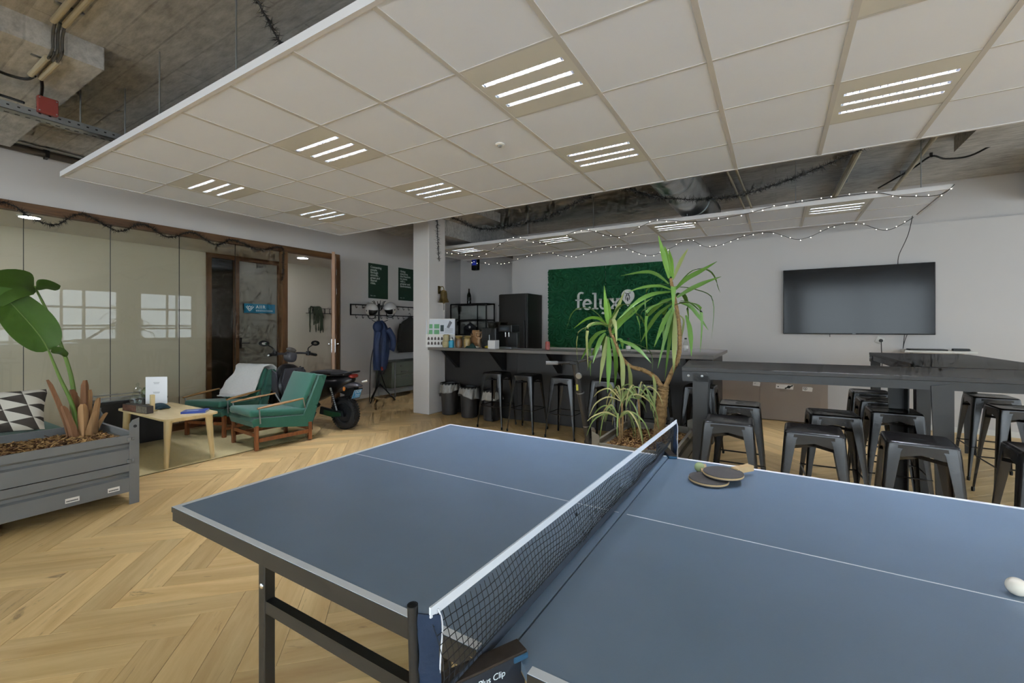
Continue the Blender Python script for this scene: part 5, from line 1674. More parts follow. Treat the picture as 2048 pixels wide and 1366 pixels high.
jk = thing('jacket', 'navy quilted hooded jacket hanging on the coat stand', 'jacket', (-6.33, 5.73, 0))
drape(jk, [(1.52, 0.03, 0, 0.03), (1.47, 0.08, 0.0, 0.06), (1.38, 0.13, -0.01, 0.085), (1.25, 0.15, 0.01, 0.09), (1.08, 0.16, 0.01, 0.095), (0.90, 0.15, 0.0, 0.10), (0.72, 0.13, -0.02, 0.10), (0.60, 0.10, -0.04, 0.09)], 1, M_nav, nf=7, fold=0.016)
MB().ball((0.03, -0.10, 1.40), (0.085, 0.10, 0.11), 16, 10).build('hood', M_nav, jk)
MB().tube(bez([(0.06, 0.10, 1.36), (0.10, 0.19, 1.20), (0.08, 0.22, 1.02), (0.06, 0.20, 0.95)], 5), [0.06, 0.065, 0.065, 0.06, 0.06, 0.06, 0.058, 0.058, 0.055, 0.055, 0.052, 0.05, 0.05, 0.05, 0.05, 0.048], 12).build('sleeve', M_nav, jk)
MB().tube(bez([(0.07, -0.12, 1.30), (0.09, -0.18, 1.10), (0.08, -0.16, 0.85), (0.06, -0.13, 0.66)], 5), [0.055, 0.06, 0.06, 0.06, 0.06, 0.058, 0.056, 0.055, 0.055, 0.052, 0.05, 0.05, 0.05, 0.05, 0.048, 0.046], 12).build('sleeve', M_nav, jk)
MB().tube([(0.09, -0.05, 0.60), (0.09, -0.07, 0.66)], 0.02, 8).build('red_lining', mat('red_cloth', '8f3126', 0.8), jk)
bgk = thing('strap_bag', 'dark bag with long straps hanging low on the coat stand', 'bag', (-6.42, 5.80, 0))
drape(bgk, [(1.1, 0.02, 0.06, 0.02), (1.0, 0.07, 0.08, 0.05), (0.8, 0.09, 0.08, 0.06), (0.62, 0.08, 0.06, 0.05), (0.50, 0.04, 0.02, 0.03)], 4, M_seatk, fold=0.006)
MB().tube(bez([(0.03, 0.0, 1.48), (0.02, -0.22, 0.9), (0.0, -0.25, 0.45), (0.0, -0.26, 0.012)], 8), 0.008, 6).build('strap', M_seatk, bgk)

M_helm = mat('white_helmet', 'c9c6c2', 0.25, var=0.04, coat=0.4)
def helmet(label, loc, rot):
    t = thing('helmet', label, 'helmet', loc, 0, 'helmets on the coat stand')
    t.rotation_euler = rot
    # open-face shell: cut sphere, opening towards +x and below
    vs, fs = [], []
    nu, nv = 28, 16
    idx = {}
    for i in range(nu):
        for j in range(nv + 1):
            th_, ph = 2 * PI * i / nu, PI * j / nv
            v = Vector((math.sin(ph) * math.cos(th_) * 0.145, math.sin(ph) * math.sin(th_) * 0.118, math.cos(ph) * 0.125))
            idx[(i, j)] = len(vs)
            vs.append(v)
    for i in range(nu):
        for j in range(nv):
            q = [idx[(i, j)], idx[((i + 1) % nu, j)], idx[((i + 1) % nu, j + 1)], idx[(i, j + 1)]]
            c = sum((vs[k] for k in q), Vector()) / 4
            if c.z < -0.085 or (c.x > 0.055 and c.z < 0.035):
                continue
            fs.append(tuple(q))
    MB().add(vs, fs).build('shell', M_helm, t, smooth=80, solid=0.008)
    MB().ball((-0.012, 0, -0.004), (0.122, 0.10, 0.108), 18, 12).build('padding', M_dark, t)
    for s in (-1, 1):
        MB().ball((0.015, s * 0.113, -0.005), (0.016, 0.007, 0.016), 12, 8).build('visor_button', M_dark, t)
        MB().tube(bez([(0.01, s * 0.09, -0.09), (0.03, s * 0.06, -0.15), (0.035, 0, -0.165)], 5), 0.008, 6).build('chin_strap', M_dark, t)
    return t
helmet('white open-face helmet on the left hooks of the coat stand', (-6.46, 5.62, 1.72), (0.1, 0.25, math.radians(-8)))
helmet('white open-face helmet on the right hooks of the coat stand', (-6.38, 6.0, 1.75), (-0.1, 0.35, math.radians(-78)))

hr = thing('hook_rail', 'long black metal rail of coat hooks on the white wall', 'coat rack', (XL, 0, 0))
for z in (1.832, 1.635):
    MB().box(0.0, 0.02, 5.50, 7.6, z - 0.01, z + 0.01).build('bar', M_black, hr, smooth=0)
for y in (5.51, 7.59):
    MB().box(0.0, 0.02, y - 0.01, y + 0.01, 1.635, 1.832).build('end_bar', M_black, hr, smooth=0)
for z in (1.832, 1.635):
    for k in range(13):
        y = 5.62 + k * 0.155
        MB().tube(bez([(0.02, y, z), (0.022, y, z - 0.05), (0.045, y, z - 0.065), (0.06, y, z - 0.04)], 4), 0.005, 6).build('hook', M_black, hr)
hj = thing('jacket', 'dark grey jacket on a hanger on the hook rail, beside the white pillar', 'jacket', (-6.80, 6.98, 0))
M_grey = mat('charcoal_cloth', '35332f', 0.85, var=0.15, scale=20)
drape(hj, [(1.62, 0.03, 0, 0.02), (1.58, 0.08, 0, 0.045), (1.52, 0.22, 0, 0.07), (1.44, 0.30, 0, 0.08), (1.2, 0.32, 0, 0.085), (0.98, 0.34, 0, 0.09), (0.86, 0.33, 0, 0.09)], 2, M_grey, nf=11, fold=0.01)
for s in (-1, 1):
    MB().tube(bez([(0.04, s * 0.29, 1.46), (0.05, s * 0.36, 1.2), (0.05, s * 0.37, 0.90)], 5), [0.05, 0.055, 0.055, 0.055, 0.052, 0.05, 0.05, 0.05, 0.048, 0.045, 0.045], 12).build('sleeve', M_grey, hj)
MB().tube(bez([(0.0, 0, 1.60), (0.0, 0, 1.66), (-0.02, 0, 1.70), (-0.05, 0, 1.68)], 5), 0.005, 6).build('hanger_hook', M_black, hj)

mc = thing('metal_cabinet', 'sage grey metal cabinet on tube legs under the hook rail', 'cabinet', (-6.66, 6.72, 0))
M_sage = mat('sage_steel', '666c60', 0.45, var=0.05)
MB().box(-0.24, 0.23, -0.62, 0.62, 0.19, 0.71, bev=0.006).build('body', M_sage, mc)
for y in (-0.30, 0.31):
    d_ = MB().box(0.231, 0.242, y - 0.29, y + 0.29, 0.46, 0.69, bev=0.003).build('drawer', M_sage, mc, smooth=0)
    MB().box(0.242, 0.252, y - 0.09, y + 0.09, 0.50, 0.51).build('handle', M_steel, d_, smooth=0)
    MB().lathe([(0.012, 0), (0.012, 0.004)], (0, 0, 0), 10, Matrix.Translation((0.242, y - 0.1, 0.62)) @ Matrix.Rotation(PI / 2, 4, 'Y')).build('lock', M_dark, d_)
    d_ = MB().box(0.231, 0.242, y - 0.29, y + 0.29, 0.21, 0.45, bev=0.003).build('drawer', M_sage, mc, smooth=0)
    MB().box(0.242, 0.252, y - 0.09, y + 0.09, 0.40, 0.41).build('handle', M_steel, d_, smooth=0)
for sx in (-1, 1):
    for y in (-0.56, 0.56):
        MB().cyl((sx * 0.215 + (0.035 if sx > 0 else 0), y, 0), (sx * 0.215 + (0.035 if sx > 0 else 0), y, 0.70 if sx > 0 else 0.2), 0.011, n=10).build('leg', M_steel, mc)

M_post = mat('dark_green_poster', '1e3a2a', 0.55, var=0.08, scale=3)
M_ptxt = mat('poster_print', 'b9c0ba', 0.6, var=0.0)
for y0, body, foot, lb in ((5.938, 'Connecting\npeople\nthrough\nsmooth,\ngreen and\nshared\nrides.', 'felyx  .com', 'dark green poster with seven lines of white text, beside the doorway'),
                           (6.742, 'Giving\neveryone\nthe freedom\nto move\nwith a\ngreener and\nenvironment.', 'felyx  .com', 'dark green poster partly hidden behind the white pillar')):
    p = thing('poster', lb, 'poster', (XL, y0, 1.975), 0, 'green wall posters')
    MB().box(0.001, 0.008, 0.0, 0.505, 0.0, 0.70).build('board', M_post, p, smooth=0)
    lettering('lettering', body, 0.062, M_ptxt, p, facing((0.0095, 0.045, 0.605), (0, 1, 0), (0, 0, 1)), bold=0.0022, line=0.86, spacing=0.98)
    lettering('footer', foot, 0.03, M_ptxt, p, facing((0.0095, 0.045, 0.045), (0, 1, 0), (0, 0, 1)), bold=0.0008)

# shelf with a trailing plant in the corridor
sh = thing('plant_shelf', 'narrow black shelf on the corridor wall seen through the doorway', 'shelf', (-8.5, 5.92, 1.70))
MB().box(0.0, 0.11, -0.28, 0.34, -0.01, 0.0).build('board', M_black, sh, smooth=0)
k = MB()
for y in (-0.28, -0.1, 0.1, 0.22, 0.34):
    k.box(0.10, 0.11, y - 0.004, y + 0.004, 0.0, 0.10)
k.box(0.10, 0.11, -0.28, 0.34, 0.092, 0.10).build('guard_rail', M_black, sh, smooth=0)
hp_ = thing('trailing_plant', 'small trailing green plant on the black corridor shelf', 'plant', (-8.44, 5.80, 1.701))
MB().lathe([(0.0, 0.0), (0.04, 0.0), (0.05, 0.08), (0.045, 0.08), (0.0, 0.07)], n=14).build('pot', M_dark, hp_)
rnd = random.Random(21)
k = MB()
for i in range(26):
    a = rnd.uniform(0, 2 * PI)
    L = rnd.uniform(0.15, 0.5) if math.cos(a) > -0.3 else 0.1
    p_ = bez([(0, 0, 0.08), (0.07 * math.cos(a) * 0.5 + 0.03, 0.10 * math.sin(a), 0.13), (0.05 + 0.03 * math.cos(a), 0.14 * math.sin(a), 0.02), (0.055 + 0.02 * math.cos(a), 0.15 * math.sin(a) + rnd.uniform(-0.03, 0.03), 0.05 - L)], 5)
    blade(k, p_, [0.006 + 0.010 * abs(math.sin(q * 1.3 + i)) for q in range(len(p_))], (1, 0, 0.2), 0.2, 2)
k.build('foliage', mat('dull_green_leaf', '3d4a33', 0.6, var=0.3, scale=20), hp_, smooth=0)['kind'] = 'stuff'

# ================================================================ yucca in the olive planter
M_yu = mat('yucca_leaf', '5f8636', 0.45, var=0.28, scale=4, bump=0.1, bscale=40)
M_yu2 = mat('yucca_leaf_fresh', '6f9c2f', 0.45, var=0.2, scale=4)
M_yu3 = mat('yucca_leaf_faded', '8b9456', 0.55, var=0.25, scale=4)
M_ytr = mat('yucca_trunk', '93754c', 0.9, var=0.6, scale=40, bump=1.0, bscale=40)
yu = thing('yucca', 'tall yucca with two leafy heads and forked trunk behind the net', 'plant', (-0.91, 4.1, 0.40))
O_ = Vector((-0.91, 4.1, 0.40))
def rel(pts):
    return [Vector(p) - O_ for p in pts]
def knobbly(mb, pts, r0, r1, seed, n_=12):
    rnd = random.Random(seed)
    pp_ = bez(pts, 10)
    rr = [(r0 + (r1 - r0) * i / (len(pp_) - 1)) * (1 + 0.10 * (i % 2) + rnd.uniform(-0.05, 0.05)) for i in range(len(pp_))]
    return mb.tube(pp_, rr, n_)
knobbly(MB(), rel([(-0.91, 4.1, 0.36), (-0.91, 4.1, 0.43), (-0.889, 4.1, 0.667), (-0.874, 4.1, 0.836), (-0.872, 4.1, 0.86)]), 0.050, 0.047, 1).build('trunk', M_ytr, yu, smooth=0)
knobbly(MB(), rel([(-0.868, 4.1, 0.83), (-0.853, 4.1, 0.859), (-0.798, 4.1, 0.994), (-0.743, 4.1, 1.126), (-0.732, 4.1, 1.284), (-0.74, 4.1, 1.442), (-0.763, 4.1, 1.586), (-0.791, 4.1, 1.731), (-0.811, 4.1, 1.834)]), 0.021, 0.013, 2).build('branch', M_ytr, yu, smooth=0)
knobbly(MB(), rel([(-0.885, 4.09, 0.84), (-0.898, 4.08, 0.873), (-0.948, 4.08, 0.943), (-1.05, 4.08, 0.997), (-1.17, 4.08, 1.029), (-1.262, 4.08, 1.124), (-1.309, 4.08, 1.245), (-1.356, 4.08, 1.337), (-1.375, 4.08, 1.415)]), 0.021, 0.013, 3).build('branch', M_ytr, yu, smooth=0)
LEAVES = [
    ([(-0.825, 4.1, 1.834), (-0.863, 4.08, 2.023), (-0.906, 4.05, 2.219)], 0.034),
    ([(-0.809, 4.1, 1.848), (-0.841, 4.108, 2.011), (-0.865, 4.12, 2.132)], 0.030),
    ([(-0.791, 4.1, 1.832), (-0.809, 4.124, 1.981), (-0.837, 4.16, 2.106)], 0.025),
    ([(-0.791, 4.1, 1.818), (-0.74, 4.161, 1.981), (-0.686, 4.25, 2.113)], 0.024),
    ([(-0.77, 4.1, 1.73), (-0.68, 4.052, 1.807), (-0.54, 3.982, 1.868), (-0.408, 3.9, 1.928)], 0.030),
    ([(-0.756, 4.1, 1.658), (-0.644, 4.071, 1.722), (-0.509, 4.029, 1.775), (-0.386, 3.98, 1.811)], 0.028),
    ([(-0.825, 4.1, 1.783), (-0.944, 4.124, 1.881), (-1.07, 4.159, 1.912), (-1.299, 4.2, 1.895)], 0.026),
    ([(-0.804, 4.1, 1.729), (-0.899, 4.052, 1.761), (-1.025, 3.982, 1.75), (-1.14, 3.9, 1.71)], 0.028),
    ([(-0.811, 4.1, 1.71), (-0.95, 4.028, 1.689), (-1.067, 3.923, 1.615), (-1.204, 3.8, 1.456)], 0.030),
    ([(-0.791, 4.1, 1.652), (-0.892, 4.148, 1.621), (-1.01, 4.218, 1.536), (-1.114, 4.3, 1.438)], 0.028),
    ([(-0.791, 4.1, 1.608), (-0.923, 4.16, 1.518), (-1.032, 4.248, 1.399), (-1.143, 4.35, 1.24)], 0.030),
    ([(-0.784, 4.1, 1.586), (-0.843, 4.052, 1.471), (-0.877, 3.982, 1.356), (-0.909, 3.9, 1.219)], 0.030),
    ([(-0.781, 4.1, 1.557), (-0.818, 4.064, 1.442), (-0.849, 4.011, 1.27), (-0.89, 3.95, 1.03)], 0.028),
    ([(-0.777, 4.1, 1.543), (-0.809, 4.124, 1.399), (-0.844, 4.159, 1.178), (-0.881, 4.2, 0.906)], 0.026),
    ([(-0.773, 4.1, 1.543), (-0.771, 4.071, 1.341), (-0.767, 4.029, 1.171), (-0.763, 3.98, 0.992)], 0.034),
    ([(-0.736, 4.1, 1.614), (-0.652, 4.124, 1.577), (-0.578, 4.159, 1.477), (-0.511, 4.2, 1.367)], 0.026),
    ([(-0.729, 4.1, 1.628), (-0.635, 4.019, 1.6), (-0.529, 3.9, 1.518)], 0.022),
    ([(-0.682, 4.1, 1.498), (-0.651, 4.076, 1.398), (-0.632, 4.041, 1.273), (-0.62, 4.0, 1.143)], 0.032),
    ([(-0.763, 4.1, 1.543), (-0.754, 4.161, 1.34), (-0.758, 4.25, 1.042)], 0.018),
    ([(-0.756, 4.1, 1.514), (-0.704, 4.112, 1.456), (-0.721, 4.13, 1.327), (-0.738, 4.15, 1.225)], 0.015),
    ([(-1.37, 4.05, 1.399), (-1.387, 4.03, 1.553), (-1.395, 4.0, 1.789)], 0.032),
    ([(-1.359, 4.05, 1.399), (-1.369, 4.07, 1.538), (-1.395, 4.1, 1.672)], 0.028),
    ([(-1.346, 4.05, 1.399), (-1.296, 4.091, 1.568), (-1.244, 4.15, 1.74)], 0.026),
    ([(-1.338, 4.05, 1.338), (-1.245, 4.026, 1.459), (-1.129, 3.991, 1.546), (-0.932, 3.95, 1.655)], 0.030),
    ([(-1.33, 4.05, 1.322), (-1.222, 4.002, 1.429), (-1.112, 3.932, 1.5), (-0.998, 3.85, 1.588)], 0.026),
    ([(-1.386, 4.05, 1.415), (-1.483, 4.074, 1.478), (-1.613, 4.109, 1.472), (-1.772, 4.15, 1.38)], 0.026),
    ([(-1.381, 4.05, 1.399), (-1.445, 4.014, 1.43), (-1.506, 3.961, 1.414), (-1.555, 3.9, 1.368)], 0.022),
    ([(-1.394, 4.05, 1.36), (-1.504, 4.086, 1.32), (-1.608, 4.139, 1.206), (-1.728, 4.2, 1.022)], 0.030),
    ([(-1.402, 4.05, 1.337), (-1.428, 3.99, 1.276), (-1.436, 3.902, 1.173), (-1.432, 3.8, 1.063)], 0.030),
    ([(-1.41, 4.05, 1.306), (-1.513, 4.11, 1.193), (-1.596, 4.198, 1.073), (-1.679, 4.3, 0.943)], 0.024),
    ([(-1.386, 4.05, 1.306), (-1.4, 4.021, 1.153), (-1.409, 3.979, 1.018), (-1.415, 3.93, 0.863)], 0.030),
    ([(-1.37, 4.05, 1.299), (-1.349, 4.002, 1.125), (-1.33, 3.932, 0.95), (-1.31, 3.85, 0.795)], 0.034),
    ([(-1.346, 4.05, 1.292), (-1.316, 4.079, 1.137), (-1.322, 4.121, 0.98), (-1.347, 4.17, 0.814)], 0.034),
    ([(-1.268, 4.05, 1.186), (-1.227, 4.026, 1.053), (-1.213, 3.991, 0.892), (-1.206, 3.95, 0.716)], 0.032),
    ([(-1.184, 4.05, 1.053), (-1.171, 4.074, 0.946), (-1.178, 4.109, 0.821), (-1.2, 4.15, 0.663)], 0.030),
    ([(-1.252, 4.05, 1.262), (-1.136, 4.014, 1.228), (-1.034, 3.961, 1.167), (-0.931, 3.9, 1.077)], 0.030),
    ([(-1.283, 4.05, 1.277), (-1.251, 4.07, 1.262), (-1.245, 4.1, 1.185)], 0.025),
    ([(-1.362, 4.05, 0.861), (-1.34, 4.07, 0.783), (-1.328, 4.1, 0.675)], 0.022),
    ([(-0.956, 4.05, 0.96), (-0.931, 4.018, 0.849), (-0.93, 3.97, 0.597)], 0.022),
    ([(-1.394, 4.05, 1.322), (-1.477, 4.172, 1.175), (-1.514, 4.35, 1.001)], 0.022),
]
rnd = random.Random(4)
for i, (pts, w) in enumerate(LEAVES):
    pp_ = bez(rel(pts), 6 if len(pts) > 3 else 8)
    n_ = len(pp_)
    ws_ = [max(0.0015, w * 0.68 * min(1.0, 0.35 + 1.9 * k / (n_ - 1)) * min(1.0, (1.02 - k / (n_ - 1)) * 2.3)) for k in range(n_)]
    up = (0.45 + rnd.uniform(-0.25, 0.25), -0.75, 0.45 + rnd.uniform(-0.3, 0.3))
    m_ = M_yu2 if i in (0, 1, 2, 20, 21, 25) else (M_yu3 if i in (3, 14, 18, 19, 22, 30, 33, 34, 37, 38) else M_yu)
    blade(MB(), pp_, ws_, up, 0.35, 2).build('leaf', m_, yu, smooth=60)
for hx_, hy_, hz_, base_, nm_ in ((-0.78, 4.1, 1.68, 0.0, 9), (-1.37, 4.06, 1.36, 1.0, 9)):     # the rest of each rosette, mostly behind and drooping
    for q in range(nm_):
        a = 2 * PI * q / nm_ + base_
        el = rnd.uniform(-0.5, 0.75)
        L = rnd.uniform(0.42, 0.60)
        c0 = Vector((hx_, hy_, hz_ + rnd.uniform(-0.10, 0.08)))
        dv = Vector((math.cos(a), math.sin(a), 0))
        pts = [c0, c0 + dv * L * 0.35 + Vector((0, 0, L * 0.35 * el + 0.05)), c0 + dv * L * 0.68 + Vector((0, 0, L * 0.5 * el - 0.02)), c0 + dv * L * (0.85 - 0.2 * (el < 0)) + Vector((0, 0, L * 0.5 * el - 0.20 - 0.15 * (el < 0)))]
        pp_ = bez(rel(pts), 5)
        n_ = len(pp_)
        w = rnd.uniform(0.017, 0.022)
        ws_ = [max(0.0015, w * min(1.0, 0.4 + 1.9 * k / (n_ - 1)) * min(1.0, (1.02 - k / (n_ - 1)) * 2.3)) for k in range(n_)]
        blade(MB(), pp_, ws_, (dv.x * -0.4, dv.y * -0.4, 1), 0.35, 2).build('leaf', M_yu if rnd.random() < 0.7 else M_yu3, yu, smooth=60)
# little straw-coloured plant in front of the yucca
gp_ = thing('dry_palm_seedling', 'drooping half-dry grassy plant at the left end of the olive planter', 'plant', (-1.16, 3.78, 0.40))
M_straw = mat('straw_leaf', '98915a', 0.7, var=0.3, scale=8)
M_straw2 = mat('green_straw_leaf', '6f8044', 0.7, var=0.3, scale=8)
rnd = random.Random(12)
for c, (bx, by, hz) in enumerate([(0.0, 0.0, 0.34), (0.12, 0.10, 0.36), (0.02, -0.14, 0.22)]):
    MB().tube(bez([(bx, by, -0.02), (bx + 0.01, by, hz * 0.5), (bx, by, hz)], 5), 0.010, 8).build('stem', M_ytr, gp_)
    for k in range(13):
        a = rnd.uniform(0, 2 * PI)
        L = rnd.uniform(0.16, 0.34)
        rise = rnd.uniform(0.02, 0.14)
        drop = rnd.uniform(0.05, 0.34)
        pt = bez([(bx, by, hz), (bx + 0.4 * L * math.cos(a), by + 0.4 * L * math.sin(a), hz + rise), (bx + 0.8 * L * math.cos(a), by + 0.8 * L * math.sin(a), hz + rise - drop * 0.35),
                  (bx + L * math.cos(a), by + L * math.sin(a), hz + rise - drop)], 5)
        blade(MB(), pt, [0.0055 * math.sin(PI * (0.12 + 0.86 * q / (len(pt) - 1))) + 0.0008 for q in range(len(pt))], (0.4, -0.7, 0.5), 0.3, 2).build('leaf', M_straw if rnd.random() < 0.5 else M_straw2, gp_, smooth=60)

# ================================================================ kick scooter
ks = thing('kick_scooter', 'dark electric kick scooter with grey grips parked at the bar stools', 'scooter', (-1.52, 3.99, 0), math.radians(176))
# local x = backwards along the deck is -x after rotation; deck runs to local +x
def inv(p):
    M = Matrix.Translation((-1.52, 3.99, 0)) @ Matrix.Rotation(math.radians(176), 4, 'Z')
    return M.inverted() @ Vector(p)
b0, b1 = inv((-1.518, 3.98, 0.22)), inv((-1.61, 3.80, 1.06))
M_ksd = mat('scooter_paint', '2a2827', 0.35, var=0.1)
stem = MB().tube([b0, b0.lerp(b1, 0.45), b1], [0.040, 0.034, 0.031], 14).build('stem', M_ksd, ks)
for t in (0.28, 0.66):
    c = b0.lerp(b1, t)
    d = (b1 - b0).normalized() * 0.004
    MB().tube([c - d, c + d], 0.037, 12).build('stem_ring', M_steel, stem)
c = b0.lerp(b1, 0.10)
MB().box(c.x - 0.04, c.x + 0.035, c.y - 0.035, c.y + 0.035, c.z - 0.05, c.z + 0.05, bev=0.01).build('folding_latch', M_dark, ks, smooth=0)
hl, hr_ = inv((-1.86, 3.70, 1.055)), inv((-1.40, 3.93, 1.135))
hb0, hb1 = b1 + (hl - b1) * 0.05, b1
MB().tube([hl, b1, hr_], 0.013, 10).build('handlebar', M_ksd, ks)
for e in (hl, hr_):
    g0, g1 = e, e.lerp(b1, 0.42)
    MB().tube([g0, g1], 0.019, 12).build('grip', mat('grey_rubber_grip', '6d6b69', 0.8), ks)
    q = e.lerp(b1, 0.58)
    MB().tube([q + Vector((0, 0, -0.01)), q.lerp(e, 0.35) + Vector((-0.05, 0, -0.02))], 0.006, 6).build('brake_lever', M_dark, ks)
MB().box(b1.x - 0.03, b1.x + 0.05, b1.y - 0.03, b1.y + 0.03, b1.z - 0.02, b1.z + 0.02, bev=0.008).build('display', M_dark, ks, smooth=0)
Mq = Matrix.Translation(b0.lerp(b1, 0.86) + Vector((-0.03, 0.02, 0))) @ Matrix.Rotation(math.radians(70), 4, 'X')
MB().lathe([(0.0, 0.016), (0.02, 0.015), (0.03, 0.0), (0.028, -0.015), (0, -0.018)], n=16, M=Mq).build('bell', M_steel, ks)
MB().box(b0.lerp(b1, 0.78).x - 0.01, b0.lerp(b1, 0.78).x + 0.01, b0.lerp(b1, 0.78).y + 0.02, b0.lerp(b1, 0.78).y + 0.028, 0.80, 0.90).build('yellow_tag', mat('yellow_tag', 'a5a03a', 0.6), ks, smooth=0)
for x, nm in ((-0.02, 'front_wheel'), (0.90, 'rear_wheel')):
    w = MB().lathe([(0.06 + 0.04 * math.cos(2 * PI * k / 10), 0.022 * math.sin(2 * PI * k / 10)) for k in range(11)], n=28, M=Matrix.Translation((x, 0, 0.102)) @ Matrix.Rotation(PI / 2, 4, 'X')).build(nm, M_tyre, ks, smooth=60)
    MB().lathe([(0, 0.02), (0.05, 0.018), (0.06, 0.0), (0.05, -0.018), (0, -0.02)], n=20, M=Matrix.Translation((x, 0, 0.102)) @ Matrix.Rotation(PI / 2, 4, 'X')).build('hub', M_hub, w)
for s in (-1, 1):
    MB().tube([(-0.02, s * 0.032, 0.10), (0.0, s * 0.03, 0.20), (b0.x, b0.y, b0.z)], 0.010, 8).build('fork', M_ksd, ks)
MB().prism(rrect(0.10, 0.80, -0.075, 0.075, 0.03, 4), 0.085, 0.135, 'z').build('deck', M_ksd, ks, smooth=40)
MB().prism(rrect(0.13, 0.77, -0.065, 0.065, 0.025, 4), 0.1352, 0.138, 'z').build('deck_grip', M_dark, ks, smooth=40)
MB().tube([(0.12, 0, 0.12), (b0.x + 0.02, b0.y, b0.z)], 0.03, 10).build('neck', M_ksd, ks)
MB().tube([(0.78, 0, 0.115), (0.90, 0.0, 0.102)], 0.022, 8).build('rear_arm', M_ksd, ks)
MB().tube([(0.45, 0.06, 0.09), (0.47, 0.16, 0.006)], 0.008, 6).build('stand', M_dark, ks)

# ================================================================ behind and on the bar
fr_ = thing('fridge', 'tall black fridge in the corner left of the green wall panel', 'fridge', (-4.405, 7.63, 0))
M_fr = mat('black_fridge_steel', '2b2927', 0.38, var=0.06, metal=0.2)
MB().box(-0.315, 0.315, -0.29, 0.32, 0.03, 2.05, bev=0.005).build('body', M_fr, fr_)
for z0, z1 in ((0.05, 0.72), (0.73, 2.04)):
    d_ = MB().box(-0.313, 0.313, -0.33, -0.292, z0, z1, bev=0.006).build('door', M_fr, fr_)
    MB().box(0.26, 0.285, -0.36, -0.33, z0 + 0.2, z1 - 0.2 if z1 < 1 else z0 + 0.8, bev=0.005).build('handle', M_black, d_, smooth=0)
MB().box(-0.28, 0.28, -0.25, 0.28, 0.0, 0.03).build('plinth', M_dark, fr_, smooth=0)
bc = thing('kitchen_cabinet', 'low grey kitchen cabinet in the recess carrying the glass display case', 'cabinet', (-6.2, 8.56, 0))
MB().box(-0.68, 0.80, -0.30, 0.32, 0.08, 1.17).build('body', mat('grey_kitchen_front', '6c6a5e', 0.5), bc, smooth=0)
MB().box(-0.66, 0.78, -0.26, 0.30, 0.0, 0.08).build('plinth', M_dark, bc, smooth=0)
for x in (-0.43, 0.06, 0.55):
    d_ = MB().box(x - 0.242, x + 0.242, -0.318, -0.301, 0.10, 1.16, bev=0.002).build('door', MATS['grey_kitchen_front'], bc, smooth=0)
    MB().box(x + 0.17, x + 0.185, -0.335, -0.318, 0.95, 1.12).build('handle', M_black, d_, smooth=0)
MB().box(-0.69, 0.81, -0.325, 0.33, 1.17, 1.20).build('worktop', mat('pale_worktop', '8d8a7c', 0.5), bc, smooth=0)
dc = thing('display_case', 'black framed glass display case with two doors in the recess', 'display case', (-6.36, 8.62, 1.2005))
k = MB()
xa, xb, ya, yb, h_ = -0.52, 0.54, -0.16, 0.18, 0.76
for x in (xa, xb):
    for y in (ya, yb):
        MB().box(x - 0.012, x + 0.012, y - 0.012, y + 0.012, 0, h_).build('upright', M_black, dc, smooth=0)
for x in (-0.27, 0.29):
    MB().box(x - 0.011, x + 0.011, ya - 0.012, ya + 0.01, 0, h_).build('upright', M_black, dc, smooth=0)
for z in (0.012, 0.37, h_ - 0.012):
    for y in (ya, yb):
        MB().box(xa, xb, y - 0.012, y + 0.012, z - 0.012, z + 0.012).build('rail', M_black, dc, smooth=0)
    MB().box(xa + 0.01, xb - 0.01, ya, yb, z - 0.003, z + 0.003).build('glass_shelf', M_clear, dc, smooth=0)
for x0, x1 in ((xa + 0.012, -0.281), (-0.259, 0.279), (0.301, xb - 0.012)):
    for z0, z1 in ((0.024, 0.358), (0.382, h_ - 0.024)):
        MB().box(x0, x1, ya - 0.003, ya + 0.003, z0, z1).build('pane', M_clear, dc, smooth=0)
MB().box(-0.30, -0.28, ya - 0.03, ya - 0.013, 0.24, 0.34).build('handle', M_black, dc, smooth=0)
MB().box(xa, xb, ya - 0.012, yb + 0.012, h_, h_ + 0.008).build('top', M_black, dc, smooth=0)
wb_ = thing('wine_bottle', 'dark wine bottle standing on top of the display case', 'bottle', (-6.44, 8.62, 1.969))
MB().lathe([(0, 0), (0.05, 0), (0.052, 0.02), (0.052, 0.20), (0.04, 0.245), (0.02, 0.28), (0.018, 0.37), (0, 0.37)], n=20).build('body', mat('dark_green_bottle', '161b14', 0.2), wb_)
MB().lathe([(0.0525, 0.07), (0.0525, 0.16)], n=20).build('label', mat('bottle_label', '3a4038', 0.6), wb_)
MB().lathe([(0.0195, 0.30), (0.0195, 0.372), (0, 0.372)], n=16).build('foil', mat('bronze_foil', '3c2b20', 0.4, metal=0.5), wb_)
wc_ = thing('white_wall_cabinet', 'small white cabinet with black frame and handle beside the fridge', 'cabinet', (-5.20, 8.57, 1.2005))
MB().box(-0.17, 0.17, -0.28, 0.25, 0, 0.70).build('body', M_black, wc_, smooth=0)
d_ = MB().box(-0.155, 0.155, -0.296, -0.281, 0.01, 0.67, bev=0.002).build('door', M_white, wc_, smooth=0)
MB().box(-0.13, -0.10, -0.312, -0.296, 0.38, 0.52, bev=0.003).build('handle', M_black, d_, smooth=0)
tk = MB().box(-5.37, -4.85, 8.25, 8.85, 0.0, 1.2).build('kitchen_cabinet', MATS['grey_kitchen_front'], None, smooth=0)
tag(tk, 'plain grey kitchen cabinet under the small white cabinet', 'cabinet')
bf = thing('tap_lamp', 'slim silver clamp lamp on the white cabinet beside the fridge', 'lamp', (-5.1, 8.45, 1.901))
MB().cyl((0, 0, 0), (0, 0, 0.02), 0.05, n=16).build('base', M_black, bf)
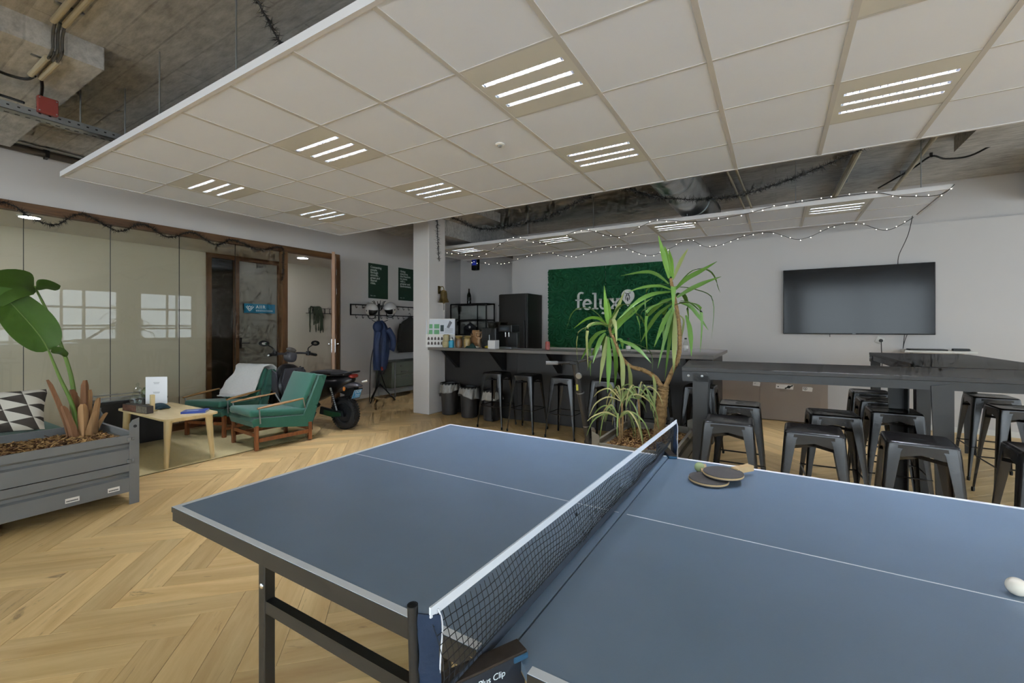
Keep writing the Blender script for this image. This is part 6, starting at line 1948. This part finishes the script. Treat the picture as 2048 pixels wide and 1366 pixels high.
MB().tube(bez([(0, 0, 0.02), (0.0, 0, 0.15), (0.06, 0, 0.26), (0.14, 0, 0.27)], 5), 0.008, 8).build('arm', M_chrome, bf)
MB().lathe([(0.015, 0.0), (0.03, -0.05), (0.028, -0.05), (0.013, 0.0)], (0.14, 0, 0.275), 14).build('shade', M_chrome, bf)

def house():
    t = thing('house_plaque', 'black house-shaped plaque with a round white mark on the kitchen cabinet', 'plaque', (-6.19, 8.33, 1.2005))
    MB().prism([(-0.18, 0), (0.18, 0), (0.18, 0.20), (0.0, 0.30), (-0.18, 0.20)], -0.02, 0.02, 'y').build('board', mat('night_blue_board', '16181f', 0.5), t, smooth=0)
    MB().prism(arc(0, 0.20, 0.03, 0.03, 0, 345, 16), -0.0215, -0.02, 'y').build('mark', M_let, t, smooth=0)
house()

ZCN = ZB + 0.0005
# picture board leaning at the pillar end of the counter
bb = thing('picture_board', 'white info board with green squares and small photos on the bar, beside the pillar', 'board', (-4.55, 5.33, ZCN), math.radians(25))
tl = Matrix.Rotation(math.radians(-2.5), 4, 'X')
MB().box(-0.235, 0.235, 0.0, 0.012, 0.0, 0.45, M=tl).build('board', M_paper, bb, smooth=0)
MB().box(-0.235, 0.235, -0.0012, 0.0, 0.205, 0.44, M=tl).build('upper_sheet', mat('pale_grey_sheet', 'c4c8d0', 0.6), bb, smooth=0)
MB().box(-0.225, 0.225, -0.0012, 0.0, 0.012, 0.195, M=tl).build('lower_sheet', mat('white_sheet', 'd8d4d0', 0.6), bb, smooth=0)
M_gsq = mat('green_square', '5f9a6c', 0.6, var=0.15)
for x in (-0.17, -0.06):
    for z in (0.24, 0.33):
        MB().box(x - 0.042, x + 0.042, -0.0022, -0.0012, z - 0.035, z + 0.035, M=tl).build('green_square', M_gsq, bb, smooth=0)
MB().box(0.0, 0.055, -0.0022, -0.0012, 0.25, 0.35, M=tl).build('dark_square', mat('dark_teal_square', '21383c', 0.6), bb, smooth=0)
MB().prism([(0.10, 0.31), (0.14, 0.30), (0.19, 0.39), (0.15, 0.42)], -0.0022, -0.0012, 'y', tl).build('grey_picture', mat('grey_picture', '66666e', 0.6, var=0.3, scale=40), bb, smooth=0)
k = MB()
for z in (0.275, 0.26, 0.245, 0.23, 0.29):
    k.box(0.07, 0.20, -0.002, -0.0012, z, z + 0.005, M=tl)
k.build('print', mat('grey_print', '8d8d8d', 0.7), bb, smooth=0)['kind'] = 'stuff'
rnd = random.Random(9)
M_ph = mat('tiny_photo', '4a3d38', 0.6, var=0.7, scale=60)
for r_ in range(2):
    for c_ in range(8):
        x, z = -0.19 + c_ * 0.054, 0.135 - r_ * 0.075
        MB().prism([(x - 0.018, z - 0.022), (x + 0.018, z - 0.022), (x + 0.016, z + 0.01), (x, z + 0.032), (x - 0.016, z + 0.01)], -0.0022, -0.0012, 'y', tl).build('photo', M_ph, bb, smooth=0)
MB().prism([(0.012, 0.012), (0.10, 0.0), (0.07, 0.3)], 0.0, 0.012, 'x', Matrix.Translation((0, 0.02, 0))).build('prop', M_paper, bb, smooth=0)

def lathe_thing(name, label, cat, x, y, prof, m, extra=None, n_=20, part='body'):
    t = thing(name, label, cat, (x, y, ZCN))
    MB().lathe(prof, n=n_).build(part, m, t)
    return t
t = lathe_thing('sweet_jar', 'round jar of beige sweets with a pale green foot, left of the blue bottle', 'jar', -4.40, 5.295, [(0, 0), (0.045, 0), (0.06, 0.03), (0.062, 0.09), (0.05, 0.11), (0, 0.11)], mat('beige_sweets', 'a49872', 0.5, var=0.5, scale=60))
MB().lathe([(0.056, 0.11), (0.045, 0.15), (0.05, 0.19), (0.03, 0.205), (0, 0.205)], n=20).build('lid', mat('brass_lid', 'a2966f', 0.4, var=0.3, scale=40), t)
t = lathe_thing('squeeze_bottle', 'bright blue squeeze bottle with white nozzle on the bar', 'bottle', -4.30, 5.30, [(0, 0), (0.04, 0), (0.042, 0.02), (0.04, 0.10), (0.03, 0.115), (0, 0.115)], mat('cyan_plastic', '1f8fae', 0.4))
MB().lathe([(0.02, 0.115), (0.02, 0.13), (0.006, 0.14), (0.004, 0.20), (0, 0.20)], n=14).build('nozzle', M_white, t)
for x, y, lb, c in ((-4.20, 5.36, 'gift jar of brown and gold wrapped sweets, right of the blue bottle', '6b4c2f'), (-4.07, 5.40, 'tall glass of gold wrapped sweets beside the cardboard box', '9b8350')):
    t = lathe_thing('sweet_jar', lb, 'jar', x, y, [(0, 0), (0.05, 0), (0.055, 0.1), (0.045, 0.14), (0, 0.14)], mat('wrapped_sweets_' + c, c, 0.35, var=0.9, scale=70))
    MB().lathe([(0.04, 0.14), (0.06, 0.17), (0.045, 0.185), (0, 0.18)], n=12).build('lid', mat('gold_foil', 'b49b62', 0.3, metal=0.5, var=0.3, scale=50), t)
bx_ = thing('cardboard_box', 'open brown cardboard box standing upright on the bar', 'box', (-4.05, 5.58, ZCN), math.radians(20))
M_card = mat('brown_card', '9a6f47', 0.8, var=0.1)
MB().box(-0.06, 0.06, -0.045, -0.04, 0.0, 0.20).box(-0.06, 0.06, 0.04, 0.045, 0.0, 0.27).box(-0.06, -0.055, -0.04, 0.04, 0.0, 0.22).box(0.055, 0.06, -0.04, 0.04, 0.0, 0.22).box(-0.06, 0.06, -0.045, 0.045, 0, 0.004).build('box', M_card, bx_, smooth=0)
MB().prism([(-0.06, 0.20), (0.06, 0.20), (0.05, 0.255), (-0.05, 0.255)], 0.046, 0.05, 'y').build('flap', M_card, bx_, smooth=0)
cl = thing('folded_cloth', 'dark green crumpled cloth lying on the bar', 'cloth', (-3.92, 5.33, ZCN))
rnd = random.Random(2)
MB().grid(lambda a, b: (0.10 * (2 * a - 1), 0.06 * (2 * b - 1), 0.002 + 0.075 * max(0, 1 - (2 * a - 1) ** 2) ** 0.6 * max(0, 1 - (2 * b - 1) ** 2) ** 0.5 * (0.75 + 0.25 * math.sin(9 * a + 7 * b))), 16, 12).build('cloth', mat('bottle_green_cloth', '1f3b34', 0.8, var=0.3, scale=30), cl, smooth=80, solid=0.003)
fg = thing('figurine', 'small carved wooden figure with raised arms on the bar', 'figurine', (-3.92, 5.50, ZCN))
M_fig = mat('painted_wood', 'a07d5c', 0.6, var=0.5, scale=40)
MB().lathe([(0, 0), (0.035, 0), (0.03, 0.02), (0.022, 0.06), (0.03, 0.12), (0.02, 0.16), (0, 0.17)], n=14).build('body', M_fig, fg)
MB().ball((0, 0, 0.195), 0.028, 12, 8).build('head', M_fig, fg)
for s in (-1, 1):
    MB().tube(bez([(s * 0.02, 0, 0.14), (s * 0.055, 0, 0.17), (s * 0.05, 0, 0.23)], 4), 0.009, 8).build('arm', M_fig, fg)
MB().box(-0.045, 0.045, -0.03, 0.03, 0.225, 0.245, bev=0.004).build('tray', M_fig, fg, smooth=0)
for (x, y, s, c, lb) in ((-3.99, 5.50, 0.045, 'b0553a', 'small orange snack packet behind the green cloth'), (-3.84, 5.33, 0.04, 'cfc6b4', 'small white paper packet lying in front of the figurine'),
                         (-3.68, 5.40, 0.05, 'b39a2e', 'small yellow packet left of the white tissue box'), (-3.74, 5.60, 0.05, '7c3b2c', 'dark red tin behind the yellow packet')):
    t = thing('snack_packet', lb, 'packet', (x, y, ZCN), rnd.random() * 3)
    vs, fs, uvs = pillow_mesh(s * 2, s * 1.4, s * 0.8, 8)
    MB().add([(p[0], p[1], p[2] + s * 0.4) for p in vs], fs).build('wrapper', mat('packet_' + c, c, 0.4, var=0.4, scale=50), t, smooth=60)
    MB().box(-s * 1.06, -s * 0.92, -s * 0.6, s * 0.6, s * 0.36, s * 0.44).build('crimp', mat('packet_' + c, c, 0.4), t, smooth=0)
tb_ = thing('tissue_box', 'white square tissue box on the front edge of the bar', 'box', (-3.53, 5.32, ZCN))
MB().box(-0.062, 0.062, -0.06, 0.06, 0, 0.125, bev=0.004).build('box', mat('box_white', 'c9c7c6', 0.6, var=0.02), tb_, smooth=0)
MB().prism(rrect(-0.035, 0.035, -0.015, 0.015, 0.014, 4), 0.1252, 0.1262, 'z').build('slot', M_dark, tb_, smooth=0)

cm = thing('coffee_machine', 'black bean-to-cup coffee machine on the bar in front of the fridge', 'coffee machine', (-3.60, 5.60, ZCN))
M_cof = mat('black_machine', '1b1a1a', 0.3, var=0.08)
MB().box(-0.24, 0.02, -0.15, 0.15, 0.0, 0.31, bev=0.012).build('body', M_cof, cm)
MB().prism([(-0.14, 0.31), (0.06, 0.31), (0.08, 0.39), (-0.16, 0.39)], -0.10, 0.10, 'y').build('bean_hopper', glass_mat('smoked_hopper', (0.25, 0.22, 0.2), 1.5, 0.05), cm, smooth=0)
MB().box(-0.15, 0.07, -0.105, 0.105, 0.391, 0.40).build('hopper_lid', M_cof, cm, smooth=0)
MB().box(0.03, 0.27, -0.10, 0.13, 0.24, 0.35, bev=0.01).build('brew_head', M_cof, cm)
MB().box(0.10, 0.27, 0.06, 0.14, 0.0, 0.24, bev=0.006).build('column', M_cof, cm)
MB().box(0.03, 0.28, -0.13, 0.06, 0.0, 0.02, bev=0.004).build('drip_tray', M_steel, cm, smooth=0)
for x in (0.12, 0.18):
    MB().cyl((x, -0.03, 0.24), (x, -0.03, 0.17), 0.012, 0.008, n=10).build('spout', M_chrome, cm)
MB().box(0.07, 0.22, -0.1012, -0.10, 0.27, 0.32).build('display', mat('dim_display', '26303a', 0.15), cm, smooth=0)
MB().tube(bez([(-0.08, -0.16, 0.0), (-0.08, -0.165, 0.1), (-0.08, -0.17, 0.2)], 4), 0.006, 8).build('milk_hose', M_steel, cm)
rc_ = thing('drink_can', 'small red and white can on the bar, left of the kick scooter handle', 'can', (-2.74, 5.5, ZCN))
MB().lathe([(0, 0), (0.028, 0), (0.033, 0.008), (0.033, 0.10), (0.026, 0.115), (0, 0.112)], n=18).build('body', mat('red_white_can', 'a04a42', 0.35, var=0.6, scale=30), rc_)
MB().lathe([(0.026, 0.115), (0.027, 0.118), (0.0, 0.114)], n=18).build('rim', M_steel, rc_)
for x, y, lb, c in ((-1.93, 5.45, 'clear plastic bottle on the bar behind the left yucca head', (0.92, 0.95, 0.95)), (-1.60, 5.5, 'clear drinking glass on the bar between the yucca heads', (0.92, 0.95, 0.95)),
                    (-0.99, 5.95, 'small clear bottle with a dark cap at the right end of the bar', (0.9, 0.92, 0.92))):
    t = thing('clear_bottle', lb, 'bottle', (x, y, ZCN))
    MB().lathe([(0, 0.002), (0.026, 0), (0.03, 0.02), (0.03, 0.11), (0.014, 0.14), (0.013, 0.165)], n=16).build('body', M_gl, t)
    MB().lathe([(0.015, 0.16), (0.015, 0.178), (0, 0.178)], n=14).build('cap', M_dark, t)
    MB().lathe([(0.0305, 0.04), (0.0305, 0.08)], n=16).build('label', M_paper, t)
gcup = thing('green_cup', 'small bright green cup on the bar behind the yucca leaves', 'cup', (-1.75, 5.55, ZCN))
MB().lathe([(0, 0), (0.025, 0), (0.034, 0.09), (0.031, 0.09), (0.023, 0.006), (0, 0.006)], n=18).build('body', mat('green_cup', '1f8f4f', 0.4), gcup)
MB().tube(bez([(0.03, 0, 0.07), (0.055, 0, 0.06), (0.05, 0, 0.03), (0.028, 0, 0.025)], 4), 0.004, 6).build('handle', MATS['green_cup'], gcup)

# bell on the pillar
bl = thing('ship_bell', 'small brass bell on a bracket on the white pillar', 'bell', (-4.62, 5.50, 1.80))
M_brass = mat('aged_brass', '6d5b38', 0.35, metal=0.8, var=0.3, scale=12)
MB().lathe([(0.0, 0.20), (0.02, 0.20), (0.045, 0.185), (0.055, 0.14), (0.06, 0.07), (0.085, 0.01), (0.09, 0.0), (0.08, 0.0), (0.05, 0.07), (0.04, 0.15), (0, 0.18)], n=26).build('bell', M_brass, bl)
MB().ball((0, 0, -0.005), 0.018, 12, 8).cyl((0, 0, 0.0), (0, 0, 0.12), 0.005, n=8).build('clapper', M_brass, bl)
MB().tube(bez([(0, 0, -0.02), (0.002, 0, -0.07), (0.0, 0, -0.13)], 4), 0.004, 6).build('cord', M_cable, bl)
MB().ball((0, 0, -0.14), 0.012, 10, 6).build('cord_knob', M_white, bl)
MB().box(-0.10, -0.092, -0.03, 0.03, 0.14, 0.27).build('bracket_plate', M_brass, bl, smooth=0)
MB().tube(bez([(-0.092, 0, 0.18), (-0.06, 0, 0.25), (-0.02, 0, 0.255), (0, 0, 0.22), (0, 0, 0.20)], 5), 0.007, 8).build('bracket_arm', M_brass, bl)

# small screen hung under the narrow ceiling
sc_ = thing('hanging_speaker', 'small black box with a blue screen hanging under the narrow ceiling', 'speaker', (-5.52, 7.62, 2.62))
MB().box(-0.075, 0.075, -0.05, 0.05, 0.0, 0.26, bev=0.006).build('box', M_dark, sc_, smooth=0)
MB().box(-0.055, 0.055, -0.0515, -0.05, 0.10, 0.245).build('screen', mat('blue_glass', '2b3aa0', 0.2, emit=('2b3aa0', 0.08)), sc_, smooth=0)
MB().cyl((0, 0, 0.26), (0, 0, 0.73), 0.008, n=8).build('drop_rod', M_dark, sc_)

# ================================================================ services under the concrete
M_tubew = mat('cream_conduit', 'b5aa90', 0.5, var=0.1)
def on_slab(name, label, cat):
    return thing(name, label, cat, (0, 0, 0))
cd = on_slab('conduit', 'pair of cream conduits with grey cables running over the concrete drop panel', 'conduit')
for dy in (0.0, 0.05):
    MB().cyl((-2.6, 0.86 + dy, 3.325), (-3.90, 0.86 + dy, 3.325), 0.018, n=10).build('tube', M_tubew, cd)
    MB().cyl((-4.12, 0.88 + dy, 3.175), (-4.50, 0.88 + dy, 3.175), 0.018, n=10).build('tube', M_tubew, cd)
for j in range(3):
    dy = 0.0 + j * 0.022
    MB().tube(bez([(-3.88, 0.865 + dy, 3.32), (-3.97, 0.875 + dy, 3.30), (-4.005, 0.88 + dy, 3.25), (-4.01, 0.88 + dy, 3.19), (-4.13, 0.885 + dy, 3.17)], 5), 0.008, 6).build('cable', mat('grey_cable', '54514b', 0.6), cd)
for x in (-3.7, -4.2):
    MB().box(x - 0.012, x + 0.012, 0.82, 0.95, 3.19 if x < -4 else 3.34, 3.195 if x < -4 else 3.35).build('clip', M_steel, cd, smooth=0)
cd2 = on_slab('grey_cable_bundle', 'dark cables looping from the conduits past the red box at top left', 'cable')
MB().tube(bez([(-4.50, 0.90, 3.175), (-4.58, 0.86, 3.16), (-4.55, 0.72, 3.15), (-4.35, 0.55, 3.165), (-4.3, 0.40, 3.17)], 6), 0.010, 6).build('cable', M_cable, cd2)
MB().tube(bez([(-4.50, 0.93, 3.175), (-4.62, 0.96, 3.16), (-4.75, 0.98, 3.12), (-4.78, 0.97, 3.05)], 6), 0.010, 6).build('cable', M_cable, cd2)
MB().tube(bez([(-4.78, 0.90, 3.06), (-4.85, 0.80, 3.09), (-4.80, 0.68, 3.06)], 6), 0.010, 6).build('cable', M_cable, cd2)
rb = thing('red_junction_box', 'flat red junction box above the perforated cable tray', 'junction box', (-4.675, 1.0, 2.99))
MB().box(-0.02, 0.02, -0.055, 0.055, 0.0, 0.12, bev=0.004).build('box', mat('red_box', '8c3a33', 0.5), rb, smooth=0)
for y in (-0.045, 0.045):
    for z in (0.01, 0.105):
        MB().ball((0.021, y, z), 0.005, 8, 6).build('screw', M_steel, rb)
ct_ = thing('cable_tray', 'perforated galvanised cable tray under the concrete at top left', 'cable tray', (-4.80, 0, 2.955))
tr_ = MB().box(0.0, 0.10, -1.0, 1.72, 0.0, 0.003).box(0.097, 0.10, -1.0, 1.72, 0.0, 0.055).box(0.0, 0.003, -1.0, 1.72, 0.0, 0.055)
to_ = tr_.build('channel', M_steel, ct_, smooth=0)
k = MB()
for i in range(50):
    y = -0.95 + i * 0.053
    k.box(0.1002, 0.101, y, y + 0.014, 0.028, 0.038)
    k.box(0.02, 0.035, y, y + 0.025, -0.001, 0.0)
k.build('slots', M_dark, ct_, smooth=0)['kind'] = 'stuff'
for y in (-0.6, 1.2):
    MB().cyl((0.05, y, 0.003), (0.05, y, 0.24 if y < 1.14 else 0.395), 0.006, n=8).build('hanger', M_steel, ct_)
pp1 = on_slab('heating_pipe', 'dark pipe along the top of the left wall', 'pipe')
MB().cyl((-6.82, -4.9, 3.28), (-6.82, 5.1, 3.28), 0.04, n=12).build('pipe', mat('dark_pipe', '4a4239', 0.5), pp1)
MB().cyl((-6.76, -4.9, 3.325), (-6.76, 5.1, 3.325), 0.014, n=8).build('thin_pipe', M_steel, pp1)
for y in (1.45, -0.5, 3.3):
    MB().box(-6.87, -6.77, y - 0.015, y + 0.015, 3.235, 3.35).build('pipe_clip', M_black, pp1, smooth=0)
# threaded hangers of the big ceiling
for i, (x, y, lb) in enumerate([(-4.56, 1.42, 'left'), (-3.75, 1.36, 'second from the left'), (-2.72, 1.36, 'third from the left')]):
    h = thing('ceiling_hanger', 'thin threaded rod holding the near edge of the large ceiling, %s' % lb, 'hanger', (x, y, 2.81), 0, 'ceiling hanger rods')
    MB().cyl((0, 0, 0.02), (0, 0, 0.54), 0.005, n=8).build('rod', M_steel, h)
    MB().box(-0.03, 0.03, -0.02, 0.02, 0.015, 0.03).build('clamp', M_black, h, smooth=0)
for i, x in enumerate((-5.2, -3.4, -2.3, -1.0, 0.2, 1.3)):
    h = thing('ceiling_hanger', 'thin rod holding the narrow ceiling over the bar, %s from the left' % ['first', 'second', 'third', 'fourth', 'fifth', 'sixth'][i], 'hanger', (x, 6.12, 2.81), 0, 'narrow ceiling hanger rods')
    MB().cyl((0, 0, 0.02), (0, 0, 0.54 if not -6.0 < x < -4.05 else 0.385), 0.005, n=8).build('rod', M_steel, h)
    MB().box(-0.02, 0.02, -0.02, 0.02, 0.015, 0.03).build('clamp', M_black, h, smooth=0)
# ventilation duct
M_duct = mat('crumpled_foil_duct', 'a9abab', 0.32, metal=0.85, var=0.2, scale=6, bump=0.8, bscale=12)
du = on_slab('ventilation_duct', 'large silver foil ventilation duct between the two suspended ceilings', 'duct')
path = bez([(-1.02, 4.5, 3.12), (-1.0, 5.3, 3.12), (-0.97, 6.2, 3.11), (-0.93, 7.2, 3.11)], 10)
MB().tube(path, [0.215 + 0.012 * (i % 3) for i in range(len(path))], 24).build('duct', M_duct, du, smooth=60)
for i in (9, 21):
    MB().tube([path[i] - Vector((0, 0.02, 0)), path[i] + Vector((0, 0.02, 0))], 0.232, 24).build('clamp_band', M_steel, du)
for i, (x, dx, r_, lb) in enumerate([(0.76, -0.03, 0.035, 'thick cream pipe across the concrete right of the garland'), (1.37, 0.03, 0.022, 'thin cream pipe across the concrete at the right'), (-0.50, 0.07, 0.015, 'thin cream pipe right of the duct, left of the pair'), (-0.40, 0.07, 0.015, 'thin cream pipe right of the duct, right of the pair')]):
    p = thing('ceiling_pipe', lb, 'pipe', (0, 0, 0), 0, 'pipes across the concrete')
    MB().tube([(x - dx, 4.6, 3.30), (x, 6.2, 3.30), (x + dx, 7.95, 3.30)], r_, 10).build('pipe', M_tubew, p)
    for y in (5.4, 7.2):
        MB().box(x - r_ - 0.012, x + r_ + 0.012, y - 0.012, y + 0.012, 3.30, 3.35).build('clip', M_steel, p, smooth=0)
bcb = thing('black_ceiling_cable', 'black cable swagging across the concrete at the upper right', 'cable', (0, 0, 0))
MB().tube(bez([(1.21, 7.75, 3.31), (1.40, 7.0, 3.30), (1.49, 6.62, 3.31), (1.62, 6.66, 3.27), (1.82, 6.68, 3.27), (1.98, 6.46, 3.31), (2.14, 6.42, 3.31), (2.9, 6.3, 3.31)], 6), 0.010, 8).build('cable', M_cable, bcb)
for p in ((1.49, 6.62, 3.32), (1.98, 6.46, 3.32)):
    MB().box(p[0] - 0.012, p[0] + 0.012, p[1] - 0.012, p[1] + 0.012, 3.30, 3.35).build('clip', M_black, bcb, smooth=0)

# ================================================================ garlands and fairy lights
M_gar = mat('dark_garland', '1c1a16', 0.8, var=0.3)
M_bulb = mat('fairy_bulb', 'ffffff', 0.4, var=0.0, emit=('fff4e0', 9.0))
def garland(name, label, pts, seed, dens=560, L=0.055):
    g_ = thing(name, label, 'garland', (0, 0, 0))
    pp_ = bez(pts, 10)
    MB().tube(pp_, 0.004, 5).build('wire', M_cable, g_)
    rnd = random.Random(seed)
    k = MB()
    for a, b in zip(pp_, pp_[1:]):
        seg = (b - a).length
        for _ in range(max(1, int(seg * dens))):
            p = a.lerp(b, rnd.random())
            d = Vector((rnd.gauss(0, 1), rnd.gauss(0, 1), rnd.gauss(0, 1))).normalized() * L * rnd.uniform(0.5, 1.2)
            s = d.orthogonal().normalized() * 0.0024
            q = d.cross(s).normalized() * 0.0024
            o = len(k.v)
            k.v += [tuple(p + s), tuple(p - s), tuple(p + q), tuple(p + d)]
            k.f += [(o, o + 1, o + 3), (o + 1, o + 2, o + 3), (o + 2, o, o + 3)]
    k.build('tinsel', M_gar, g_, smooth=0)['kind'] = 'stuff'
    return g_
garland('garland', 'dark tinsel garland hanging in a swag left of the duct, under the large ceiling edge', [(-3.75, 4.37, 2.84), (-3.55, 4.4, 2.80), (-3.12, 4.42, 2.61), (-2.62, 4.42, 2.60), (-2.16, 4.42, 2.65), (-1.69, 4.38, 2.79), (-1.62, 4.36, 2.84)], 1)
garland('garland', 'dark tinsel garland hanging in a swag across the silver duct', [(-1.40, 4.36, 2.84), (-1.30, 4.38, 2.80), (-1.06, 4.4, 2.70), (-0.83, 4.41, 2.63), (-0.395, 4.42, 2.575), (0.03, 4.42, 2.637), (0.51, 4.39, 2.775), (0.66, 4.36, 2.84)], 2)
garland('garland', 'loose end of dark garland hanging down in front of the white pillar', [(-4.42, 5.14, 3.19), (-4.44, 5.13, 3.01), (-4.43, 5.13, 2.74), (-4.40, 5.13, 2.40)], 3, 420, 0.065)
garland('garland', 'dark tinsel garland swagged along the wooden head of the glass partition', [(-6.855, 0.2, 2.69), (-6.855, 0.62, 2.55), (-6.855, 1.137, 2.688), (-6.855, 1.339, 2.571), (-6.855, 1.53, 2.534), (-6.855, 1.747, 2.70), (-6.855, 2.07, 2.563), (-6.855, 2.305, 2.70), (-6.855, 2.582, 2.58), (-6.855, 2.853, 2.696),
        (-6.855, 3.153, 2.573), (-6.855, 3.388, 2.685), (-6.855, 3.752, 2.592), (-6.855, 4.111, 2.687), (-6.855, 4.15, 2.5), (-6.855, 4.136, 2.16)], 4)
garland('garland', 'dark garland crossing the concrete above the near edge of the large ceiling', [(-2.3, 0.55, 3.30), (-2.25, 0.85, 3.20), (-2.2, 1.1, 3.1), (-2.2, 1.32, 2.86)], 5)
def fairy(label, pts, seed):
    g_ = thing('fairy_lights', label, 'string lights', (0, 0, 0))
    pp_ = bez(pts, 10)
    MB().tube(pp_, 0.0035, 5).build('wire', M_cable, g_)
    rnd = random.Random(seed)
    acc, nxt, cnt = 0.0, 0.06, 0
    bm_ = MB().ball((0, 0, 0), 0.0042, 6, 4).mesh('bulb', M_bulb, 0)
    for a, b in zip(pp_, pp_[1:]):
        acc += (b - a).length
        if acc > nxt and cnt < 140:
            o = link('bulb', bm_, g_)
            o.location = b + Vector((rnd.uniform(-0.008, 0.008), rnd.uniform(-0.01, 0.01), rnd.choice((-0.013, 0.011))))
            nxt = acc + rnd.uniform(0.07, 0.12)
            cnt += 1
    return g_
fairy('string of tiny fairy lights in swags along the near edge of the narrow ceiling', [(-5.5, 6.0, 2.80), (-4.97, 6.0, 2.72), (-4.28, 6.0, 2.60), (-3.59, 6.0, 2.82), (-3.01, 6.0, 2.68), (-2.44, 6.0, 2.82), (-1.88, 6.0, 2.66), (-1.40, 6.0, 2.815), (-0.83, 6.0, 2.74), (-0.32, 6.0, 2.77), (0.04, 6.0, 2.82), (0.83, 6.0, 2.835), (1.12, 6.0, 2.76), (1.41, 6.01, 2.73), (1.53, 6.02, 2.82)], 1)
fairy('string of tiny fairy lights in swags along the far edge of the narrow ceiling', [(-5.5, 7.29, 2.76), (-4.66, 7.29, 2.66), (-3.72, 7.29, 2.78), (-3.16, 7.29, 2.66), (-2.69, 7.29, 2.75), (-2.29, 7.29, 2.77), (-1.79, 7.29, 2.575), (-1.44, 7.29, 2.66), (-1.18, 7.29, 2.77), (-0.86, 7.29, 2.62), (-0.39, 7.29, 2.74), (-0.07, 7.29, 2.76), (0.29, 7.29, 2.62), (0.68, 7.29, 2.76), (0.94, 7.29, 2.76), (1.22, 7.29, 2.64), (1.48, 7.29, 2.77)], 2)
